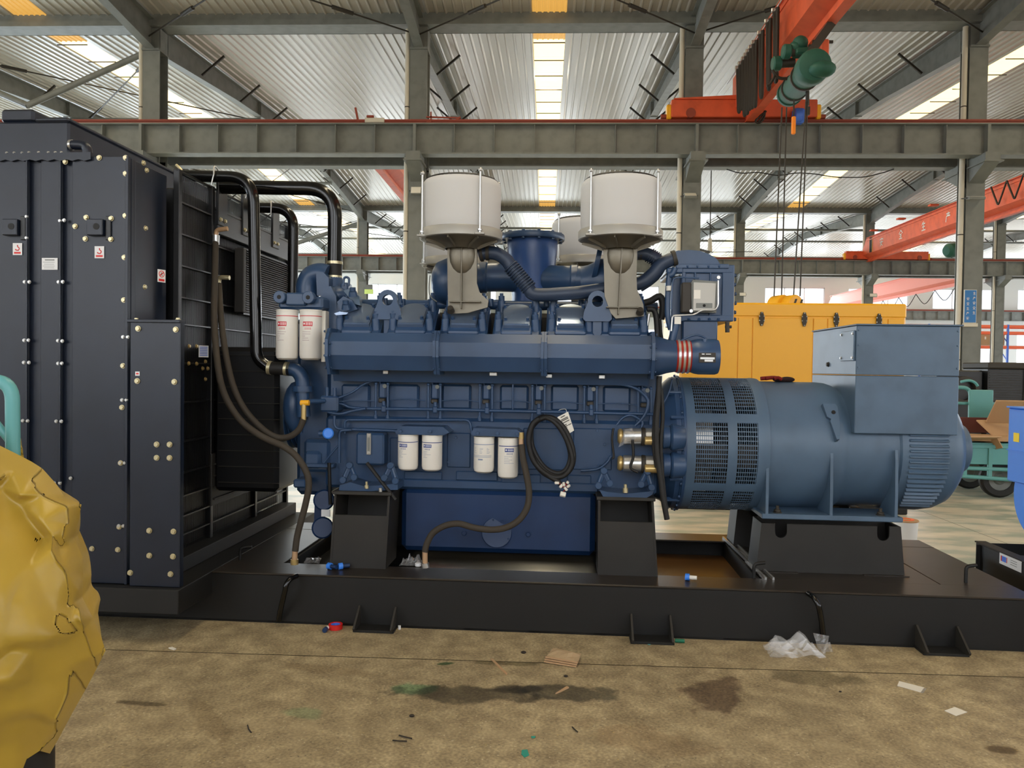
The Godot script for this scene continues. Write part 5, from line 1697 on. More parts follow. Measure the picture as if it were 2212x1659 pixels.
	for i in 4:
		var c := Vector2(0, 0)
		for p in sec:
			c += p / sec.size()
		for s in ([0] if i == 0 or i == 3 else [-1, 1]):
			var fl := []
			for p in sec:
				fl.append(c + (p - c) * (1.24 if i == 0 or i == 3 else 1.17))
			var w: float = 0.02 if s == 0 else 0.018
			part(t, "manifold_flange", G.new().prism(fl, xm[i] + s * 0.010 - w / 2, xm[i] + s * 0.010 + w / 2, side), m)
		for k in 4:
			for s in [-1, 1]:
				bolt(t, Vector3(xm[i] + s * 0.014, c.y + 0.11 - k * 0.075, z0 + 0.013 - (0.03 if k == 3 else 0.0)), Vector3(s, 0, 0), 0.007, m)
	var xr := 0.526
	var cyy := 1.687
	var xf := Transform3D(G.frame(Vector3(1, 0, 0)), Vector3(0, cyy, -4.83))
	part(t, "manifold_cone", G.new().lathe([Vector2(0.125, xr), Vector2(0.12, xr + 0.04), Vector2(0.105, 0.614), Vector2(0.097, 0.659), Vector2(0.097, 0.777)], xf, 36), m)
	var cp := part(t, "red_coupling", G.new().lathe([Vector2(0.094, 0.662), Vector2(0.100, 0.667), Vector2(0.102, 0.707), Vector2(0.100, 0.752), Vector2(0.094, 0.758)], xf, 36), mat("silicone_red", Color(0.62, 0.13, 0.08), 0.3, 0.0, false), Vector3.ZERO, "red silicone hose coupling")
	for x in [0.682, 0.71, 0.738]:
		part(cp, "hose_clamp", G.new().lathe([Vector2(0.1, x - 0.007), Vector2(0.105, x - 0.007), Vector2(0.105, x + 0.007), Vector2(0.1, x + 0.007)], xf, 36), M.steel_bright)
	part(t, "charge_pipe", G.new().lathe([Vector2(0.095, 0.749), Vector2(0.105, 0.777), Vector2(0.110, 0.805), Vector2(0.110, 0.906), Vector2(0.104, 0.923), Vector2(0, 0.923)], xf, 36), m)
	tb(t, "sensor_wire", m, [Vector3(0.677, 1.772, -4.8), Vector3(0.733, 1.804, -4.8), Vector3(0.789, 1.819, -4.8), Vector3(0.84, 1.802, -4.8), Vector3(0.851, 1.78, -4.8)], 0.006, 4, 6)
	cy(t, "sensor", m, Vector3(0.834, 1.767, -4.78), Vector3(0.831, 1.796, -4.78), 0.014, 10)
	var np := pr(t, "nameplate", M.dark_iron, [Vector2(0.791, 1.709), Vector2(0.89, 1.71), Vector2(0.891, 1.651), Vector2(0.792, 1.65)], -4.715, -4.722)
	part(np, "nameplate_print", G.new().box(Vector3(0.841, 1.676, -4.713), Vector3(0.085, 0.012, 0.002)).box(Vector3(0.849, 1.662, -4.713), Vector3(0.05, 0.012, 0.002)).box(Vector3(0.815, 1.701, -4.713), Vector3(0.016, 0.006, 0.002)).box(Vector3(0.846, 1.701, -4.713), Vector3(0.03, 0.004, 0.002)), M.steel_bright)
	# vee: bank decks and heads
	for s in [1, -1]:
		var poly := [Vector2(s * 0.46, 1.50), Vector2(s * 0.52, 1.62), Vector2(s * 0.30, 1.80), Vector2(s * 0.14, 1.66), Vector2(s * 0.14, 1.5), Vector2(s * 0.40, 1.5)]
		part(t, "cylinder_bank", G.new().prism(poly, -1.527, 0.513, Transform3D(Basis(Vector3(0, 0, 1), Vector3(0, 1, 0), Vector3(-1, 0, 0)), Vector3(0, 0, -5.4)) * Transform3D(Basis.from_scale(Vector3(1, 1, -1)), Vector3.ZERO)), m)
	var hn := Vector3(0, 0.74, 0.67)
	var hv := Vector3(0, 0.67, -0.74)
	var body := G.new()
	body.box(Vector3(0, 0, -0.07), Vector3(0.305, 0.30, 0.14), 0.012)
	body.box(Vector3(0, -0.02, 0.005), Vector3(0.20, 0.26, 0.03), 0.01)
	var cover := G.new()
	var arch := [Vector2(-0.083, -0.105), Vector2(0.083, -0.105), Vector2(0.088, -0.02), Vector2(0.094, 0.06)]
	arch += bow(0.112, 8, 0.57, PI - 0.57, Vector2(0, 0.0))
	arch += [Vector2(-0.094, 0.06), Vector2(-0.088, -0.02)]
	cover.prism(arch, 0.0, 0.045)
	var small := []
	for p in arch:
		small.append(p * 0.93)
	cover.prism(small, 0.045, 0.052)
	cover.box(Vector3(0, -0.10, 0.012), Vector3(0.185, 0.035, 0.014), 0.004)
	var stud := G.new()
	stud.cyl(Vector3(0, 0, -0.02), Vector3(0, 0, 0.055), 0.030, 16, 0.025)
	stud.cyl(Vector3(0, 0, 0.055), Vector3(0, 0, 0.088), 0.022, 6)
	stud.cyl(Vector3(0, 0, 0.088), Vector3(0, 0, 0.105), 0.012, 10)
	var sbolt := G.new()
	sbolt.cyl(Vector3.ZERO, Vector3(0, 0, 0.02), 0.013, 12)
	sbolt.cyl(Vector3(0, 0, 0.02), Vector3(0, 0, 0.034), 0.010, 6)
	var bm := body.mesh()
	var cm := cover.mesh()
	var sm := stud.mesh()
	var bm2 := sbolt.mesh()
	var glossy := (m as StandardMaterial3D).duplicate() as StandardMaterial3D
	glossy.resource_name = "cover_blue"
	glossy.roughness = 0.16
	glossy.metallic = 0.55
	glossy.albedo_color = Color(0.48, 0.55, 0.65)
	glossy.clearcoat_enabled = true
	glossy.clearcoat = 0.8
	glossy.clearcoat_roughness = 0.12
	for s in [1, -1]:
		for p in [Vector3(-1.358, 1.906, -4.96), Vector3(-1.008, 1.909, -4.96), Vector3(-0.667, 1.909, -4.96), Vector3(-0.327, 1.909, -4.96), Vector3(0.013, 1.913, -4.96), Vector3(0.353, 1.913, -4.96)]:
			var o: Vector3 = p if s == 1 else Vector3(p.x, p.y, -10.8 - p.z)
			var hb := Basis(Vector3(s, 0, 0), Vector3(0, 0.67, -0.74 * s), Vector3(0, 0.74, 0.67 * s))
			var h := part(t, "cylinder_head", bm, m, o)
			h.basis = hb
			part(h, "rocker_cover", cm, glossy)
			if s == 1:
				for q in [Vector2(-0.118, -0.08), Vector2(0.118, -0.08), Vector2(-0.112, 0.115), Vector2(0.112, 0.115)]:
					part(h, "head_nut", sm, m, Vector3(q.x, q.y, 0.0)).basis = Basis(Vector3(1, 0, 0), -0.62)
				for q in [Vector2(-0.07, -0.055), Vector2(0.07, -0.055), Vector2(-0.083, 0.075), Vector2(0.083, 0.075)]:
					part(h, "cover_bolt", bm2, m, Vector3(q.x, q.y, 0.035))
	cy(t, "water_rail", m, Vector3(-1.428, 2.029, -5.2), Vector3(0.592, 2.023, -5.2), 0.030, 16)
	for p in [Vector3(-1.299, 2.03, -5.2), Vector3(-0.955, 2.029, -5.2), Vector3(-0.514, 2.029, -5.2), Vector3(-0.134, 2.029, -5.2)]:
		part(t, "rail_sleeve", G.new().cyl(p, p + Vector3(0.06, 0, 0), 0.034, 16), m)
	bx(t, "exhaust_gallery", M.dark_iron, -1.2, 0.45, 1.78, 1.98, -5.28, -5.52, 0.03)
	for p in [Vector3(-1.229, 2.009, -5.1), Vector3(-1.109, 2.004, -5.1), Vector3(-0.516, 2.009, -5.1), Vector3(-0.147, 2.012, -5.1), Vector3(0.082, 2.007, -5.1)]:
		cy(t, "rail_stay", m, p, p + Vector3(0, 0.05, 0), 0.018, 8)
	# lifting eyes
	for c in [Vector3(-1.161, 1.992, -4.88), Vector3(0.182, 1.991, -4.85)]:
		var o := []
		o += bow(0.062, 10, -0.2, PI + 0.2, Vector2(0, 0.04))
		o += [Vector2(-0.085, -0.03), Vector2(-0.09, -0.075), Vector2(-0.075, -0.09), Vector2(0.075, -0.09), Vector2(0.09, -0.075), Vector2(0.085, -0.03)]
		var eye := CSGCombiner3D.new()
		var body2 := CSGPolygon3D.new()
		body2.polygon = PackedVector2Array(o)
		body2.depth = 0.04
		body2.material = m
		var hole := CSGCylinder3D.new()
		hole.operation = CSGShape3D.OPERATION_SUBTRACTION
		hole.radius = 0.035
		hole.height = 0.2
		hole.sides = 24
		hole.material = m
		hole.rotation = Vector3(PI / 2, 0, 0)
		hole.position = Vector3(0, 0.035, 0)
		eye.name = "lifting_eye"
		body2.name = "eye_plate"
		hole.name = "eye_hole"
		eye.add_child(body2)
		eye.add_child(hole)
		eye.position = c - base_of[t]
		t.add_child(eye, true)
		bx(t, "eye_foot", m, c.x - 0.03, c.x + 0.03, c.y - 0.22, c.y - 0.08, c.z - 0.05, c.z - 0.02, 0.004)
	# air filters: two near, two far
	air_filter(t, Vector3(-0.687, 2.636, -4.86), [147, 57, 237, 327], 2.469, 2.77)
	air_filter(t, Vector3(0.316, 2.631, -4.86), [136, 38, 226, 318], 2.47, 2.772)
	air_filter(t, Vector3(0.108, 2.612, -6.1), [136, 46, 226, 316], 2.474, 2.757)
	air_filter(t, Vector3(-0.91, 2.61, -6.1), [147, 57, 237, 327], 2.463, 2.75)
	# near filter brackets, cast in bare aluminium
	var al: Material = M.cast_alu
	for q in [[[Vector2(-0.772, 2.401), Vector2(-0.584, 2.401), Vector2(-0.58, 2.133), Vector2(-0.562, 2.075), Vector2(-0.505, 2.023), Vector2(-0.511, 1.982), Vector2(-0.637, 1.946), Vector2(-0.755, 1.939), Vector2(-0.762, 2.006), Vector2(-0.766, 2.109)], 998, Vector3(-0.676, 2.279, -4.84), Vector3(-0.675, 2.366, -4.84), Vector3(-0.675, 1.969, -4.84), Vector3(-0.74, 1.955, -4.82), Vector3(-0.681, 2.428, -4.86)],
			[[Vector2(0.21, 2.397), Vector2(0.419, 2.398), Vector2(0.42, 2.174), Vector2(0.424, 2.102), Vector2(0.465, 2.007), Vector2(0.469, 1.935), Vector2(0.295, 1.919), Vector2(0.263, 1.954), Vector2(0.224, 2.057)], 1340, Vector3(0.318, 2.282, -4.84), Vector3(0.325, 2.374, -4.84), Vector3(0.309, 1.942, -4.84), Vector3(0.442, 1.954, -4.82), Vector3(0.32, 2.43, -4.86)]]:
		var b := pr(t, "filter_bracket", al, q[0], -4.84, -4.875)
		part(b, "bracket_rib", G.new().bar(q[3] + Vector3(0, 0.02, 0.02), q[4] + Vector3(0, 0, 0.015), 0.045, 0.009, 0.003), al)
		part(b, "bracket_boss", G.new().sph(Vector3.ZERO, 0.085, 28, Vector3(1.0, 1.45, 0.55)), al, q[2] + Vector3(0, 0.035, -0.01))
		part(b, "bracket_collar", G.new().box(q[3] + Vector3(0, 0.01, 0.0), Vector3(0.21, 0.022, 0.06), 0.006), al)
		part(b, "bracket_foot", G.new().box(q[4] + Vector3(0.025, 0.045, 0.012), Vector3(0.2, 0.008, 0.06), 0.002), al)
		part(b, "foot_bolt", G.new().cyl(q[5], q[5] + Vector3(0, 0.02, 0.03), 0.024, 14, 0.018), M.dark_iron)
		part(b, "bracket_neck", G.new().lathe([Vector2(0.085, -0.06), Vector2(0.10, 0.0), Vector2(0.16, 0.035)], Transform3D(Basis(), q[6]), 28), al)
	for q in [Vector3(0.12, 2.321, -6.1), Vector3(-0.907, 2.315, -6.1)]:
		bx(t, "filter_bracket", al, q.x - 0.1, q.x + 0.1, q.y - 0.4, q.y + 0.12, q.z + 0.01, q.z - 0.03)
	# exhaust stack and turbochargers
	var sx := Vector3(-0.262, 2.52, -5.45)
	part(t, "exhaust_stack", G.new().lathe([Vector2(0.17, 0.0), Vector2(0.178, -0.02), Vector2(0.176, -0.10), Vector2(0.165, -0.2), Vector2(0.15, -0.3), Vector2(0.14, -0.42), Vector2(0.14, -0.5)], Transform3D(Basis(), sx), 14), mat("stack_blue", Color(0.20, 0.33, 0.55), 0.34))
	var fl := part(t, "stack_flange", G.new().lathe([Vector2(0, 0.02), Vector2(0.225, 0.02), Vector2(0.228, 0.012), Vector2(0.228, -0.012), Vector2(0.225, -0.02), Vector2(0.17, -0.022)], Transform3D(Basis(), sx), 48), m)
	for k in 12:
		var a := TAU * k / 12 + 0.26
		bolt(fl, sx + Vector3(cos(a) * 0.205, -0.018, sin(a) * 0.205), Vector3.DOWN, 0.013, m)
		bolt(fl, sx + Vector3(cos(a) * 0.205, 0.019, sin(a) * 0.205), Vector3.UP, 0.011, m)
	for q in [[Vector3(-0.82, 2.178, -5.2), Vector3(-0.588, 2.223, -5.3), Vector3(-0.386, 2.235, -5.4), 0.165], [Vector3(0.238, 2.196, -5.25), Vector3(0.035, 2.207, -5.3), Vector3(-0.142, 2.224, -5.4), 0.155]]:
		var a: Vector3 = q[0]
		var d := 1.0 if q[1].x > a.x else -1.0
		var vf := Transform3D(G.frame(Vector3(d, 0, 0)), a)
		part(t, "turbo_housing", G.new().lathe([Vector2(0, -0.1), Vector2(0.09, -0.1), Vector2(0.14, -0.07), Vector2(q[3], -0.01), Vector2(q[3], 0.03), Vector2(q[3] - 0.03, 0.08), Vector2(0.11, 0.11), Vector2(0.1, 0.16)], vf, 12), m)
		part(t, "exhaust_pipe", G.new().tube(spline([a, q[1], q[2]], 5), 0.1, 22), m)
		part(t, "pipe_band", G.new().cyl(q[1] - Vector3(0.03, 0, 0), q[1] + Vector3(0.03, 0, 0), 0.108, 22, -1.0, 0.01), m)
	tb(t, "turbo_oil_pipe", M.steel_grey, [Vector3(-0.908, 2.201, -5), Vector3(-0.914, 2.125, -5), Vector3(-0.904, 2.064, -5), Vector3(-0.86, 2.028, -5)], 0.004, 4, 6)
	# dark crossover hoses
	var dk := mat("hose_blue", Color(0.17, 0.23, 0.32), 0.45)
	var pts := spline([Vector3(-0.584, 2.33, -4.95), Vector3(-0.53, 2.342, -4.95), Vector3(-0.461, 2.334, -4.95), Vector3(-0.403, 2.295, -4.95), Vector3(-0.373, 2.254, -4.95), Vector3(-0.263, 2.118, -4.95), Vector3(-0.233, 2.082, -4.95), Vector3(-0.179, 2.074, -4.95), Vector3(-0.055, 2.08, -4.95), Vector3(0.099, 2.093, -4.95), Vector3(0.269, 2.121, -4.95), Vector3(0.444, 2.151, -4.95), Vector3(0.525, 2.205, -4.95), Vector3(0.588, 2.275, -4.95), Vector3(0.674, 2.314, -4.95)], 5)
	tb(t, "crossover_hose", dk, pts, 0.043, 0, 18)
	var bel := G.new()
	for i in 11:
		var c: Vector3 = Vector3(-0.373, 2.254, -4.95).lerp(Vector3(-0.257, 2.118, -4.95), i / 10.0)
		var d: Vector3 = (Vector3(-0.257, 2.118, -4.95) - Vector3(-0.373, 2.254, -4.95)).normalized() * 0.0042
		bel.cyl(c - d * 1.3, c + d * 1.3, 0.053, 22, -1.0, 0.003)
	part(t, "bellows", bel, dk)
	for q in [[Vector3(-0.536, 2.342, -4.95), Vector3(-0.515, 2.342, -4.95)], [Vector3(-0.575, 2.333, -4.95), Vector3(-0.557, 2.336, -4.95)], [Vector3(0.651, 2.308, -4.95), Vector3(0.674, 2.314, -4.95)]]:
		cy(t, "hose_clamp", M.dark_iron, q[0], q[1], 0.050, 18)
	tb(t, "crossover_hose", dk, [Vector3(0.434, 2.347, -5), Vector3(0.481, 2.347, -5), Vector3(0.54, 2.323, -5), Vector3(0.579, 2.282, -5), Vector3(0.554, 2.223, -5), Vector3(0.502, 2.175, -5), Vector3(0.449, 2.139, -5)], 0.042, 5, 14)
	for i in 5:
		var c: Vector3 = Vector3(0.511, 2.338, -5).lerp(Vector3(0.558, 2.309, -5), i / 4.0)
		cy(t, "bellows", dk, c, c + Vector3(0.006, -0.004, 0), 0.050, 18)
	cy(t, "hose_clamp", M.dark_iron, Vector3(0.44, 2.347, -5), Vector3(0.463, 2.347, -5), 0.041, 18)
	cy(t, "elbow_flange", m, Vector3(0.175, 2.339, -5.2), Vector3(0.206, 2.333, -5.2), 0.15, 24)
	# control cover at the flywheel end
	bx(t, "rear_cover", m, 0.728, 1.035, 1.921, 2.262, -4.97, -5.75, 0.01)
	for q in [[0.71, 1.033, 2.218, 2.271], [0.716, 1.039, 1.914, 1.955]]:
		bx(t, "cover_frame", m, q[0], q[1], q[2], q[3], -4.95, -5.77, 0.006)
	for q in [[0.713, 0.739, 1.913, 2.27], [0.967, 1.042, 1.915, 2.271], [0.792, 0.804, 1.925, 2.242], [0.888, 0.899, 1.926, 2.242]]:
		bx(t, "cover_rib", m, q[0], q[1], q[2], q[3], -4.952, -5.0, 0.004)
	pr(t, "dome", m, [Vector2(0.695, 2.267), Vector2(0.694, 2.343), Vector2(0.705, 2.364), Vector2(0.763, 2.367), Vector2(0.827, 2.361), Vector2(0.886, 2.341), Vector2(0.932, 2.312), Vector2(0.962, 2.268)], -4.97, -5.75)
	pr(t, "dome_face", m, [Vector2(0.661, 2.264), Vector2(0.659, 2.346), Vector2(0.679, 2.358), Vector2(0.697, 2.361), Vector2(0.727, 2.264)], -4.95, -5.7)
	bx(t, "dome_flange", m, 0.674, 1.005, 2.246, 2.275, -4.94, -5.77, 0.004)
	bx(t, "conduit_plate", m, 0.66, 0.743, 1.774, 2.208, -5.02, -5.1, 0.006)
	bx(t, "lower_cover", m, 0.726, 0.947, 1.774, 1.921, -4.97, -5.6, 0.008)
	for p in [Vector3(0.747, 2.258, -4.945), Vector3(0.808, 2.258, -4.945), Vector3(0.877, 2.258, -4.945), Vector3(0.943, 2.259, -4.945), Vector3(0.762, 1.924, -4.945), Vector3(0.825, 1.925, -4.945), Vector3(0.889, 1.926, -4.945), Vector3(0.946, 1.926, -4.945)]:
		bolt(t, p, Vector3(0, 0.6, 1), 0.008, m)
	for p in [Vector3(1.05, 2.211, -5), Vector3(1.051, 2.152, -5), Vector3(1.055, 2.093, -5), Vector3(1.057, 2.034, -5), Vector3(1.055, 1.975, -5), Vector3(1.056, 1.931, -5)]:
		bolt(t, p, Vector3(1, 0, 0), 0.011, m)
	cy(t, "drain_cock", M.dark_iron, Vector3(1.002, 1.912, -4.95), Vector3(1.004, 1.845, -4.95), 0.014, 10)
	cy(t, "drain_tap", M.dark_iron, Vector3(0.989, 1.88, -4.95), Vector3(1.029, 1.88, -4.95), 0.009, 8)
	pr(t, "controller", M.steel_grey, [Vector2(0.765, 2.148), Vector2(0.776, 2.171), Vector2(0.928, 2.16), Vector2(0.923, 1.964), Vector2(0.771, 1.968)], -4.9, -4.94)
	var ecu := pr(t, "controller_face", mat("ecu_grey", Color(0.72, 0.71, 0.68), 0.5, 0.2, false), [Vector2(0.778, 2.152), Vector2(0.915, 2.147), Vector2(0.909, 1.974), Vector2(0.778, 1.976)], -4.885, -4.9)
	part(ecu, "controller_label", G.new().box(Vector3(0.801, 2.077, -4.884), Vector3(0.04, 0.055, 0.002)), M.can_white)
	part(ecu, "controller_socket", G.new().box(Vector3(0.845, 2.008, -4.884), Vector3(0.1, 0.03, 0.004), 0.002), M.steel_grey)
	part(ecu, "controller_port", G.new().cyl(Vector3(0.845, 2.008, -4.882), Vector3(0.844, 2.007, -4.878), 0.009, 14), M.black)
	bx(t, "controller_box", M.dark_iron, 0.706, 0.77, 1.962, 2.153, -4.895, -4.97, 0.008)
	for p in [Vector3(0.926, 2.181, -4.88), Vector3(0.762, 1.972, -4.88)]:
		cy(t, "controller_mount", M.steel_bright, p, p + Vector3(0, 0, 0.02), 0.011, 12)
	tb(t, "fuel_line", m, [Vector3(0.641, 1.982, -4.87), Vector3(0.646, 2.144, -4.87), Vector3(0.671, 2.178, -4.87), Vector3(0.737, 2.179, -4.87), Vector3(0.808, 2.176, -4.87)], 0.0055, 4, 8)
	tb(t, "fuel_line", M.steel_bright, elbow([Vector3(0.643, 1.846, -4.87), Vector3(0.647, 1.942, -4.87), Vector3(0.784, 1.949, -4.87), Vector3(0.826, 1.978, -4.87), Vector3(0.911, 1.979, -4.87), Vector3(0.928, 2.007, -4.87), Vector3(0.925, 2.163, -4.87)], 0.02, 4), 0.0055, 0, 8)
	for q in [[Vector3(0.633, 2.215, -4.93), Vector3(0.626, 2.098, -4.93), Vector3(0.626, 1.951, -4.93), Vector3(0.648, 1.858, -4.93)], [Vector3(0.666, 2.243, -4.92), Vector3(0.649, 2.208, -4.92), Vector3(0.629, 2.196, -4.92)]]:
		tb(t, "conduit", m, q, 0.018, 5, 10)
	cy(t, "conduit", m, Vector3(0.683, 1.921, -4.9), Vector3(0.648, 1.775, -4.9), 0.024, 12)
	bx(t, "conduit_tag", M.can_white, 0.662, 0.702, 1.89, 1.936, -4.872, -4.876, 0.0)
	bx(t, "tee_fitting", m, 0.614, 0.718, 2.213, 2.248, -4.92, -4.97, 0.008)
	cy(t, "white_collar", M.can_white, Vector3(0.63, 2.13, -4.9), Vector3(0.631, 2.1, -4.9), 0.02, 12)
	tb(t, "harness", M.rubber, [Vector3(0.5, 1.987, -4.95), Vector3(0.541, 1.982, -4.95), Vector3(0.559, 1.923, -4.95), Vector3(0.567, 1.805, -4.95)], 0.018, 4, 10)
	tb(t, "harness", M.rubber, [Vector3(0.585, 1.926, -5), Vector3(0.593, 1.837, -5), Vector3(0.602, 1.793, -5)], 0.012, 3, 8)
	tb(t, "drain_hose", M.rubber, [Vector3(0.479, 2.034, -5.05), Vector3(0.53, 2.049, -5.05), Vector3(0.589, 2.079, -5.05), Vector3(0.61, 2.02, -5.05), Vector3(0.6, 1.93, -5.05)], 0.022, 4, 10)
	cy(t, "bright_link", M.steel_bright, Vector3(0.512, 1.958, -4.95), Vector3(0.494, 1.84, -4.95), 0.010, 8)
	# flywheel housing and starters
	var fx := Transform3D(G.frame(Vector3(1, 0, 0)), AX)
	part(t, "flywheel_housing", G.new().lathe([Vector2(0, 0.588), Vector2(0.38, 0.588), Vector2(0.40, 0.644), Vector2(0.44, 0.688), Vector2(0.452, 0.703), Vector2(0.452, 0.732), Vector2(0.458, 0.738), Vector2(0.458, 0.767), Vector2(0.30, 0.767)], fx, 56), m)
	var fh := part(t, "housing_flange", G.new().lathe([Vector2(0.452, 0.744), Vector2(0.465, 0.747), Vector2(0.465, 0.761), Vector2(0.452, 0.764)], fx, 56), m)
	for k in 24:
		var a := TAU * k / 24
		bolt(fh, AX + Vector3(0.744, cos(a) * 0.458, sin(a) * 0.458), Vector3(-1, 0, 0), 0.012, m)
	for k in 5:
		var a := -0.9 + k * 0.45
		part(t, "housing_rib", G.new().box(AX + Vector3(0.709, sin(a) * 0.448, cos(a) * 0.448), Vector3(0.09, 0.02, 0.03), 0.004, Basis(Vector3(1, 0, 0), -a)), m)
	for yy in [0, 1]:
		var a: Vector3 = [Vector3(0.323, 1.179, -4.9), Vector3(0.325, 1.008, -4.9)][yy]
		var b: Vector3 = [Vector3(0.595, 1.179, -4.9), Vector3(0.599, 1.003, -4.9)][yy]
		var d: Vector3 = (b - a)
		var st := part(t, "starter_motor", G.new().cyl(a + d * 0.12, a + d * 0.55, 0.052, 24, -1.0, 0.006).cyl(a + d * 0.62, b, 0.055, 24, -1.0, 0.006), M.steel_bright)
		part(st, "starter_end", G.new().cyl(a, a + d * 0.12, 0.048, 20, -1.0, 0.01), M.brass)
		part(st, "starter_band", G.new().cyl(a + d * 0.55, a + d * 0.62, 0.058, 24), M.dark_iron)
		part(st, "solenoid", G.new().cyl(a + d * 0.6 + Vector3(0, -0.02, 0.06), a + d * 0.9 + Vector3(0, -0.02, 0.06), 0.026, 18, -1.0, 0.004), M.brass)
		part(st, "terminal", G.new().box(a + d * 0.72 + Vector3(0, 0.02, 0.055), Vector3(0.05, 0.025, 0.03), 0.004), M.can_white)
		part(st, "starter_nose", G.new().cyl(b, b + d * 0.22, 0.075, 24, 0.07, 0.01).cyl(b + d * 0.2, b + d * 0.55, 0.085, 24, 0.07, 0.012), m)
	tb(t, "starter_cable", M.rubber, [Vector3(0.293, 1.232, -4.85), Vector3(0.285, 1.159, -4.85), Vector3(0.298, 1.058, -4.85), Vector3(0.287, 1.043, -4.85)], 0.007, 4, 6)
	tb(t, "starter_cable", M.rubber, [Vector3(0.409, 1.165, -4.82), Vector3(0.417, 1.064, -4.82), Vector3(0.401, 0.991, -4.82), Vector3(0.447, 0.963, -4.82)], 0.009, 4, 6)
	tb(t, "harness", M.rubber, [Vector3(0.563, 1.565, -4.78), Vector3(0.56, 1.428, -4.78), Vector3(0.551, 1.257, -4.78), Vector3(0.557, 1.086, -4.78), Vector3(0.58, 0.943, -4.78), Vector3(0.599, 0.815, -4.78), Vector3(0.626, 0.681, -4.78)], 0.017, 6, 10)
	tb(t, "harness", M.rubber, [Vector3(0.578, 1.485, -4.8), Vector3(0.59, 1.313, -4.8), Vector3(0.581, 1.141, -4.8), Vector3(0.593, 0.969, -4.8), Vector3(0.613, 0.797, -4.8), Vector3(0.625, 0.74, -4.8)], 0.013, 6, 10)
	tb(t, "harness", M.rubber, [Vector3(0.568, 1.565, -4.82), Vector3(0.558, 1.455, -4.82), Vector3(0.544, 1.297, -4.82), Vector3(0.541, 1.138, -4.82), Vector3(0.561, 0.995, -4.82)], 0.012, 6, 10)
	# oil filters on their heads
	var blue1 := can_mat("can_blue_print", true, 3, false, -0.03)
	var blue2 := can_mat("can_fine_print", true, 5, true, 0.0)
	var blue3 := can_mat("can_blue_side", true, 8, false, 0.06)
	var red1 := can_mat("can_red_print", false, 9, false, 0.0)
	var red2 := can_mat("can_red_side", false, 12, false, 0.03)
	for q in [[Vector3(-1.024, 1.153, -4.92), blue1], [Vector3(-0.867, 1.153, -4.92), blue1], [Vector3(-0.529, 1.148, -4.92), blue2], [Vector3(-0.373, 1.145, -4.92), blue3]]:
		spin_on(t, q[0], 0.066, 0.222 if q[0].x < -0.45 else 0.250, q[1], "oil_filter")
	for q in [[[Vector2(-1.061, 1.22), Vector2(-0.785, 1.219), Vector2(-0.743, 1.185), Vector2(-0.784, 1.166), Vector2(-1.084, 1.166), Vector2(-1.096, 1.181)], 0], [[Vector2(-0.589, 1.217), Vector2(-0.311, 1.211), Vector2(-0.281, 1.188), Vector2(-0.292, 1.164), Vector2(-0.588, 1.167), Vector2(-0.606, 1.181)], 0]]:
		pr(t, "filter_head", m, q[0], -4.85, -5.05)
	for p in [Vector3(-1.06, 1.187, -4.86), Vector3(-0.868, 1.191, -4.86), Vector3(-0.564, 1.185, -4.86), Vector3(-0.437, 1.185, -4.86), Vector3(-0.313, 1.184, -4.86)]:
		bolt(t, p + Vector3(0, 0, 0.01), Vector3(0, 0, 1), 0.012, m)
	cy(t, "hose_tail", M.brass, Vector3(-0.287, 1.194, -4.86), Vector3(-0.286, 1.153, -4.86), 0.018, 12)
	cy(t, "hose_ferrule", M.copper_paint, Vector3(-0.286, 1.153, -4.86), Vector3(-0.286, 1.108, -4.86), 0.016, 12)
	# fuel filters at the gear end
	for q in [[Vector3(-1.827, 1.949, -4.9), red1], [Vector3(-1.67, 1.95, -4.9), red2]]:
		spin_on(t, q[0], 0.071, 0.315, q[1], "fuel_filter")
	bx(t, "fuel_filter_head", m, -1.874, -1.58, 1.962, 2.045, -4.86, -5.05, 0.015)
	bx(t, "fuel_filter_block", m, -1.817, -1.683, 1.983, 2.066, -4.83, -4.9, 0.01)
	for p in [Vector3(-1.849, 2.035, -4.86), Vector3(-1.66, 2.034, -4.86)]:
		var b := cy(t, "banjo_boss", m, p, p + Vector3(0, 0, 0.05), 0.040, 24, -1.0, 0.004)
		part(b, "boss_hole", G.new().cyl(p + Vector3(0, 0, 0.05), p + Vector3(0, 0, 0.051), 0.015, 6), M.black)
	bx(t, "filter_heat_shield", M.can_white, -1.607, -1.58, 1.624, 1.958, -4.92, -5.0, 0.003)
	# thermostat housing and water elbows
	tb(t, "water_elbow", m, [Vector3(-1.775, 2.047, -5.15), Vector3(-1.782, 2.135, -5.15), Vector3(-1.757, 2.199, -5.15), Vector3(-1.699, 2.224, -5.15), Vector3(-1.641, 2.212, -5.15)], 0.075, 6, 22)
	pr(t, "elbow_flange", m, [Vector2(-1.689, 2.224), Vector2(-1.641, 2.225), Vector2(-1.602, 2.187), Vector2(-1.598, 2.069), Vector2(-1.681, 2.068)], -5.05, -5.25)
	pr(t, "thermostat_housing", m, [Vector2(-1.642, 2.114), Vector2(-1.573, 2.127), Vector2(-1.535, 2.06), Vector2(-1.521, 1.876), Vector2(-1.539, 1.815), Vector2(-1.614, 1.808)], -5.0, -5.35)
	part(t, "pipe_stub", G.new().cyl(Vector3(-1.611, 2.205, -5.2), Vector3(-1.61, 2.104, -5.2), 0.055, 20, 0.075), m)
	part(t, "thermostat_top", G.new().sph(Vector3(-1.575, 2.074, -5.15), 0.09, 20, Vector3(1.2, 0.8, 1.1)), m)
	for q in [[-1.538, -1.484, 2.069, 2.163, -5.1], [-1.513, -1.393, 2.034, 2.065, -5.05]]:
		bx(t, "end_bracket", m, q[0], q[1], q[2], q[3], q[4], q[4] - 0.1, 0.01)
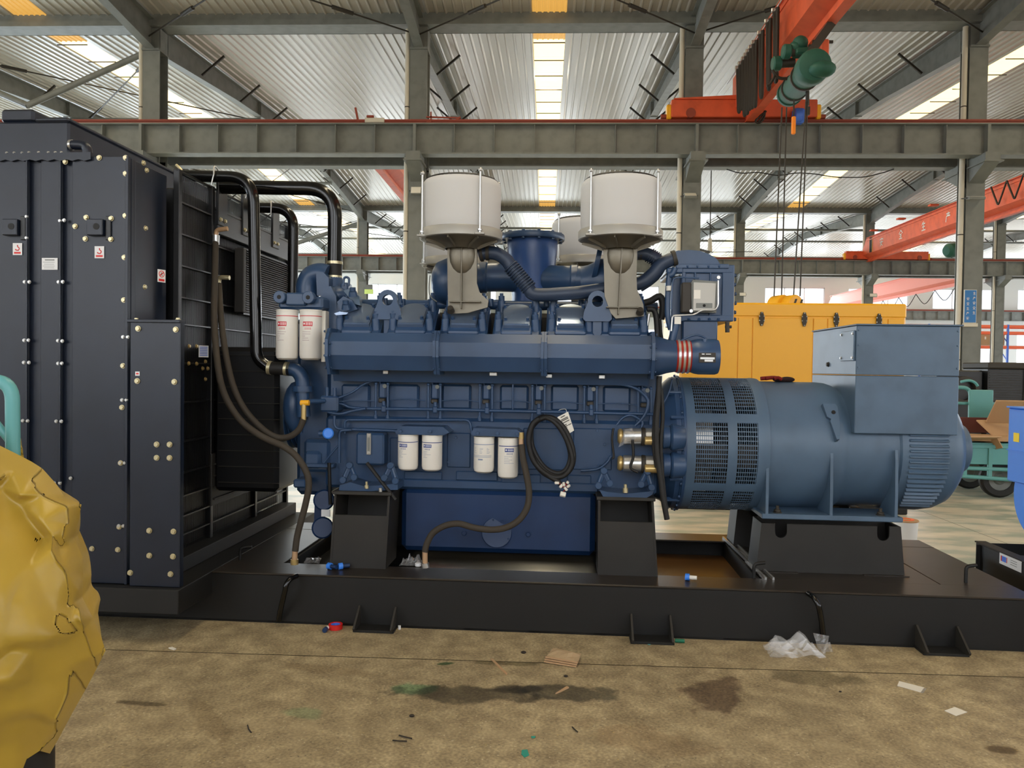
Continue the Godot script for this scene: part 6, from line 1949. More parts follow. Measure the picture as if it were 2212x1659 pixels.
	pr(t, "bracket_fin", m, [Vector2(-1.504, 2.016), Vector2(-1.462, 2.053), Vector2(-1.406, 2.029), Vector2(-1.369, 1.969), Vector2(-1.418, 1.951), Vector2(-1.482, 1.956)], -4.92, -4.98)
	pr(t, "bracket_fin", M.alt_blue, [Vector2(-1.468, 2.091), Vector2(-1.419, 2.109), Vector2(-1.363, 2.055), Vector2(-1.356, 1.995), Vector2(-1.399, 2.007)], -4.94, -5.0)
	pr(t, "bracket_fin", glossy, [Vector2(-1.504, 1.937), Vector2(-1.467, 1.949), Vector2(-1.412, 1.943), Vector2(-1.424, 1.931), Vector2(-1.491, 1.925)], -4.86, -4.95)
	tb(t, "end_eye", m, [Vector3(-1.486, 2.127, -5), Vector3(-1.483, 2.176, -5), Vector3(-1.465, 2.186, -5), Vector3(-1.449, 2.173, -5), Vector3(-1.452, 2.128, -5)], 0.008, 4, 8)
	for p in [Vector3(-1.386, 2.05, -4.88), Vector3(-1.431, 1.966, -4.88)]:
		part(t, "end_nut", G.new().cyl(p, p + Vector3(0, 0.03, 0.01), 0.03, 14, 0.024).cyl(p + Vector3(0, 0.03, 0.01), p + Vector3(0, 0.055, 0.015), 0.02, 6), m)
	bx(t, "end_block", m, -1.547, -1.381, 1.81, 2.024, -5.0, -5.3, 0.02)
	# gear case, water pump and pulleys
	bx(t, "gear_case", m, -1.853, -1.606, 0.708, 1.82, -5.15, -5.75, 0.03)
	bx(t, "gear_cover", m, -1.966, -1.62, 1.566, 1.917, -5.2, -5.7, 0.03)
	bx(t, "gear_case_boss", m, -1.749, -1.569, 0.889, 1.106, -5.0, -5.2, 0.02)
	bx(t, "pump_block", m, -1.625, -1.501, 1.295, 1.402, -4.95, -5.1, 0.012)
	for p in [Vector3(-1.58, 1.459, -4.97), Vector3(-1.53, 1.454, -4.97)]:
		cy(t, "pump_pipe", m, p, p - Vector3(0, 0.09, 0), 0.012, 10)
	tb(t, "water_inlet", m, [Vector3(-1.858, 1.577, -5), Vector3(-1.801, 1.566, -5), Vector3(-1.763, 1.517, -5), Vector3(-1.756, 1.449, -5)], 0.048, 6, 20)
	cy(t, "inlet_flange", m, Vector3(-1.756, 1.462, -5), Vector3(-1.756, 1.425, -5), 0.066, 22)
	cy(t, "inlet_neck", m, Vector3(-1.756, 1.425, -5), Vector3(-1.748, 1.258, -5), 0.045, 20)
	cy(t, "valve_pipe", m, Vector3(-1.672, 1.365, -4.85), Vector3(-1.594, 1.368, -4.95), 0.016, 12)
	var pf := Transform3D(G.frame(Vector3(1, 0, 0)), Vector3(0, 1.236, -5.35))
	var prof := []
	var xa := -1.944
	for i in 5:
		prof += [Vector2(0.19, xa + i * 0.032), Vector2(0.225, xa + i * 0.032 + 0.008), Vector2(0.225, xa + i * 0.032 + 0.012), Vector2(0.19, xa + i * 0.032 + 0.022)]
	part(t, "crank_pulley", G.new().lathe([Vector2(0, xa)] + prof + [Vector2(0, xa + 0.16)], pf, 40), m)
	part(t, "pump_cover", G.new().sph(Vector3(-1.853, 1.311, -5.15), 0.12, 18, Vector3(0.7, 1.5, 1.0)), m)
	part(t, "blue_cap", G.new().cyl(Vector3(-1.549, 1.159, -4.9), Vector3(-1.539, 1.162, -4.87), 0.036, 20, -1.0, 0.008), M.motor_blue)
	cy(t, "cap_stub", m, Vector3(-1.614, 1.156, -4.92), Vector3(-1.555, 1.158, -4.92), 0.02, 12)
	bx(t, "lower_pump", m, -1.738, -1.622, 0.917, 1.031, -4.97, -5.1, 0.02)
	bx(t, "pump_ledge", m, -1.731, -1.528, 0.927, 0.952, -4.95, -5.05, 0.004)
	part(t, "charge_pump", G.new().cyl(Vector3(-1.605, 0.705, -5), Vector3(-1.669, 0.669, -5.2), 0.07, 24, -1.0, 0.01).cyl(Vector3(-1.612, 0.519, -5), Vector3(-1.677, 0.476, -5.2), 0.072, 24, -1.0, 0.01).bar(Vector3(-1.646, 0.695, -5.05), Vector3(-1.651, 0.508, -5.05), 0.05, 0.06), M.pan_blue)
	bx(t, "pump_tag", M.white, -1.616, -1.557, 0.598, 0.644, -4.98, -4.99, 0.0)
	tb(t, "drain_pipe", M.rubber, [Vector3(-1.556, 0.96, -4.95), Vector3(-1.552, 0.837, -4.95), Vector3(-1.545, 0.685, -4.95)], 0.012, 3, 8)
	bx(t, "lower_bracket", m, -1.799, -1.714, 0.789, 0.845, -4.95, -5.1, 0.01)
	# oil tank with sight glass
	var ot := bx(t, "oil_tank", m, -1.364, -1.18, 0.957, 1.165, -4.9, -5.03, 0.012)
	part(ot, "sight_glass_frame", G.new().bb(-1.291, -1.263, 1.027, 1.166, -4.885, -4.9, 0.003), M.alu_white)
	part(ot, "sight_glass", G.new().bb(-1.283, -1.268, 1.052, 1.139, -4.88, -4.885), M.steel_grey)
	for p in [Vector3(-1.275, 1.154, -4.885), Vector3(-1.277, 1.04, -4.885)]:
		bolt(ot, p, Vector3(0, 0, 1), 0.007, M.steel_bright)
	cy(t, "dipstick_tube", M.rubber, Vector3(-1.279, 0.977, -4.86), Vector3(-1.075, 0.753, -4.8), 0.012, 10)
	# engine feet
	for q in [[[Vector2(-1.445, 0.835), Vector2(-1.378, 0.855), Vector2(-1.286, 0.833), Vector2(-1.165, 0.842), Vector2(-1.069, 0.856), Vector2(-1.068, 0.815), Vector2(-1.453, 0.787)], [Vector3(-1.388, 0.962, -4.86), Vector3(-1.424, 0.869, -4.84), Vector3(-1.351, 0.888, -4.84)], [Vector3(-1.121, 0.966, -4.86), Vector3(-1.155, 0.89, -4.84), Vector3(-1.083, 0.871, -4.84)]],
			[[Vector2(0.21, 0.847), Vector2(0.233, 0.806), Vector2(0.344, 0.789), Vector2(0.488, 0.795), Vector2(0.539, 0.826), Vector2(0.55, 0.867), Vector2(0.516, 0.843), Vector2(0.372, 0.827), Vector2(0.256, 0.836)], [Vector3(0.237, 0.964, -4.86), Vector3(0.203, 0.873, -4.84), Vector3(0.274, 0.889, -4.84)], [Vector3(0.508, 0.965, -4.86), Vector3(0.467, 0.888, -4.84), Vector3(0.534, 0.87, -4.84)]]]:
		pr(t, "engine_foot", m, q[0], -4.82, -5.08)
		for k in [1, 2]:
			var c: Array = q[k]
			part(t, "foot_arm", G.new().bar(c[0], c[1], 0.03, 0.03, 0.006).bar(c[0], c[2], 0.03, 0.03, 0.006), m)
			for p in c:
				part(t, "foot_boss", G.new().cyl(p, p + Vector3(0, 0, 0.035), 0.022, 14, -1.0, 0.004), m)
	part(t, "foot_nut", G.new().cyl(Vector3(-1.264, 0.822, -4.8), Vector3(-1.265, 0.843, -4.8), 0.014, 6).cyl(Vector3(-1.265, 0.843, -4.8), Vector3(-1.265, 0.866, -4.8), 0.008, 10), M.zinc)
	part(t, "foot_nut", G.new().cyl(Vector3(0.37, 0.837, -4.8), Vector3(0.37, 0.866, -4.8), 0.017, 6).cyl(Vector3(0.37, 0.866, -4.8), Vector3(0.369, 0.889, -4.8), 0.010, 10), M.zinc)
	part(t, "foot_nut", G.new().cyl(Vector3(-1.172, 0.805, -4.79), Vector3(-1.172, 0.829, -4.79), 0.012, 6), M.steel_bright)
	for q in [[Vector3(-0.473, 1.561, -4.9), 0.05], [Vector3(-0.117, 1.554, -4.9), 0.04], [Vector3(-1.17, 1.563, -4.9), 0.035], [Vector3(0.217, 1.553, -4.9), 0.04]]:
		bx(t, "clip_bracket", M.steel_bright, q[0].x - q[1] / 2, q[0].x + q[1] / 2, q[0].y - 0.012, q[0].y + 0.012, -4.88, -4.95, 0.003)

func air_filter(t: Node3D, c: Vector3, rods: Array, y0: float, y1: float) -> void:
	var R := 0.25
	var xf := Transform3D(Basis(), Vector3(c.x, 0, c.z))
	var f := part(t, "air_filter", G.new().lathe([Vector2(0, y0 - 0.01), Vector2(R - 0.01, y0 - 0.01), Vector2(R - 0.006, y0), Vector2(R, y0 + 0.05), Vector2(R, y1 - 0.045), Vector2(R - 0.004, y1 - 0.02), Vector2(R - 0.02, y1), Vector2(0.1, y1)], xf, 56), M.filter_paper)
	part(f, "top_plate", G.new().lathe([Vector2(0, y1 + 0.012), Vector2(R - 0.03, y1 + 0.012), Vector2(R - 0.018, y1 + 0.002), Vector2(R - 0.02, y1 - 0.004)], xf, 48), M.rubber)
	part(f, "tray", G.new().lathe([Vector2(R + 0.002, y0 - 0.066), Vector2(R + 0.012, y0 - 0.062), Vector2(R + 0.012, y0 - 0.012), Vector2(R + 0.006, y0 - 0.004), Vector2(R - 0.006, y0 - 0.004)], xf, 56), M.alu_white)
	part(f, "tray_underside", G.new().lathe([Vector2(0.10, y0 - 0.12), Vector2(0.15, y0 - 0.085), Vector2(R + 0.002, y0 - 0.066)], xf, 48), M.cast_alu)
	for k in 8:
		var ra := TAU * k / 8 + 0.2
		part(f, "tray_rib", G.new().bar(Vector3(c.x + cos(ra) * 0.11, y0 - 0.115, c.z + sin(ra) * 0.11), Vector3(c.x + cos(ra) * 0.24, y0 - 0.072, c.z + sin(ra) * 0.24), 0.008, 0.02), M.cast_alu)
	for a in rods:
		var p := Vector3(c.x + cos(deg_to_rad(a)) * (R + 0.016), 0, c.z + sin(deg_to_rad(a)) * (R + 0.016))
		part(f, "tie_rod", G.new().cyl(p + Vector3(0, y0 - 0.055, 0), p + Vector3(0, y1 + 0.03, 0), 0.007, 8).sph(p + Vector3(0, y1 + 0.025, 0), 0.013, 8).cyl(p + Vector3(0, y0 - 0.04, 0), p + Vector3(0, y0 - 0.03, 0), 0.016, 8), M.steel_bright)
		part(f, "rod_lug", G.new().box(p + Vector3(0, y0 - 0.058, 0), Vector3(0.06, 0.012, 0.04), 0.003), M.alu_white)

# ---------- things further back ----------
func flood(nm: String, label: String, at: Vector3, tilt: float, w := 0.24) -> void:
	var t := thing(nm, label, "lamp", at, "floodlights on the columns", true)
	var bs := Basis(Vector3(1, 0, 0), tilt)
	part(t, "housing", G.new().box(at, Vector3(w, 0.17, 0.06), 0.01, bs), M.steel_grey)
	part(t, "glass", G.new().box(at + bs * Vector3(0, 0, 0.032), Vector3(w - 0.03, 0.14, 0.006), 0.0, bs), M.can_white)
	part(t, "bracket", G.new().bar(at + Vector3(w / 2 + 0.01, 0, 0), at + Vector3(w / 2 + 0.03, 0.02, -0.16), 0.03, 0.02).bar(at + Vector3(-w / 2 - 0.01, 0, 0), at + Vector3(-w / 2 - 0.03, 0.02, -0.16), 0.03, 0.02), M.dark_iron)

func carton(label: String, at: Vector3, s: Vector3, turn := 0.0, hl := true) -> void:
	var t := thing("carton", label, "box", at, "", hl)
	t.basis = t.basis * Basis(Vector3.UP, turn)
	base_of[t] = Vector3.ZERO
	part(t, "box", G.new().box(Vector3(0, s.y / 2, 0), s, 0.006), M.carton)
	part(t, "tape", G.new().bb(-s.x * 0.5, s.x * 0.5, s.y, s.y + 0.002, -0.025, 0.025).bb(-s.x * 0.06, s.x * 0.06, s.y * 0.55, s.y * 0.8, s.z / 2, s.z / 2 + 0.002), M.can_white)

func background_things() -> void:
	flood("floodlight", "small floodlight on the column left of the left air filter", Vector3(-2.838, 5.398, -16.55), -0.25)
	flood("floodlight", "tilted floodlight on the column right of the right air filter", Vector3(3.014, 5.302, -16.5), -1.0, 0.27)
	flood("floodlight", "flat tilted floodlight on the column above the blue notice", Vector3(8.907, 5.278, -16.5), -1.35, 0.33)
	flood("floodlight", "distant floodlight on the column right of the control cover", Vector3(9.103, 5.173, -36.2), -0.2, 0.3)
	flood("floodlight", "distant floodlight on the column under the lettered crane", Vector3(15.053, 5.188, -36.2), -0.2, 0.34)
	# yellow acoustic enclosure
	var t := thing("enclosure", "yellow steel generator enclosure with black door hinges", "enclosure", Vector3(2.6, 0, -9.7))
	var x0 := 1.293
	var x1 := 3.814
	var yt := 2.383
	var yl := 2.219
	bx(t, "canopy", M.yellow, x0, x1, 0.25, yt, -9.01, -10.6, 0.02)
	bx(t, "base_frame", M.skid_black, x0 - 0.05, x1 + 0.05, 0, 0.25, -8.97, -10.65, 0.01)
	bx(t, "roof_band", M.yellow, x0 - 0.004, x1 + 0.004, yl + 0.004, yt + 0.006, -9.0, -10.61, 0.02)
	var edges := [x0 + 0.02, 1.946, 2.108, 2.786, 2.945, 3.609, x1 - 0.02]
	for i in 6:
		bx(t, "door" if i % 2 == 0 else "post_panel", M.yellow, edges[i] + 0.004, edges[i + 1] - 0.004, 0.32, yl - 0.004, -8.998, -9.02, 0.004)
	for p in [Vector3(2.205, 2.203, -8.99), Vector3(2.681, 2.202, -8.99), Vector3(3.035, 2.2, -8.99), Vector3(3.505, 2.194, -8.99)]:
		var h := part(t, "hinge", G.new().prism([Vector2(-0.012, 0.08), Vector2(0.012, 0.08), Vector2(0.03, 0.02), Vector2(0.03, -0.02), Vector2(0.012, -0.08), Vector2(-0.012, -0.08), Vector2(-0.03, -0.02), Vector2(-0.03, 0.02)], 0.0, 0.014), M.dark_iron, p)
		for q in [Vector2(0, 0.07), Vector2(0, -0.07), Vector2(0.026, 0.03), Vector2(-0.026, 0.03), Vector2(0.026, -0.018), Vector2(-0.026, -0.018)]:
			part(h, "hinge_screw", G.new().sph(Vector3(q.x, q.y, 0.014), 0.008, 8), M.steel_bright)
	# notice on the column
	t = thing("notice_board", "blue notice with two columns of white characters on the right hand column", "sign", Vector3(8.949, 3.04, -16.7), "", true)
	var a := Vector3(8.835, 3.381, -16.7)
	var b := Vector3(9.073, 2.699, -16.7)
	part(t, "frame", G.new().bb(a.x - 0.015, b.x + 0.01, b.y - 0.01, a.y + 0.01, -16.70, -16.675, 0.003), M.can_white)
	part(t, "sheet", G.new().bb(a.x, b.x, b.y, a.y, -16.68, -16.672), mat("notice_blue", Color(0.13, 0.45, 0.72), 0.4, 0.0, false))
	var ks := ["an", "quan", "sheng", "chan"]
	for i in 5:
		strokes(t, HAN[ks[i % 4]], Vector3(lerpf(a.x, b.x, 0.26), lerpf(a.y, b.y, 0.27 + i * 0.15), -16.668), Vector3(1, 0, 0), Vector3.UP, 0.065, M.white)
		strokes(t, HAN[ks[(i + 2) % 4]], Vector3(lerpf(a.x, b.x, 0.80), lerpf(a.y, b.y, 0.1 + i * 0.15), -16.668), Vector3(1, 0, 0), Vector3.UP, 0.065, M.white)
	part(t, "tray", G.new().bb(a.x - 0.03, b.x + 0.03, b.y - 0.09, b.y - 0.015, -16.70, -16.64, 0.005), M.pvc)
	# pallet racking
	for r in 2:
		var xa: float = [17.2, 23.6][r]
		var z := -44.0
		t = thing("pallet_rack", ["blue and orange pallet racking behind the alternator box", "blue and orange pallet racking right of the blue notice"][r], "rack", Vector3(xa + 3, 0, z), "", true)
		for i in 4:
			for dz in [0.0, -1.0]:
				var g := G.new()
				g.bb(xa + i * 2.1 - 0.05, xa + i * 2.1 + 0.05, 0, 4.4, z + dz - 0.04, z + dz + 0.04)
				part(t, "upright", g, M.rack_blue)
			var br := G.new()
			for k in 4:
				br.bar(Vector3(xa + i * 2.1, 0.4 + k, z), Vector3(xa + i * 2.1, 1.3 + k * 0.98, z - 1.0), 0.04, 0.04)
			part(t, "brace", br, M.rack_blue)
		for y in [4.3, 3.95, 3.15, 2.05]:
			for i in 3:
				for dz in [0.0, -1.0]:
					part(t, "beam", G.new().bb(xa + i * 2.1 + 0.05, xa + i * 2.1 + 2.05, y - 0.07, y + 0.07, z + dz - 0.03, z + dz + 0.03), M.rack_orange)
		for y in [4.3, 3.15, 2.05]:
			part(t, "shelf", G.new().bb(xa, xa + 6.3, y + 0.07, y + 0.09, z - 1.0, z), M.wall_white)
	var q := [["large carton on the rack behind the notice, left of the blue upright", 22.0, 3.24, 0.55, 0.45], ["tall carton between the notice and the next column", 24.6, 3.24, 0.7, 0.62], ["carton beside the tall carton on the far rack", 25.4, 3.24, 0.5, 0.6], ["pale carton at the right edge of the far rack", 28.6, 2.14, 0.8, 0.6], ["small carton on the far rack near the right edge", 27.4, 3.24, 0.45, 0.4], ["low carton on the far rack, lower shelf", 23.9, 2.14, 0.6, 0.4]]
	for e in q:
		carton(e[0], Vector3(e[1], e[2], -44.45), Vector3(e[3], e[4], 0.5))
	# black radiator unit waiting behind the tricycle
	t = thing("radiator_unit", "black finned radiator unit behind the teal cargo tricycle", "radiator", Vector3(7.4, 0, -13.3))
	var ra := 6.807
	bx(t, "fin_block", M.guard_black, ra, ra + 1.4, 0.2, 1.698, -13.0, -13.8, 0.01)
	bx(t, "top_tank", M.dark_iron, ra - 0.01, ra + 1.42, 1.698, 1.803, -12.97, -13.82, 0.02)
	for i in 24:
		bx(t, "fin", M.dark_iron, ra + 0.02, ra + 0.55, 0.75 + i * 0.04, 0.756 + i * 0.04, -12.985, -13.0)
	bx(t, "frame_post", M.steel_grey, ra + 0.56, ra + 0.6, 0.2, 1.713, -12.96, -13.0, 0.004)
	bx(t, "fan_housing", M.guard_black, ra - 0.75, ra - 0.02, 0.2, 1.669, -13.1, -13.7, 0.02)
	bx(t, "base", M.skid_black, ra - 0.8, ra + 1.45, 0, 0.2, -12.95, -13.85, 0.01)
	part(t, "fan_ring", G.new().ring(Vector3(6.459, 1.35, -13), Vector3(6.459, 1.35, -13) + Vector3(0, 0, -0.2), 0.22, 0.17, 24), M.dark_iron)
	# teal cargo tricycle
	t = thing("cargo_tricycle", "teal cargo tricycle loaded with opened cartons at right", "tricycle", Vector3(5.9, 0, -10.6))
	var te: Material = M.teal
	var zf := -10.3
	var zb2 := -11.4
	var xa2 := 4.867
	var xb := xa2 + 1.9
	part(t, "top_rail", G.new().tube(elbow([Vector3(xa2, 1.41, zb2), Vector3(5.734, 1.414, zb2), Vector3(5.757, 0.85, zb2)], 0.12, 6), 0.028, 10), te)
	part(t, "mid_rail", G.new().cyl(Vector3(xa2, 1.188, zb2), Vector3(xb, 1.188, zb2), 0.022, 10), te)
	bx(t, "head_panel", te, 5.688, 6.016, 0.971, 1.385, -11.33, -11.37, 0.008)
	bx(t, "side_board", mat("board_red", Color(0.42, 0.20, 0.16), 0.7), xa2, xb, 0.778, 0.994, -11.28, -11.32, 0.004)
	bx(t, "bed", te, xa2, xb, 0.68, 0.72, zf, zb2, 0.005)
	bx(t, "bed_side", te, xa2, xb, 0.443, 0.682, zf, zf - 0.03, 0.006)
	bx(t, "bed_rim", te, xa2, xb, 0.652, 0.7, zf + 0.02, zf - 0.05, 0.006)
	part(t, "frame_rail", G.new().cyl(Vector3(xa2, 0.396, zf), Vector3(xb, 0.365, zf), 0.026, 10).cyl(Vector3(xa2, 0.3, zf), Vector3(xb, 0.198, zf), 0.026, 10), te)
	for px in [5.132, 5.443, 5.746]:
		part(t, "frame_post", G.new().bb(px - 0.025, px + 0.025, 0.27, 0.68, zf - 0.02, zf + 0.02, 0.004), te)
	for wx in [5.638]:
		for wz in [-10.45, -11.2]:
			var c := Vector3(wx, 0.245, wz)
			var w := part(t, "wheel", G.new().lathe([Vector2(0.15, -0.05), Vector2(0.22, -0.05), Vector2(0.245, -0.025), Vector2(0.245, 0.025), Vector2(0.22, 0.05), Vector2(0.15, 0.05)], Transform3D(G.frame(Vector3(0, 0, 1)), c), 28), M.rubber)
			part(w, "hub", G.new().lathe([Vector2(0, 0.0), Vector2(0.06, 0.045), Vector2(0.08, 0.02), Vector2(0.15, 0.04), Vector2(0.15, -0.04)], Transform3D(G.frame(Vector3(0, 0, 1)), c), 20), M.steel_grey)
	part(t, "seat_frame", G.new().tube(spline([Vector3(5.696, 1.491, -11.6), Vector3(5.805, 1.512, -11.6), Vector3(5.89, 1.487, -11.6), Vector3(5.936, 1.434, -11.6)], 4), 0.02, 8), te)
	# opened cartons on the bed
	for e in [["torn flattened carton hanging over the tricycle bed edge", Vector3(5.216, 0.754, -10.35), Vector3(0.5, 0.02, 0.5), 0.2, -0.25], ["opened carton lying flat along the tricycle bed", Vector3(5.548, 0.768, -10.6), Vector3(0.7, 0.05, 0.6), -0.1, 0.0], ["folded carton flap leaning on the red side board", Vector3(5.883, 0.875, -10.9), Vector3(0.5, 0.02, 0.35), 0.3, 0.6], ["big raised carton flap behind the bright blue machine", Vector3(6.003, 1.103, -10.8), Vector3(0.6, 0.02, 0.4), 0.0, -0.9]]:
		var g := G.new()
		var bs := Basis(Vector3.UP, e[3]) * Basis(Vector3(1, 0, 0), e[4])
		g.box(Vector3.ZERO, e[2], 0.003, bs)
		g.box(bs * Vector3(e[2].x * 0.5, -0.06, 0), Vector3(0.012, 0.16, e[2].z * 0.8), 0.002, bs * Basis(Vector3(0, 0, 1), 0.4))
		solo("carton_flap", e[0], "cardboard", g, M.carton, e[1], "")
	# bright blue machine on its black base, cut by the right edge
	t = thing("machine_base", "black steel base with a white label under the bright blue machine", "skid", Vector3(3.6, 0, -5.2))
	var bl := 3.05
	bx(t, "base_side", M.skid_black, bl, bl + 0.012, 0.0, 0.35, -5.93, -4.2, 0.003)
	bx(t, "base_side", M.skid_black, bl + 1.2, bl + 1.212, 0.0, 0.35, -5.93, -4.2, 0.003)
	bx(t, "base_flange", M.skid_black, bl, bl + 0.08, 0.35, 0.36, -5.95, -4.2, 0.002)
	bx(t, "base_flange", M.skid_black, bl + 1.13, bl + 1.212, 0.35, 0.36, -5.95, -4.2, 0.002)
	bx(t, "base_end", M.skid_black, bl + 0.014, bl + 1.2, 0.0, 0.35, -5.93, -5.92, 0.002)
	bx(t, "base_end", M.skid_black, bl + 0.014, bl + 1.2, 0.0, 0.35, -4.2, -4.21, 0.002)
	bx(t, "base_rib", M.skid_black, bl - 0.03, bl, 0.0, 0.35, -5.87, -5.86, 0.002)
	bx(t, "cross_member", M.skid_black, bl + 0.014, bl + 1.2, 0.2, 0.34, -5.6, -4.8, 0.004)
	sticker("data_plate", "white label with blue and red print on the black machine base", Vector3(3.046, 0.316, -5.476), 0.26, 0.075, "plain", -PI / 2)
	t = thing("blue_machine", "bright blue alternator with yellow sticker at the right edge", "alternator", Vector3(3.7, 0.34, -5.6))
	var bm: Material = M.motor_blue
	var bz := -5.55
	var bx0 := 3.35
	var y1 := 1.352
	var y0 := 0.797
	bx(t, "terminal_box", bm, bx0, bx0 + 0.75, y0, y1, -5.35, -6.1, 0.01)
	bx(t, "box_lid", bm, bx0 - 0.012, bx0 + 0.76, y1, y1 + 0.012, -5.34, -6.11, 0.003)
	bx(t, "box_seam", bm, bx0 - 0.005, bx0 + 0.755, lerpf(y0, y1, 0.42), lerpf(y0, y1, 0.42) + 0.008, -5.345, -6.105, 0.0)
	part(t, "frame", G.new().lathe([Vector2(0, -0.2), Vector2(0.3, -0.2), Vector2(0.33, -0.17), Vector2(0.33, 0.75), Vector2(0, 0.75)], Transform3D(G.frame(Vector3(1, 0, 0)), Vector3(bx0 + 0.21, 0.72, -5.72)), 48), bm)
	part(t, "foot", G.new().bb(bx0 + 0.1, bx0 + 0.7, 0.36, 0.46, -5.5, -5.9, 0.006), bm)
	for k in 5:
		bolt(t, Vector3(bx0 + 0.02, 0.72 + 0.31 * sin(k * 0.5 - 1.6), -5.72 + 0.31 * cos(k * 0.5 - 1.6)), Vector3(-1, 0, 0), 0.01, bm)
	part(t, "vent_cover", G.new().cyl(Vector3(bx0 + 0.3, 0.78, -5.4), Vector3(bx0 + 0.3, 0.78, -5.36), 0.12, 24, -1.0, 0.02), bm)
	bx(t, "yellow_sticker", mat("sticker_yellow", Color(0.98, 0.85, 0.1), 0.5, 0.0, false), bx0 - 0.003, bx0, lerpf(y0, y1, 0.55), lerpf(y0, y1, 0.67), -5.95, -6.02)
	# white tub with an orange disc beyond the skid
	t = thing("tub", "white tub with an orange-brown lid behind the alternator pedestal", "bucket", Y0(Vector3(3.272, 0, -7.585)))
	var c2 := Vector3(3.249, 0, -7.582)
	part(t, "tub_side", G.new().cyl(c2, c2 + Vector3(0, 0.19, 0), 0.1, 24, 0.11), M.white)
	part(t, "lid", G.new().cyl(c2 + Vector3(0, 0.19, 0), c2 + Vector3(0, 0.205, 0), 0.115, 24, -1.0, 0.004), M.carton)
	part(t, "lid_ring", G.new().ring(c2 + Vector3(0, 0.205, 0), c2 + Vector3(0, 0.209, 0), 0.075, 0.05, 24), M.rack_orange)
	# ceiling fan in the second bay
	var fc := Vector3(6.47, 6.32, -31)
	t = thing("ceiling_fan", "industrial ceiling fan behind the engine's control cover", "fan", fc, "", true)
	part(t, "rod", G.new().cyl(fc + Vector3(0, 0.1, 0), Vector3(fc.x, roof_y(fc.z) - 0.02, fc.z), 0.02, 8), M.dark_iron)
	part(t, "motor", G.new().cyl(fc, fc + Vector3(0, 0.55, 0), 0.1, 16, 0.07, 0.02), M.pvc)
	for k in 3:
		var an := 0.15 + TAU * k / 3
		part(t, "blade", G.new().box(fc + Vector3(cos(an) * 0.85, 0.0, sin(an) * 0.85), Vector3(1.6, 0.02, 0.16), 0.004, Basis(Vector3.UP, -an) * Basis(Vector3(1, 0, 0), 0.2)), M.cable_brown)
	# small signal board on the second row column
	t = thing("signal_board", "small grey box with yellow-green lamps on a distant column", "sign", Vector3(-8.432, 5.321, -36.3), "", true)
	part(t, "box", G.new().box(Vector3(-8.432, 5.321, -36.3), Vector3(0.35, 0.3, 0.1), 0.01), M.steel_grey)
	part(t, "lamps", G.new().box(Vector3(-8.418, 5.14, -36.25), Vector3(0.42, 0.22, 0.04), 0.01), mat("lamp_lime", Color(0.85, 0.95, 0.55), 0.5, 0.0, false))
	# loose gear lying on the runway girder
	t = thing("rail_stop", "rust red angle bracket and white box on the crane rail, left", "bracket", Vector3(-3.865, 6.808, -16.4), "", true)
	part(t, "arm", G.new().bar(Vector3(-4.065, 6.779, -16.4), Vector3(-4.138, 7.123, -16.4), 0.05, 0.04).bar(Vector3(-4.055, 6.798, -16.4), Vector3(-3.945, 6.828, -16.4), 0.05, 0.03), M.rail_red)
	part(t, "box", G.new().box(Vector3(-3.715, 6.848, -16.4), Vector3(0.42, 0.1, 0.1), 0.01), M.pvc)
	part(t, "knob", G.new().box(Vector3(-3.816, 6.936, -16.4), Vector3(0.16, 0.05, 0.06), 0.01), M.rail_red)
	t = thing("rail_stop", "rust red cross of bars on the crane rail beside a column", "bracket", Vector3(-2.471, 6.838, -16.4), "", true)
	part(t, "bars", G.new().bar(Vector3(-2.611, 6.926, -16.4), Vector3(-1.927, 6.906, -16.4), 0.035, 0.03).bar(Vector3(-2.51, 6.779, -16.4), Vector3(-2.513, 7.034, -16.4), 0.035, 0.03).bar(Vector3(-1.976, 6.877, -16.4), Vector3(-1.878, 6.916, -16.4), 0.04, 0.04), M.rail_red)
	part(t, "block", G.new().box(Vector3(-2.55, 6.828, -16.4), Vector3(0.12, 0.08, 0.08), 0.01), M.rail_red)
	t = thing("strip_cable", "black cable sagging along the underside of the second runway girder", "cable", Vector3(5.177, 5.852, -17), "", true)
	part(t, "cable", G.new().tube(spline([Vector3(3.974, 6.092, -17.4), Vector3(4.208, 5.935, -17.1), Vector3(4.608, 5.946, -17.1), Vector3(5.008, 5.887, -17.1), Vector3(5.405, 5.938, -17.1), Vector3(5.803, 5.919, -17.1), Vector3(6.201, 5.86, -17.1), Vector3(6.795, 5.852, -17.1), Vector3(7.188, 5.933, -17.1), Vector3(7.613, 6.102, -17.4)], 5), 0.012, 6), M.rubber)

func Y0(v: Vector3) -> Vector3:
	return Vector3(v.x, 0, v.z)

# ---------- loose things on and round the set ----------
func crumple(c: Array, nx: int, ny: int, amp: float, sd: int, up := Vector3.UP) -> G:   # sheet over four corners with creases
	var n := FastNoiseLite.new()
	n.seed = sd
	n.frequency = 0.35
	n.fractal_octaves = 3
	var p := []
	for j in ny + 1:
		for i in nx + 1:
			var u := float(i) / nx
			var v := float(j) / ny
			var q: Vector3 = (c[0] as Vector3).lerp(c[1], u).lerp((c[3] as Vector3).lerp(c[2], u), v)
			var e := minf(minf(u, 1 - u), minf(v, 1 - v))
			q += up * amp * absf(n.get_noise_2d(i * 1.3, j * 1.3)) * (0.35 + minf(1.0, e * 6.0) * 1.6)
			p.append(q)
	var g := G.new()
	for j in ny:
		for i in nx:
			var k := j * (nx + 1) + i
			g.quad(p[k], p[k + 1], p[k + nx + 2], p[k + nx + 1])
	return g

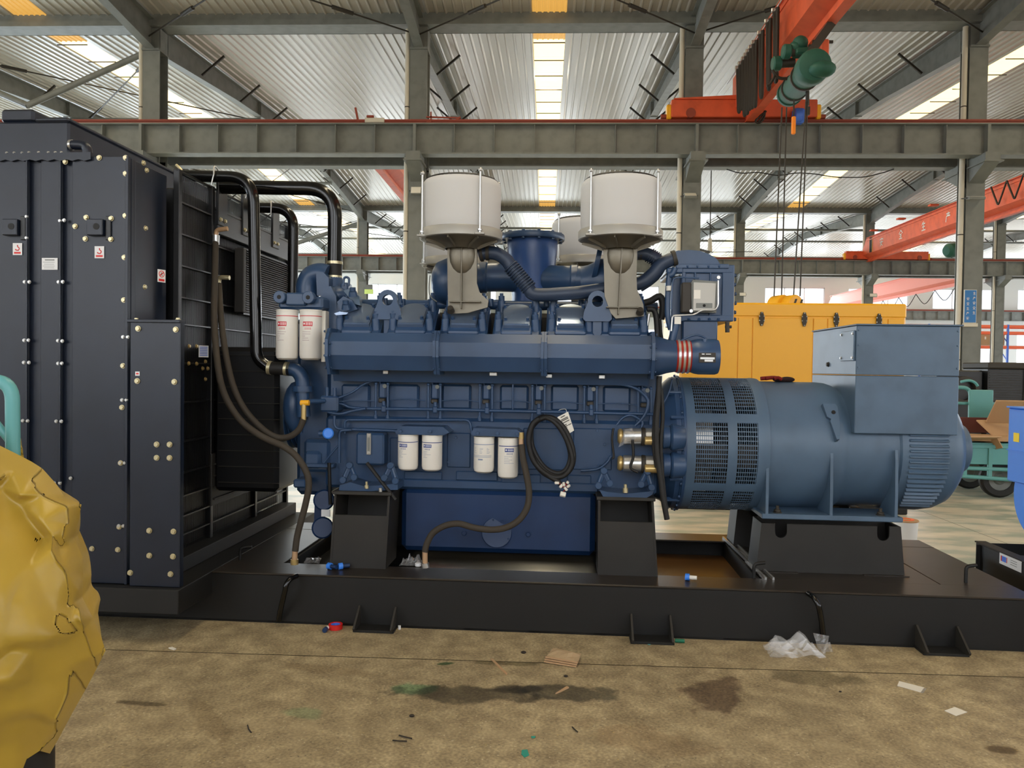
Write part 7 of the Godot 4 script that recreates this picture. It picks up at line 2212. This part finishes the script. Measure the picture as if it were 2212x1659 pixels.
func flat_thing(nm: String, label: String, cat: String, pts: Array, h: float, m: Material, group := "") -> void:   # a flat scrap lying on the floor, from its outline
	var c := Vector3.ZERO
	for p in pts:
		c += p / pts.size()
	var poly := []
	for p in pts:
		poly.append(Vector2(p.x - c.x, c.z - p.z))
	solo(nm, label, cat, G.new().prism(poly, 0.001, h, Transform3D(Basis(Vector3(1, 0, 0), Vector3(0, 0, -1), Vector3(0, 1, 0)), Vector3.ZERO)), m, c, group)

func loose_things() -> void:
	# red work glove on the alternator
	var t := thing("glove", "red and black work glove lying on top of the alternator", "glove", Vector3(1.424, 1.54, -5.38))
	var g := G.new()
	var a := Vector3(1.499, 1.548, -5.38)
	g.sph(a, 0.04, 14, Vector3(1.3, 0.5, 1.0))
	g.sph(a + Vector3(-0.045, -0.002, 0.0), 0.04, 14, Vector3(1.3, 0.42, 1.1))
	part(t, "palm", g, mat("glove_dark", Color(0.16, 0.07, 0.05), 0.9))
	for q in [[-0.02, -0.10, 0.02, 0.012], [0.005, -0.13, 0.012, 0.013], [0.02, -0.125, -0.01, 0.013], [0.03, -0.10, -0.03, 0.011], [0.05, -0.05, 0.05, 0.012]]:
		g = G.new()
		g.tube(spline([a + Vector3(-0.05, 0, q[2]), a + Vector3(-0.09 + q[0] * 0.3, 0.012, q[2]), a + Vector3(-0.05 + q[1], 0.004, q[2])], 4), q[3], 8)
		part(t, "finger", g, mat("glove_red", Color(0.50, 0.10, 0.06), 0.9))
	# paper tag on the fuel rail
	t = thing("paper_tag", "white paper tag with printed lines hanging on the fuel rail", "tag", Vector3(-0.006, 1.256, -4.84))
	pr(t, "card", M.can_white, [Vector2(-0.059, 1.296), Vector2(0.007, 1.332), Vector2(0.047, 1.214), Vector2(-0.011, 1.177)], -4.84, -4.842)
	g = G.new()
	var u := (Vector3(0.007, 1.332, -4.838) - Vector3(-0.059, 1.296, -4.838)).normalized()
	var v := (Vector3(-0.011, 1.178, -4.838) - Vector3(-0.059, 1.296, -4.838)).normalized()
	var o := Vector3(-0.059, 1.296, -4.838)
	for e in [[0.018, 0.012, 0.03], [0.014, 0.028, 0.048], [0.014, 0.036, 0.048], [0.014, 0.05, 0.05], [0.008, 0.066, 0.03], [0.008, 0.076, 0.034], [0.008, 0.086, 0.026], [0.045, 0.076, 0.022]]:
		g.bar(o + u * e[0] + v * e[1], o + u * (e[0] + e[2]) + v * e[1], 0.001, 0.005)
	part(t, "print", g, M.dark_iron)
	part(t, "string", G.new().tube(spline([Vector3(-0.002, 1.325, -4.87), Vector3(-0.008, 1.345, -4.87), Vector3(-0.031, 1.345, -4.87), Vector3(-0.052, 1.336, -4.87)], 4), 0.0015, 5), M.can_white)
	# coiled harness
	t = thing("coiled_cable", "black wiring harness coiled and hung on the crankcase side", "cable", Vector3(-0.098, 1.104, -4.88))
	for i in 4:
		g = G.new()
		g.tube(spline([[Vector3(-0.219, 1.248, -4.9), Vector3(-0.145, 1.295, -4.88), Vector3(-0.056, 1.257, -4.86), Vector3(-0.005, 1.167, -4.86), Vector3(0.026, 1.05, -4.86), Vector3(-0.002, 0.962, -4.86), Vector3(-0.066, 0.94, -4.86), Vector3(-0.149, 0.987, -4.87), Vector3(-0.216, 1.101, -4.89), Vector3(-0.224, 1.218, -4.9), Vector3(-0.195, 1.269, -4.9)],
			[Vector3(-0.229, 1.229, -4.88), Vector3(-0.153, 1.29, -4.86), Vector3(-0.071, 1.281, -4.84), Vector3(0.003, 1.198, -4.84), Vector3(0.046, 1.068, -4.84), Vector3(0.027, 0.968, -4.84), Vector3(-0.051, 0.922, -4.84), Vector3(-0.139, 0.96, -4.85), Vector3(-0.221, 1.065, -4.87), Vector3(-0.24, 1.175, -4.88), Vector3(-0.218, 1.249, -4.88)],
			[Vector3(-0.2, 1.26, -4.86), Vector3(-0.129, 1.291, -4.85), Vector3(-0.053, 1.242, -4.83), Vector3(0.013, 1.126, -4.83), Vector3(0.038, 1.01, -4.83), Vector3(-0.007, 0.934, -4.83), Vector3(-0.083, 0.92, -4.83), Vector3(-0.177, 0.981, -4.84), Vector3(-0.232, 1.095, -4.86), Vector3(-0.228, 1.207, -4.86), Vector3(-0.188, 1.266, -4.86)],
			[Vector3(-0.173, 1.285, -4.84), Vector3(-0.216, 1.244, -4.84), Vector3(-0.238, 1.149, -4.84), Vector3(-0.213, 1.033, -4.84), Vector3(-0.153, 0.952, -4.84), Vector3(-0.094, 0.917, -4.83), Vector3(-0.05, 0.893, -4.82), Vector3(-0.035, 0.876, -4.82)]][i], 6), 0.016, 8)
		part(t, "cable_turn", g, M.rubber)
	var k := 0
	for p in [Vector3(-0.056, 0.887, -4.8), Vector3(-0.029, 0.868, -4.8), Vector3(-0.012, 0.88, -4.8), Vector3(0.011, 0.892, -4.8), Vector3(0.017, 0.869, -4.8), Vector3(-0.017, 0.816, -4.8), Vector3(0, 0.851, -4.8)]:
		g = G.new()
		var r := Basis(Vector3(0, 0, 1), k * 0.9) * Basis(Vector3.UP, k * 0.5)
		g.box(p, Vector3(0.028, 0.016, 0.016) if k != 5 else Vector3(0.03, 0.036, 0.02), 0.003, r)
		part(t, "plug", g, M.can_white)
		k += 1
	part(t, "plug_wire", G.new().tube(spline([Vector3(-0.041, 0.885, -4.8), Vector3(-0.024, 0.873, -4.8), Vector3(-0.006, 0.886, -4.8), Vector3(0.011, 0.869, -4.8), Vector3(0, 0.851, -4.8), Vector3(-0.014, 0.833, -4.8)], 4), 0.004, 5).tube(spline([Vector3(-0.035, 0.879, -4.8), Vector3(-0.018, 0.862, -4.8), Vector3(0.005, 0.874, -4.8), Vector3(0.017, 0.857, -4.8)], 4), 0.004, 5), M.glove_red)
	# drain hose looping over the sump
	t = thing("drain_hose", "brown hose looping from the oil filter head down to the skid", "hose", Vector3(-0.269, 1.007, -4.8))
	tb(t, "hose", M.braid, [Vector3(-0.283, 1.117, -4.86), Vector3(-0.272, 1.032, -4.84), Vector3(-0.243, 0.923, -4.78), Vector3(-0.227, 0.825, -4.76), Vector3(-0.239, 0.732, -4.75), Vector3(-0.289, 0.657, -4.74), Vector3(-0.369, 0.609, -4.74), Vector3(-0.462, 0.594, -4.74), Vector3(-0.563, 0.603, -4.74), Vector3(-0.665, 0.626, -4.74), Vector3(-0.752, 0.609, -4.74), Vector3(-0.825, 0.561, -4.74), Vector3(-0.862, 0.493, -4.74), Vector3(-0.873, 0.443, -4.74)], 0.020, 6, 12)
	cy(t, "ferrule", M.copper_paint, Vector3(-0.873, 0.449, -4.74), Vector3(-0.872, 0.373, -4.74), 0.017, 12)
	cy(t, "end_nut", M.steel_bright, Vector3(-0.872, 0.373, -4.74), Vector3(-0.869, 0.344, -4.74), 0.026, 6)
	# clear film bag by the starters
	var gf := crumple([Vector3(0.359, 1.23, -4.78), Vector3(0.402, 1.243, -4.78), Vector3(0.426, 1.177, -4.75), Vector3(0.319, 1.124, -4.75)], 6, 10, 0.04, 3, Vector3(0, 0, 1))
	solo_world("plastic_bag", "small clear plastic bag tied over the starter motor wires", "bag", gf, M.film)
	# scraps of film and caps on the skid
	solo_world("plastic_film", "crumpled clear film by the foot of the left pedestal", "plastic", crumple([Vector3(-1.07, 0.31, -4.892), Vector3(-0.931, 0.31, -4.897), Vector3(-0.935, 0.31, -5.029), Vector3(-1.066, 0.31, -5.012)], 12, 6, 0.05, 7), M.film)
	solo_world("plastic_film", "clear film scrap beside the left hose end on the skid", "plastic", crumple([Vector3(-1.698, 0.31, -4.871), Vector3(-1.595, 0.31, -4.884), Vector3(-1.622, 0.31, -5.016), Vector3(-1.722, 0.31, -5.003)], 10, 6, 0.03, 9), M.film)
	var cp := Vector3(-0.946, 0.31, -4.895)
	solo("white_plug", "round white plastic plug on the skid by the drain hose", "cap", G.new().cyl(Vector3.ZERO, Vector3(0, 0.022, 0), 0.02, 18, -1.0, 0.003), M.white, cp)
	for q in [[Vector3(-1.478, 0.31, -4.748), 0.4, "blue painted bolt at the foot of the left pedestal, left of two"], [Vector3(-1.409, 0.31, -4.757), -0.5, "blue painted bolt at the foot of the left pedestal, right of two"], [Vector3(0.761, 0.31, -4.766), 0.25, "blue headed bolt lying on the skid near the drip tray"]]:
		t = thing("loose_bolt", q[2], "bolt", q[0])
		var d := Vector3(cos(q[1]), 0, sin(q[1]))
		var c: Vector3 = q[0] + Vector3(0, 0.021, 0)
		cy(t, "bolt_head", M.motor_blue, c - d * 0.02, c + d * 0.006, 0.022, 6)
		cy(t, "bolt_shank", M.pan_blue if q[0].x < 0 else M.can_white, c + d * 0.006, c + d * 0.05, 0.013, 12)
	# on the floor along the skid
	var f := Vector3(-1.384, 0, -4.559)
	t = thing("tape_roll", "red tape roll lying flat beside the left hold-down foot", "tape", f)
	part(t, "tape", G.new().ring(f + Vector3(0, 0.001, 0), f + Vector3(0, 0.03, 0), 0.042, 0.030, 28), M.red)
	part(t, "core", G.new().ring(f + Vector3(0, 0.003, 0), f + Vector3(0, 0.027, 0), 0.030, 0.026, 28), M.rack_blue)
	f = Vector3(-1.427, 0, -4.488)
	t = thing("small_bottle", "small blue bottle with white cap beside the red tape", "bottle", f)
	cy(t, "bottle", M.pan_blue, f + Vector3(0, 0.015, 0.012), f + Vector3(0, 0.015, -0.02), 0.015, 14, -1.0, 0.003)
	cy(t, "cap", M.white, f + Vector3(0, 0.015, -0.02), f + Vector3(0.003, 0.015, -0.045), 0.010, 12)
	f = Vector3(-0.998, 0, -4.594)
	solo("white_plug", "tiny white plug right of the left hold-down foot", "cap", G.new().cyl(Vector3(0, 0, 0), Vector3(0, 0.022, 0), 0.009, 12), M.white, f)
	f = Vector3(0.679, 0, -4.549)
	solo("green_tube", "short green tube beside the middle hold-down foot", "tube", G.new().cyl(Vector3(-0.025, 0.012, 0), Vector3(0.03, 0.012, 0.005), 0.011, 12), mat("green_plastic", Color(0.05, 0.42, 0.30), 0.5, 0.0, false), f)
	flat_thing("green_scrap", "thin green leaf scrap in front of the middle hold-down foot", "scrap", [Vector3(0.473, 0, -4.511), Vector3(0.532, 0, -4.533), Vector3(0.5, 0, -4.484)], 0.004, M.teal)
	flat_thing("green_flake", "teal paint flake alone on the concrete at the front", "scrap", [Vector3(-0.167, 0, -3.183), Vector3(-0.144, 0, -3.189), Vector3(-0.134, 0, -3.144), Vector3(-0.152, 0, -3.123), Vector3(-0.167, 0, -3.148)], 0.003, mat("flake_teal", Color(0.16, 0.55, 0.48), 0.6, 0.0, false))
	flat_thing("green_flake", "tiny teal paint flake above the larger teal one", "scrap", [Vector3(-0.134, 0, -3.308), Vector3(-0.114, 0, -3.31), Vector3(-0.117, 0, -3.293), Vector3(-0.131, 0, -3.292)], 0.003, M.flake_teal)
	flat_thing("paper_scrap", "long white paper strip on the floor at right", "paper", [Vector3(1.743, 0, -4.098), Vector3(1.837, 0, -4.027), Vector3(1.791, 0, -3.966), Vector3(1.708, 0, -4.036)], 0.003, M.can_white)
	flat_thing("paper_scrap", "white paper square on the floor nearest the right corner", "paper", [Vector3(1.81, 0, -3.758), Vector3(1.88, 0, -3.805), Vector3(1.912, 0, -3.754), Vector3(1.838, 0, -3.707)], 0.003, M.can_white)
	flat_thing("tape_scrap", "clear tape end beside the long white paper strip", "tape", [Vector3(1.824, 0, -4.014), Vector3(1.848, 0, -4.022), Vector3(1.8, 0, -3.956), Vector3(1.789, 0, -3.96)], 0.002, M.film)
	flat_thing("wood_sliver", "long pale wood sliver beside the folded carton", "wood", [Vector3(-0.396, 0, -4.166), Vector3(-0.38, 0, -4.154), Vector3(-0.289, 0, -3.972), Vector3(-0.295, 0, -3.959)], 0.008, M.carton)
	flat_thing("wood_sliver", "short pale wood sliver on the oil stain", "wood", [Vector3(-0.035, 0, -3.752), Vector3(0.02, 0, -3.841), Vector3(0.031, 0, -3.831), Vector3(-0.012, 0, -3.776)], 0.008, M.carton)
	flat_thing("chalk_chip", "pale chip on the floor joint at left", "scrap", [Vector3(-2.21, 0, -4.134), Vector3(-2.197, 0, -4.15), Vector3(-2.16, 0, -4.125), Vector3(-2.165, 0, -4.11)], 0.006, M.can_white)
	for q in [[Vector3(-0.222, 0, -4.281), "black clip on the floor left of the folded carton", 0.012], [Vector3(0.015, 0, -3.974), "small brown nut below the folded carton", 0.009], [Vector3(1.387, 0, -3.929), "dark pebble left of the long white paper strip", 0.006], [Vector3(-0.686, 0, -3.443), "small brown chip left of the oil stain", 0.01]]:
		solo("grit", q[1], "scrap", G.new().sph(Vector3(0, q[2] * 0.5, 0), q[2], 8, Vector3(1.3, 0.6, 1.0)), M.cable_brown, q[0], "")
	for q in [[Vector3(-0.721, 0, -3.207), Vector3(-0.659, 0, -3.206), "dark twig on the floor, lower of a pair"], [Vector3(-0.704, 0, -3.255), Vector3(-0.642, 0, -3.232), "dark twig on the floor, upper of a pair"], [Vector3(-1.389, 0, -3.28), Vector3(-1.345, 0, -3.215), "dark curved twig left of the twig pair"], [Vector3(0.069, 0, -3.363), Vector3(0.045, 0, -3.409), "dark twig below the oil stain"]]:
		var d: Vector3 = q[1] - q[0]
		solo("twig", q[2], "twig", G.new().tube([Vector3(0, 0.004, 0), d * 0.5 + Vector3(0, 0.007, 0.008), d + Vector3(0, 0.004, 0)], 0.003, 5), M.cable_brown, q[0], "")
	# folded carton piece
	t = thing("folded_carton", "small folded piece of cardboard on the floor joint", "cardboard", Vector3(-0.011, 0, -4.187))
	var c0 := Vector3(-0.104, 0, -4.151)
	var c1 := Vector3(0.071, 0, -4.098)
	var c2 := Vector3(0.091, 0, -4.225)
	var c3 := Vector3(-0.064, 0, -4.277)
	for i in 3:
		var hh := Vector3(0, 0.006 + i * 0.011, 0)
		var sh := Vector3(0.004 * i, 0, -0.004 * i)
		part(t, "card_layer", crumple([c0 + hh + sh, c1 + hh * 0.9 + sh, c2 + hh + sh, c3 + hh * 1.3 + sh], 8, 4, 0.012, 20 + i), mat("card_grey", Color(0.72, 0.62, 0.48), 0.85), Vector3.ZERO)
		part(t, "card_edge", G.new().bar(c0 + hh + sh + Vector3(0, 0.002, 0), c1 + hh * 0.9 + sh + Vector3(0, 0.002, 0), 0.006, 0.007), M.carton)
	# clear bag on the floor by the right of the skid
	t = thing("plastic_bag", "clear crumpled plastic bag on the floor before the skid", "bag", Vector3(1.325, 0, -4.458))
	part(t, "bag", crumple([Vector3(1.154, 0, -4.549), Vector3(1.157, 0, -4.355), Vector3(1.47, 0, -4.389), Vector3(1.439, 0, -4.618)], 14, 8, 0.09, 31), M.film)
	part(t, "twisted_neck", crumple([Vector3(1.447, 0, -4.435), Vector3(1.479, 0, -4.439), Vector3(1.5, 0, -4.441) + Vector3(0, 0.11, 0), Vector3(1.414, 0, -4.453) + Vector3(0, 0.12, 0)], 5, 6, 0.04, 33, Vector3(0, 0, 1)), M.film)
	part(t, "bag_corner", crumple([Vector3(1.475, 0, -4.46), Vector3(1.544, 0, -4.496), Vector3(1.559, 0, -4.571), Vector3(1.483, 0, -4.548)], 6, 5, 0.05, 35), M.film)

func solo_world(nm: String, label: String, cat: String, g: G, m: Material) -> void:
	var t := thing(nm, label, cat, g.first)
	part(t, "sheet", g, m)

# ---------- the wrapped thing in the near left corner ----------
func foreground() -> void:
	var pl := mat("yellow_film", Color(0.71, 0.585, 0.21), 0.36)
	pl.backlight_enabled = true
	pl.backlight = Color(0.25, 0.19, 0.03)
	pl.rim_enabled = true
	pl.rim = 0.3
	var xl := -2.127
	var base := Vector3((xl + -1.284) / 2, 0, -2.0)
	var t := thing("wrapped_seat", "crumpled yellow plastic sheet draped over a vehicle, near left corner", "plastic sheet", base)
	# outline of the sheet, clockwise, then the points of its folds
	var rim: Array = [Vector3(-1.605, 1.411, -2), Vector3(-1.551, 1.368, -2), Vector3(-1.522, 1.355, -2), Vector3(-1.491, 1.341, -2), Vector3(-1.458, 1.325, -2), Vector3(-1.429, 1.308, -2), Vector3(-1.394, 1.271, -2), Vector3(-1.365, 1.233, -2), Vector3(-1.317, 1.212, -2), Vector3(-1.325, 1.167, -2), Vector3(-1.338, 1.12, -2), Vector3(-1.314, 1.068, -2), Vector3(-1.311, 1.015, -2), Vector3(-1.314, 0.958, -2), Vector3(-1.285, 0.905, -2), Vector3(-1.263, 0.858, -2), Vector3(-1.247, 0.814, -2), Vector3(-1.274, 0.76, -2), Vector3(-1.304, 0.703, -2), Vector3(-1.34, 0.64, -2), Vector3(-1.377, 0.571, -2), Vector3(-1.406, 0.521, -2), Vector3(-1.364, 0.581, -1.9), Vector3(-1.37, 0.579, -1.86), Vector3(-1.385, 0.517, -1.84), Vector3(-1.469, 0.44, -1.8), Vector3(-1.668, 0.489, -1.7), Vector3(-2.212, 0.439, -1.9), Vector3(-2.323, 0.795, -1.95), Vector3(-2.264, 1.246, -1.95), Vector3(-1.936, 1.437, -1.95), Vector3(-1.753, 1.438, -2)]
	var inner: Array = [Vector3(-1.501, 1.329, -1.84), Vector3(-1.443, 1.292, -1.86), Vector3(-1.385, 1.254, -1.85), Vector3(-1.33, 1.194, -1.85), Vector3(-1.304, 1.161, -1.86), Vector3(-1.301, 1.136, -1.9), Vector3(-1.304, 1.222, -1.93), Vector3(-1.302, 1.175, -1.93), Vector3(-1.493, 1.313, -1.86), Vector3(-1.482, 1.272, -1.91), Vector3(-1.425, 1.231, -1.9), Vector3(-1.37, 1.17, -1.9), Vector3(-1.359, 1.144, -1.91), Vector3(-1.32, 1.119, -1.905), Vector3(-1.318, 1.114, -1.95), Vector3(-1.451, 1.308, -1.92), Vector3(-1.36, 1.252, -1.9), Vector3(-1.398, 1.288, -1.9), Vector3(-1.283, 1.126, -1.83), Vector3(-1.26, 1.073, -1.85), Vector3(-1.265, 1.004, -1.91), Vector3(-1.369, 1.158, -1.78), Vector3(-1.316, 1.1, -1.79), Vector3(-1.317, 1.044, -1.71), Vector3(-1.314, 1.036, -1.73), Vector3(-1.287, 1.011, -1.75), Vector3(-1.266, 0.978, -1.82), Vector3(-1.264, 0.98, -1.89), Vector3(-1.242, 0.962, -1.88), Vector3(-1.251, 0.935, -1.92), Vector3(-1.254, 0.94, -1.875), Vector3(-1.303, 0.944, -1.7), Vector3(-1.318, 0.914, -1.735), Vector3(-1.272, 0.931, -1.73), Vector3(-1.286, 0.9, -1.765), Vector3(-1.243, 0.925, -1.77), Vector3(-1.263, 0.891, -1.81), Vector3(-1.228, 0.933, -1.87), Vector3(-1.246, 0.901, -1.905), Vector3(-1.256, 0.823, -1.86), Vector3(-1.239, 0.821, -1.93), Vector3(-1.29, 0.853, -1.69), Vector3(-1.307, 0.816, -1.73), Vector3(-1.299, 0.756, -1.77), Vector3(-1.324, 0.716, -1.81), Vector3(-1.295, 0.674, -1.87), Vector3(-1.32, 0.634, -1.91), Vector3(-1.273, 0.74, -1.885), Vector3(-1.299, 0.81, -1.8), Vector3(-1.35, 0.731, -1.74), Vector3(-1.355, 0.652, -1.81), Vector3(-1.443, 1.243, -1.74), Vector3(-1.388, 1.046, -1.66), Vector3(-1.347, 0.858, -1.65), Vector3(-1.445, 0.679, -1.7), Vector3(-1.654, 1.349, -1.75), Vector3(-1.524, 1.111, -1.6), Vector3(-1.514, 0.872, -1.6), Vector3(-1.619, 0.663, -1.65), Vector3(-1.86, 1.173, -1.75), Vector3(-1.809, 0.907, -1.7), Vector3(-1.831, 0.672, -1.72)]
	var vs: Array = rim + inner
	var flat2 := PackedVector2Array()
	for v in vs:
		flat2.append(Vector2(v.x / (-v.z), (v.y - 1.6) / (-v.z)))
	var ix := Geometry2D.triangulate_delaunay(flat2)
	var ring := flat2.slice(0, rim.size())
	var tris := []
	for i in range(0, ix.size(), 3):
		if Geometry2D.is_point_in_polygon((flat2[ix[i]] + flat2[ix[i + 1]] + flat2[ix[i + 2]]) / 3.0, ring):
			tris.append([ix[i], ix[i + 1], ix[i + 2]])
	var fixed := {}
	for i in rim.size():
		fixed[i] = true
	var n2 := FastNoiseLite.new()
	n2.seed = 41
	n2.frequency = 7.0
	n2.fractal_octaves = 3
	for level in 3:
		var mids := {}
		var next := []
		for tr in tris:
			var m := []
			for e in 3:
				var i0: int = mini(tr[e], tr[(e + 1) % 3])
				var i1: int = maxi(tr[e], tr[(e + 1) % 3])
				var key := i0 * 100000 + i1
				if not mids.has(key):
					mids[key] = vs.size()
					vs.append((vs[i0] + vs[i1]) / 2.0)
					if fixed.has(i0) and fixed.has(i1) and (absi(i0 - i1) == 1 or level > 0 or absi(i0 - i1) == rim.size() - 1):
						fixed[mids[key]] = true
				m.append(mids[key])
			next += [[tr[0], m[0], m[2]], [tr[1], m[1], m[0]], [tr[2], m[2], m[1]], [m[0], m[1], m[2]]]
		tris = next
		var sum := {}
		var cnt := {}
		for tr in tris:
			for e in 3:
				for o in [1, 2]:
					sum[tr[e]] = sum.get(tr[e], Vector3.ZERO) + vs[tr[(e + o) % 3]]
					cnt[tr[e]] = cnt.get(tr[e], 0) + 1
		for k in sum:
			if not fixed.has(k):
				var v: Vector3 = vs[k]
				vs[k] = v.lerp(sum[k] / float(cnt[k]), 0.35 if level < 2 else 0.5) + (Vector3(0, 0, n2.get_noise_2d(v.x * 1.0, v.y) * 0.006 + n2.get_noise_2d(v.x * 3.0 + 9, v.y * 3.0) * 0.002) if level == 2 else Vector3.ZERO)
	for side in [1, -1]:
		var g := G.new()
		for tr in tris:
			var q := []
			for e in 3:
				var v: Vector3 = vs[tr[e]]
				q.append(v if side == 1 else Vector3(v.x - 0.85 * (v.z + 2.0), v.y - 0.15 * (v.z + 2.0), -4.0 - v.z))
			if ((q[1] - q[0]).cross(q[2] - q[0]).z > 0) == (side == 1):
				g.tri(q[0], q[2], q[1], 3)
			else:
				g.tri(q[0], q[1], q[2], 3)
		part(t, "sheet_front" if side == 1 else "sheet_back", g, pl)
	part(t, "covered_body", G.new().cyl(Vector3(-1.524, 0, -2.0), Vector3(-1.524, 0.6, -2.0), 0.11, 24, -1.0, 0.02), M.rubber)
	t = thing("handle_frame", "teal bent tube handle standing out of the yellow sheet", "handle", Vector3(-1.629, 1.321, -2.15))
	var hp := [Vector3(-1.885, 1.54, -2.15), Vector3(-1.629, 1.543, -2.15), Vector3(-1.626, 1.218, -2.15)]
	part(t, "tube", G.new().tube(elbow(hp, 0.06, 8), 0.0195, 16), M.teal)
	part(t, "cross_bar", G.new().tube([Vector3(-1.697, 1.436, -2.15), Vector3(-1.635, 1.354, -2.16)], 0.012, 10), M.teal)
	t = thing("yellow_strap", "frayed yellow edge hanging behind the teal handle", "strap", Vector3(-1.648, 1.35, -2.2))
	part(t, "strap", crumple([Vector3(-1.677, 1.368, -2.22), Vector3(-1.654, 1.367, -2.22), Vector3(-1.629, 1.308, -2.2), Vector3(-1.656, 1.28, -2.2)], 5, 8, 0.015, 51, Vector3(0, 0, 1)), pl)
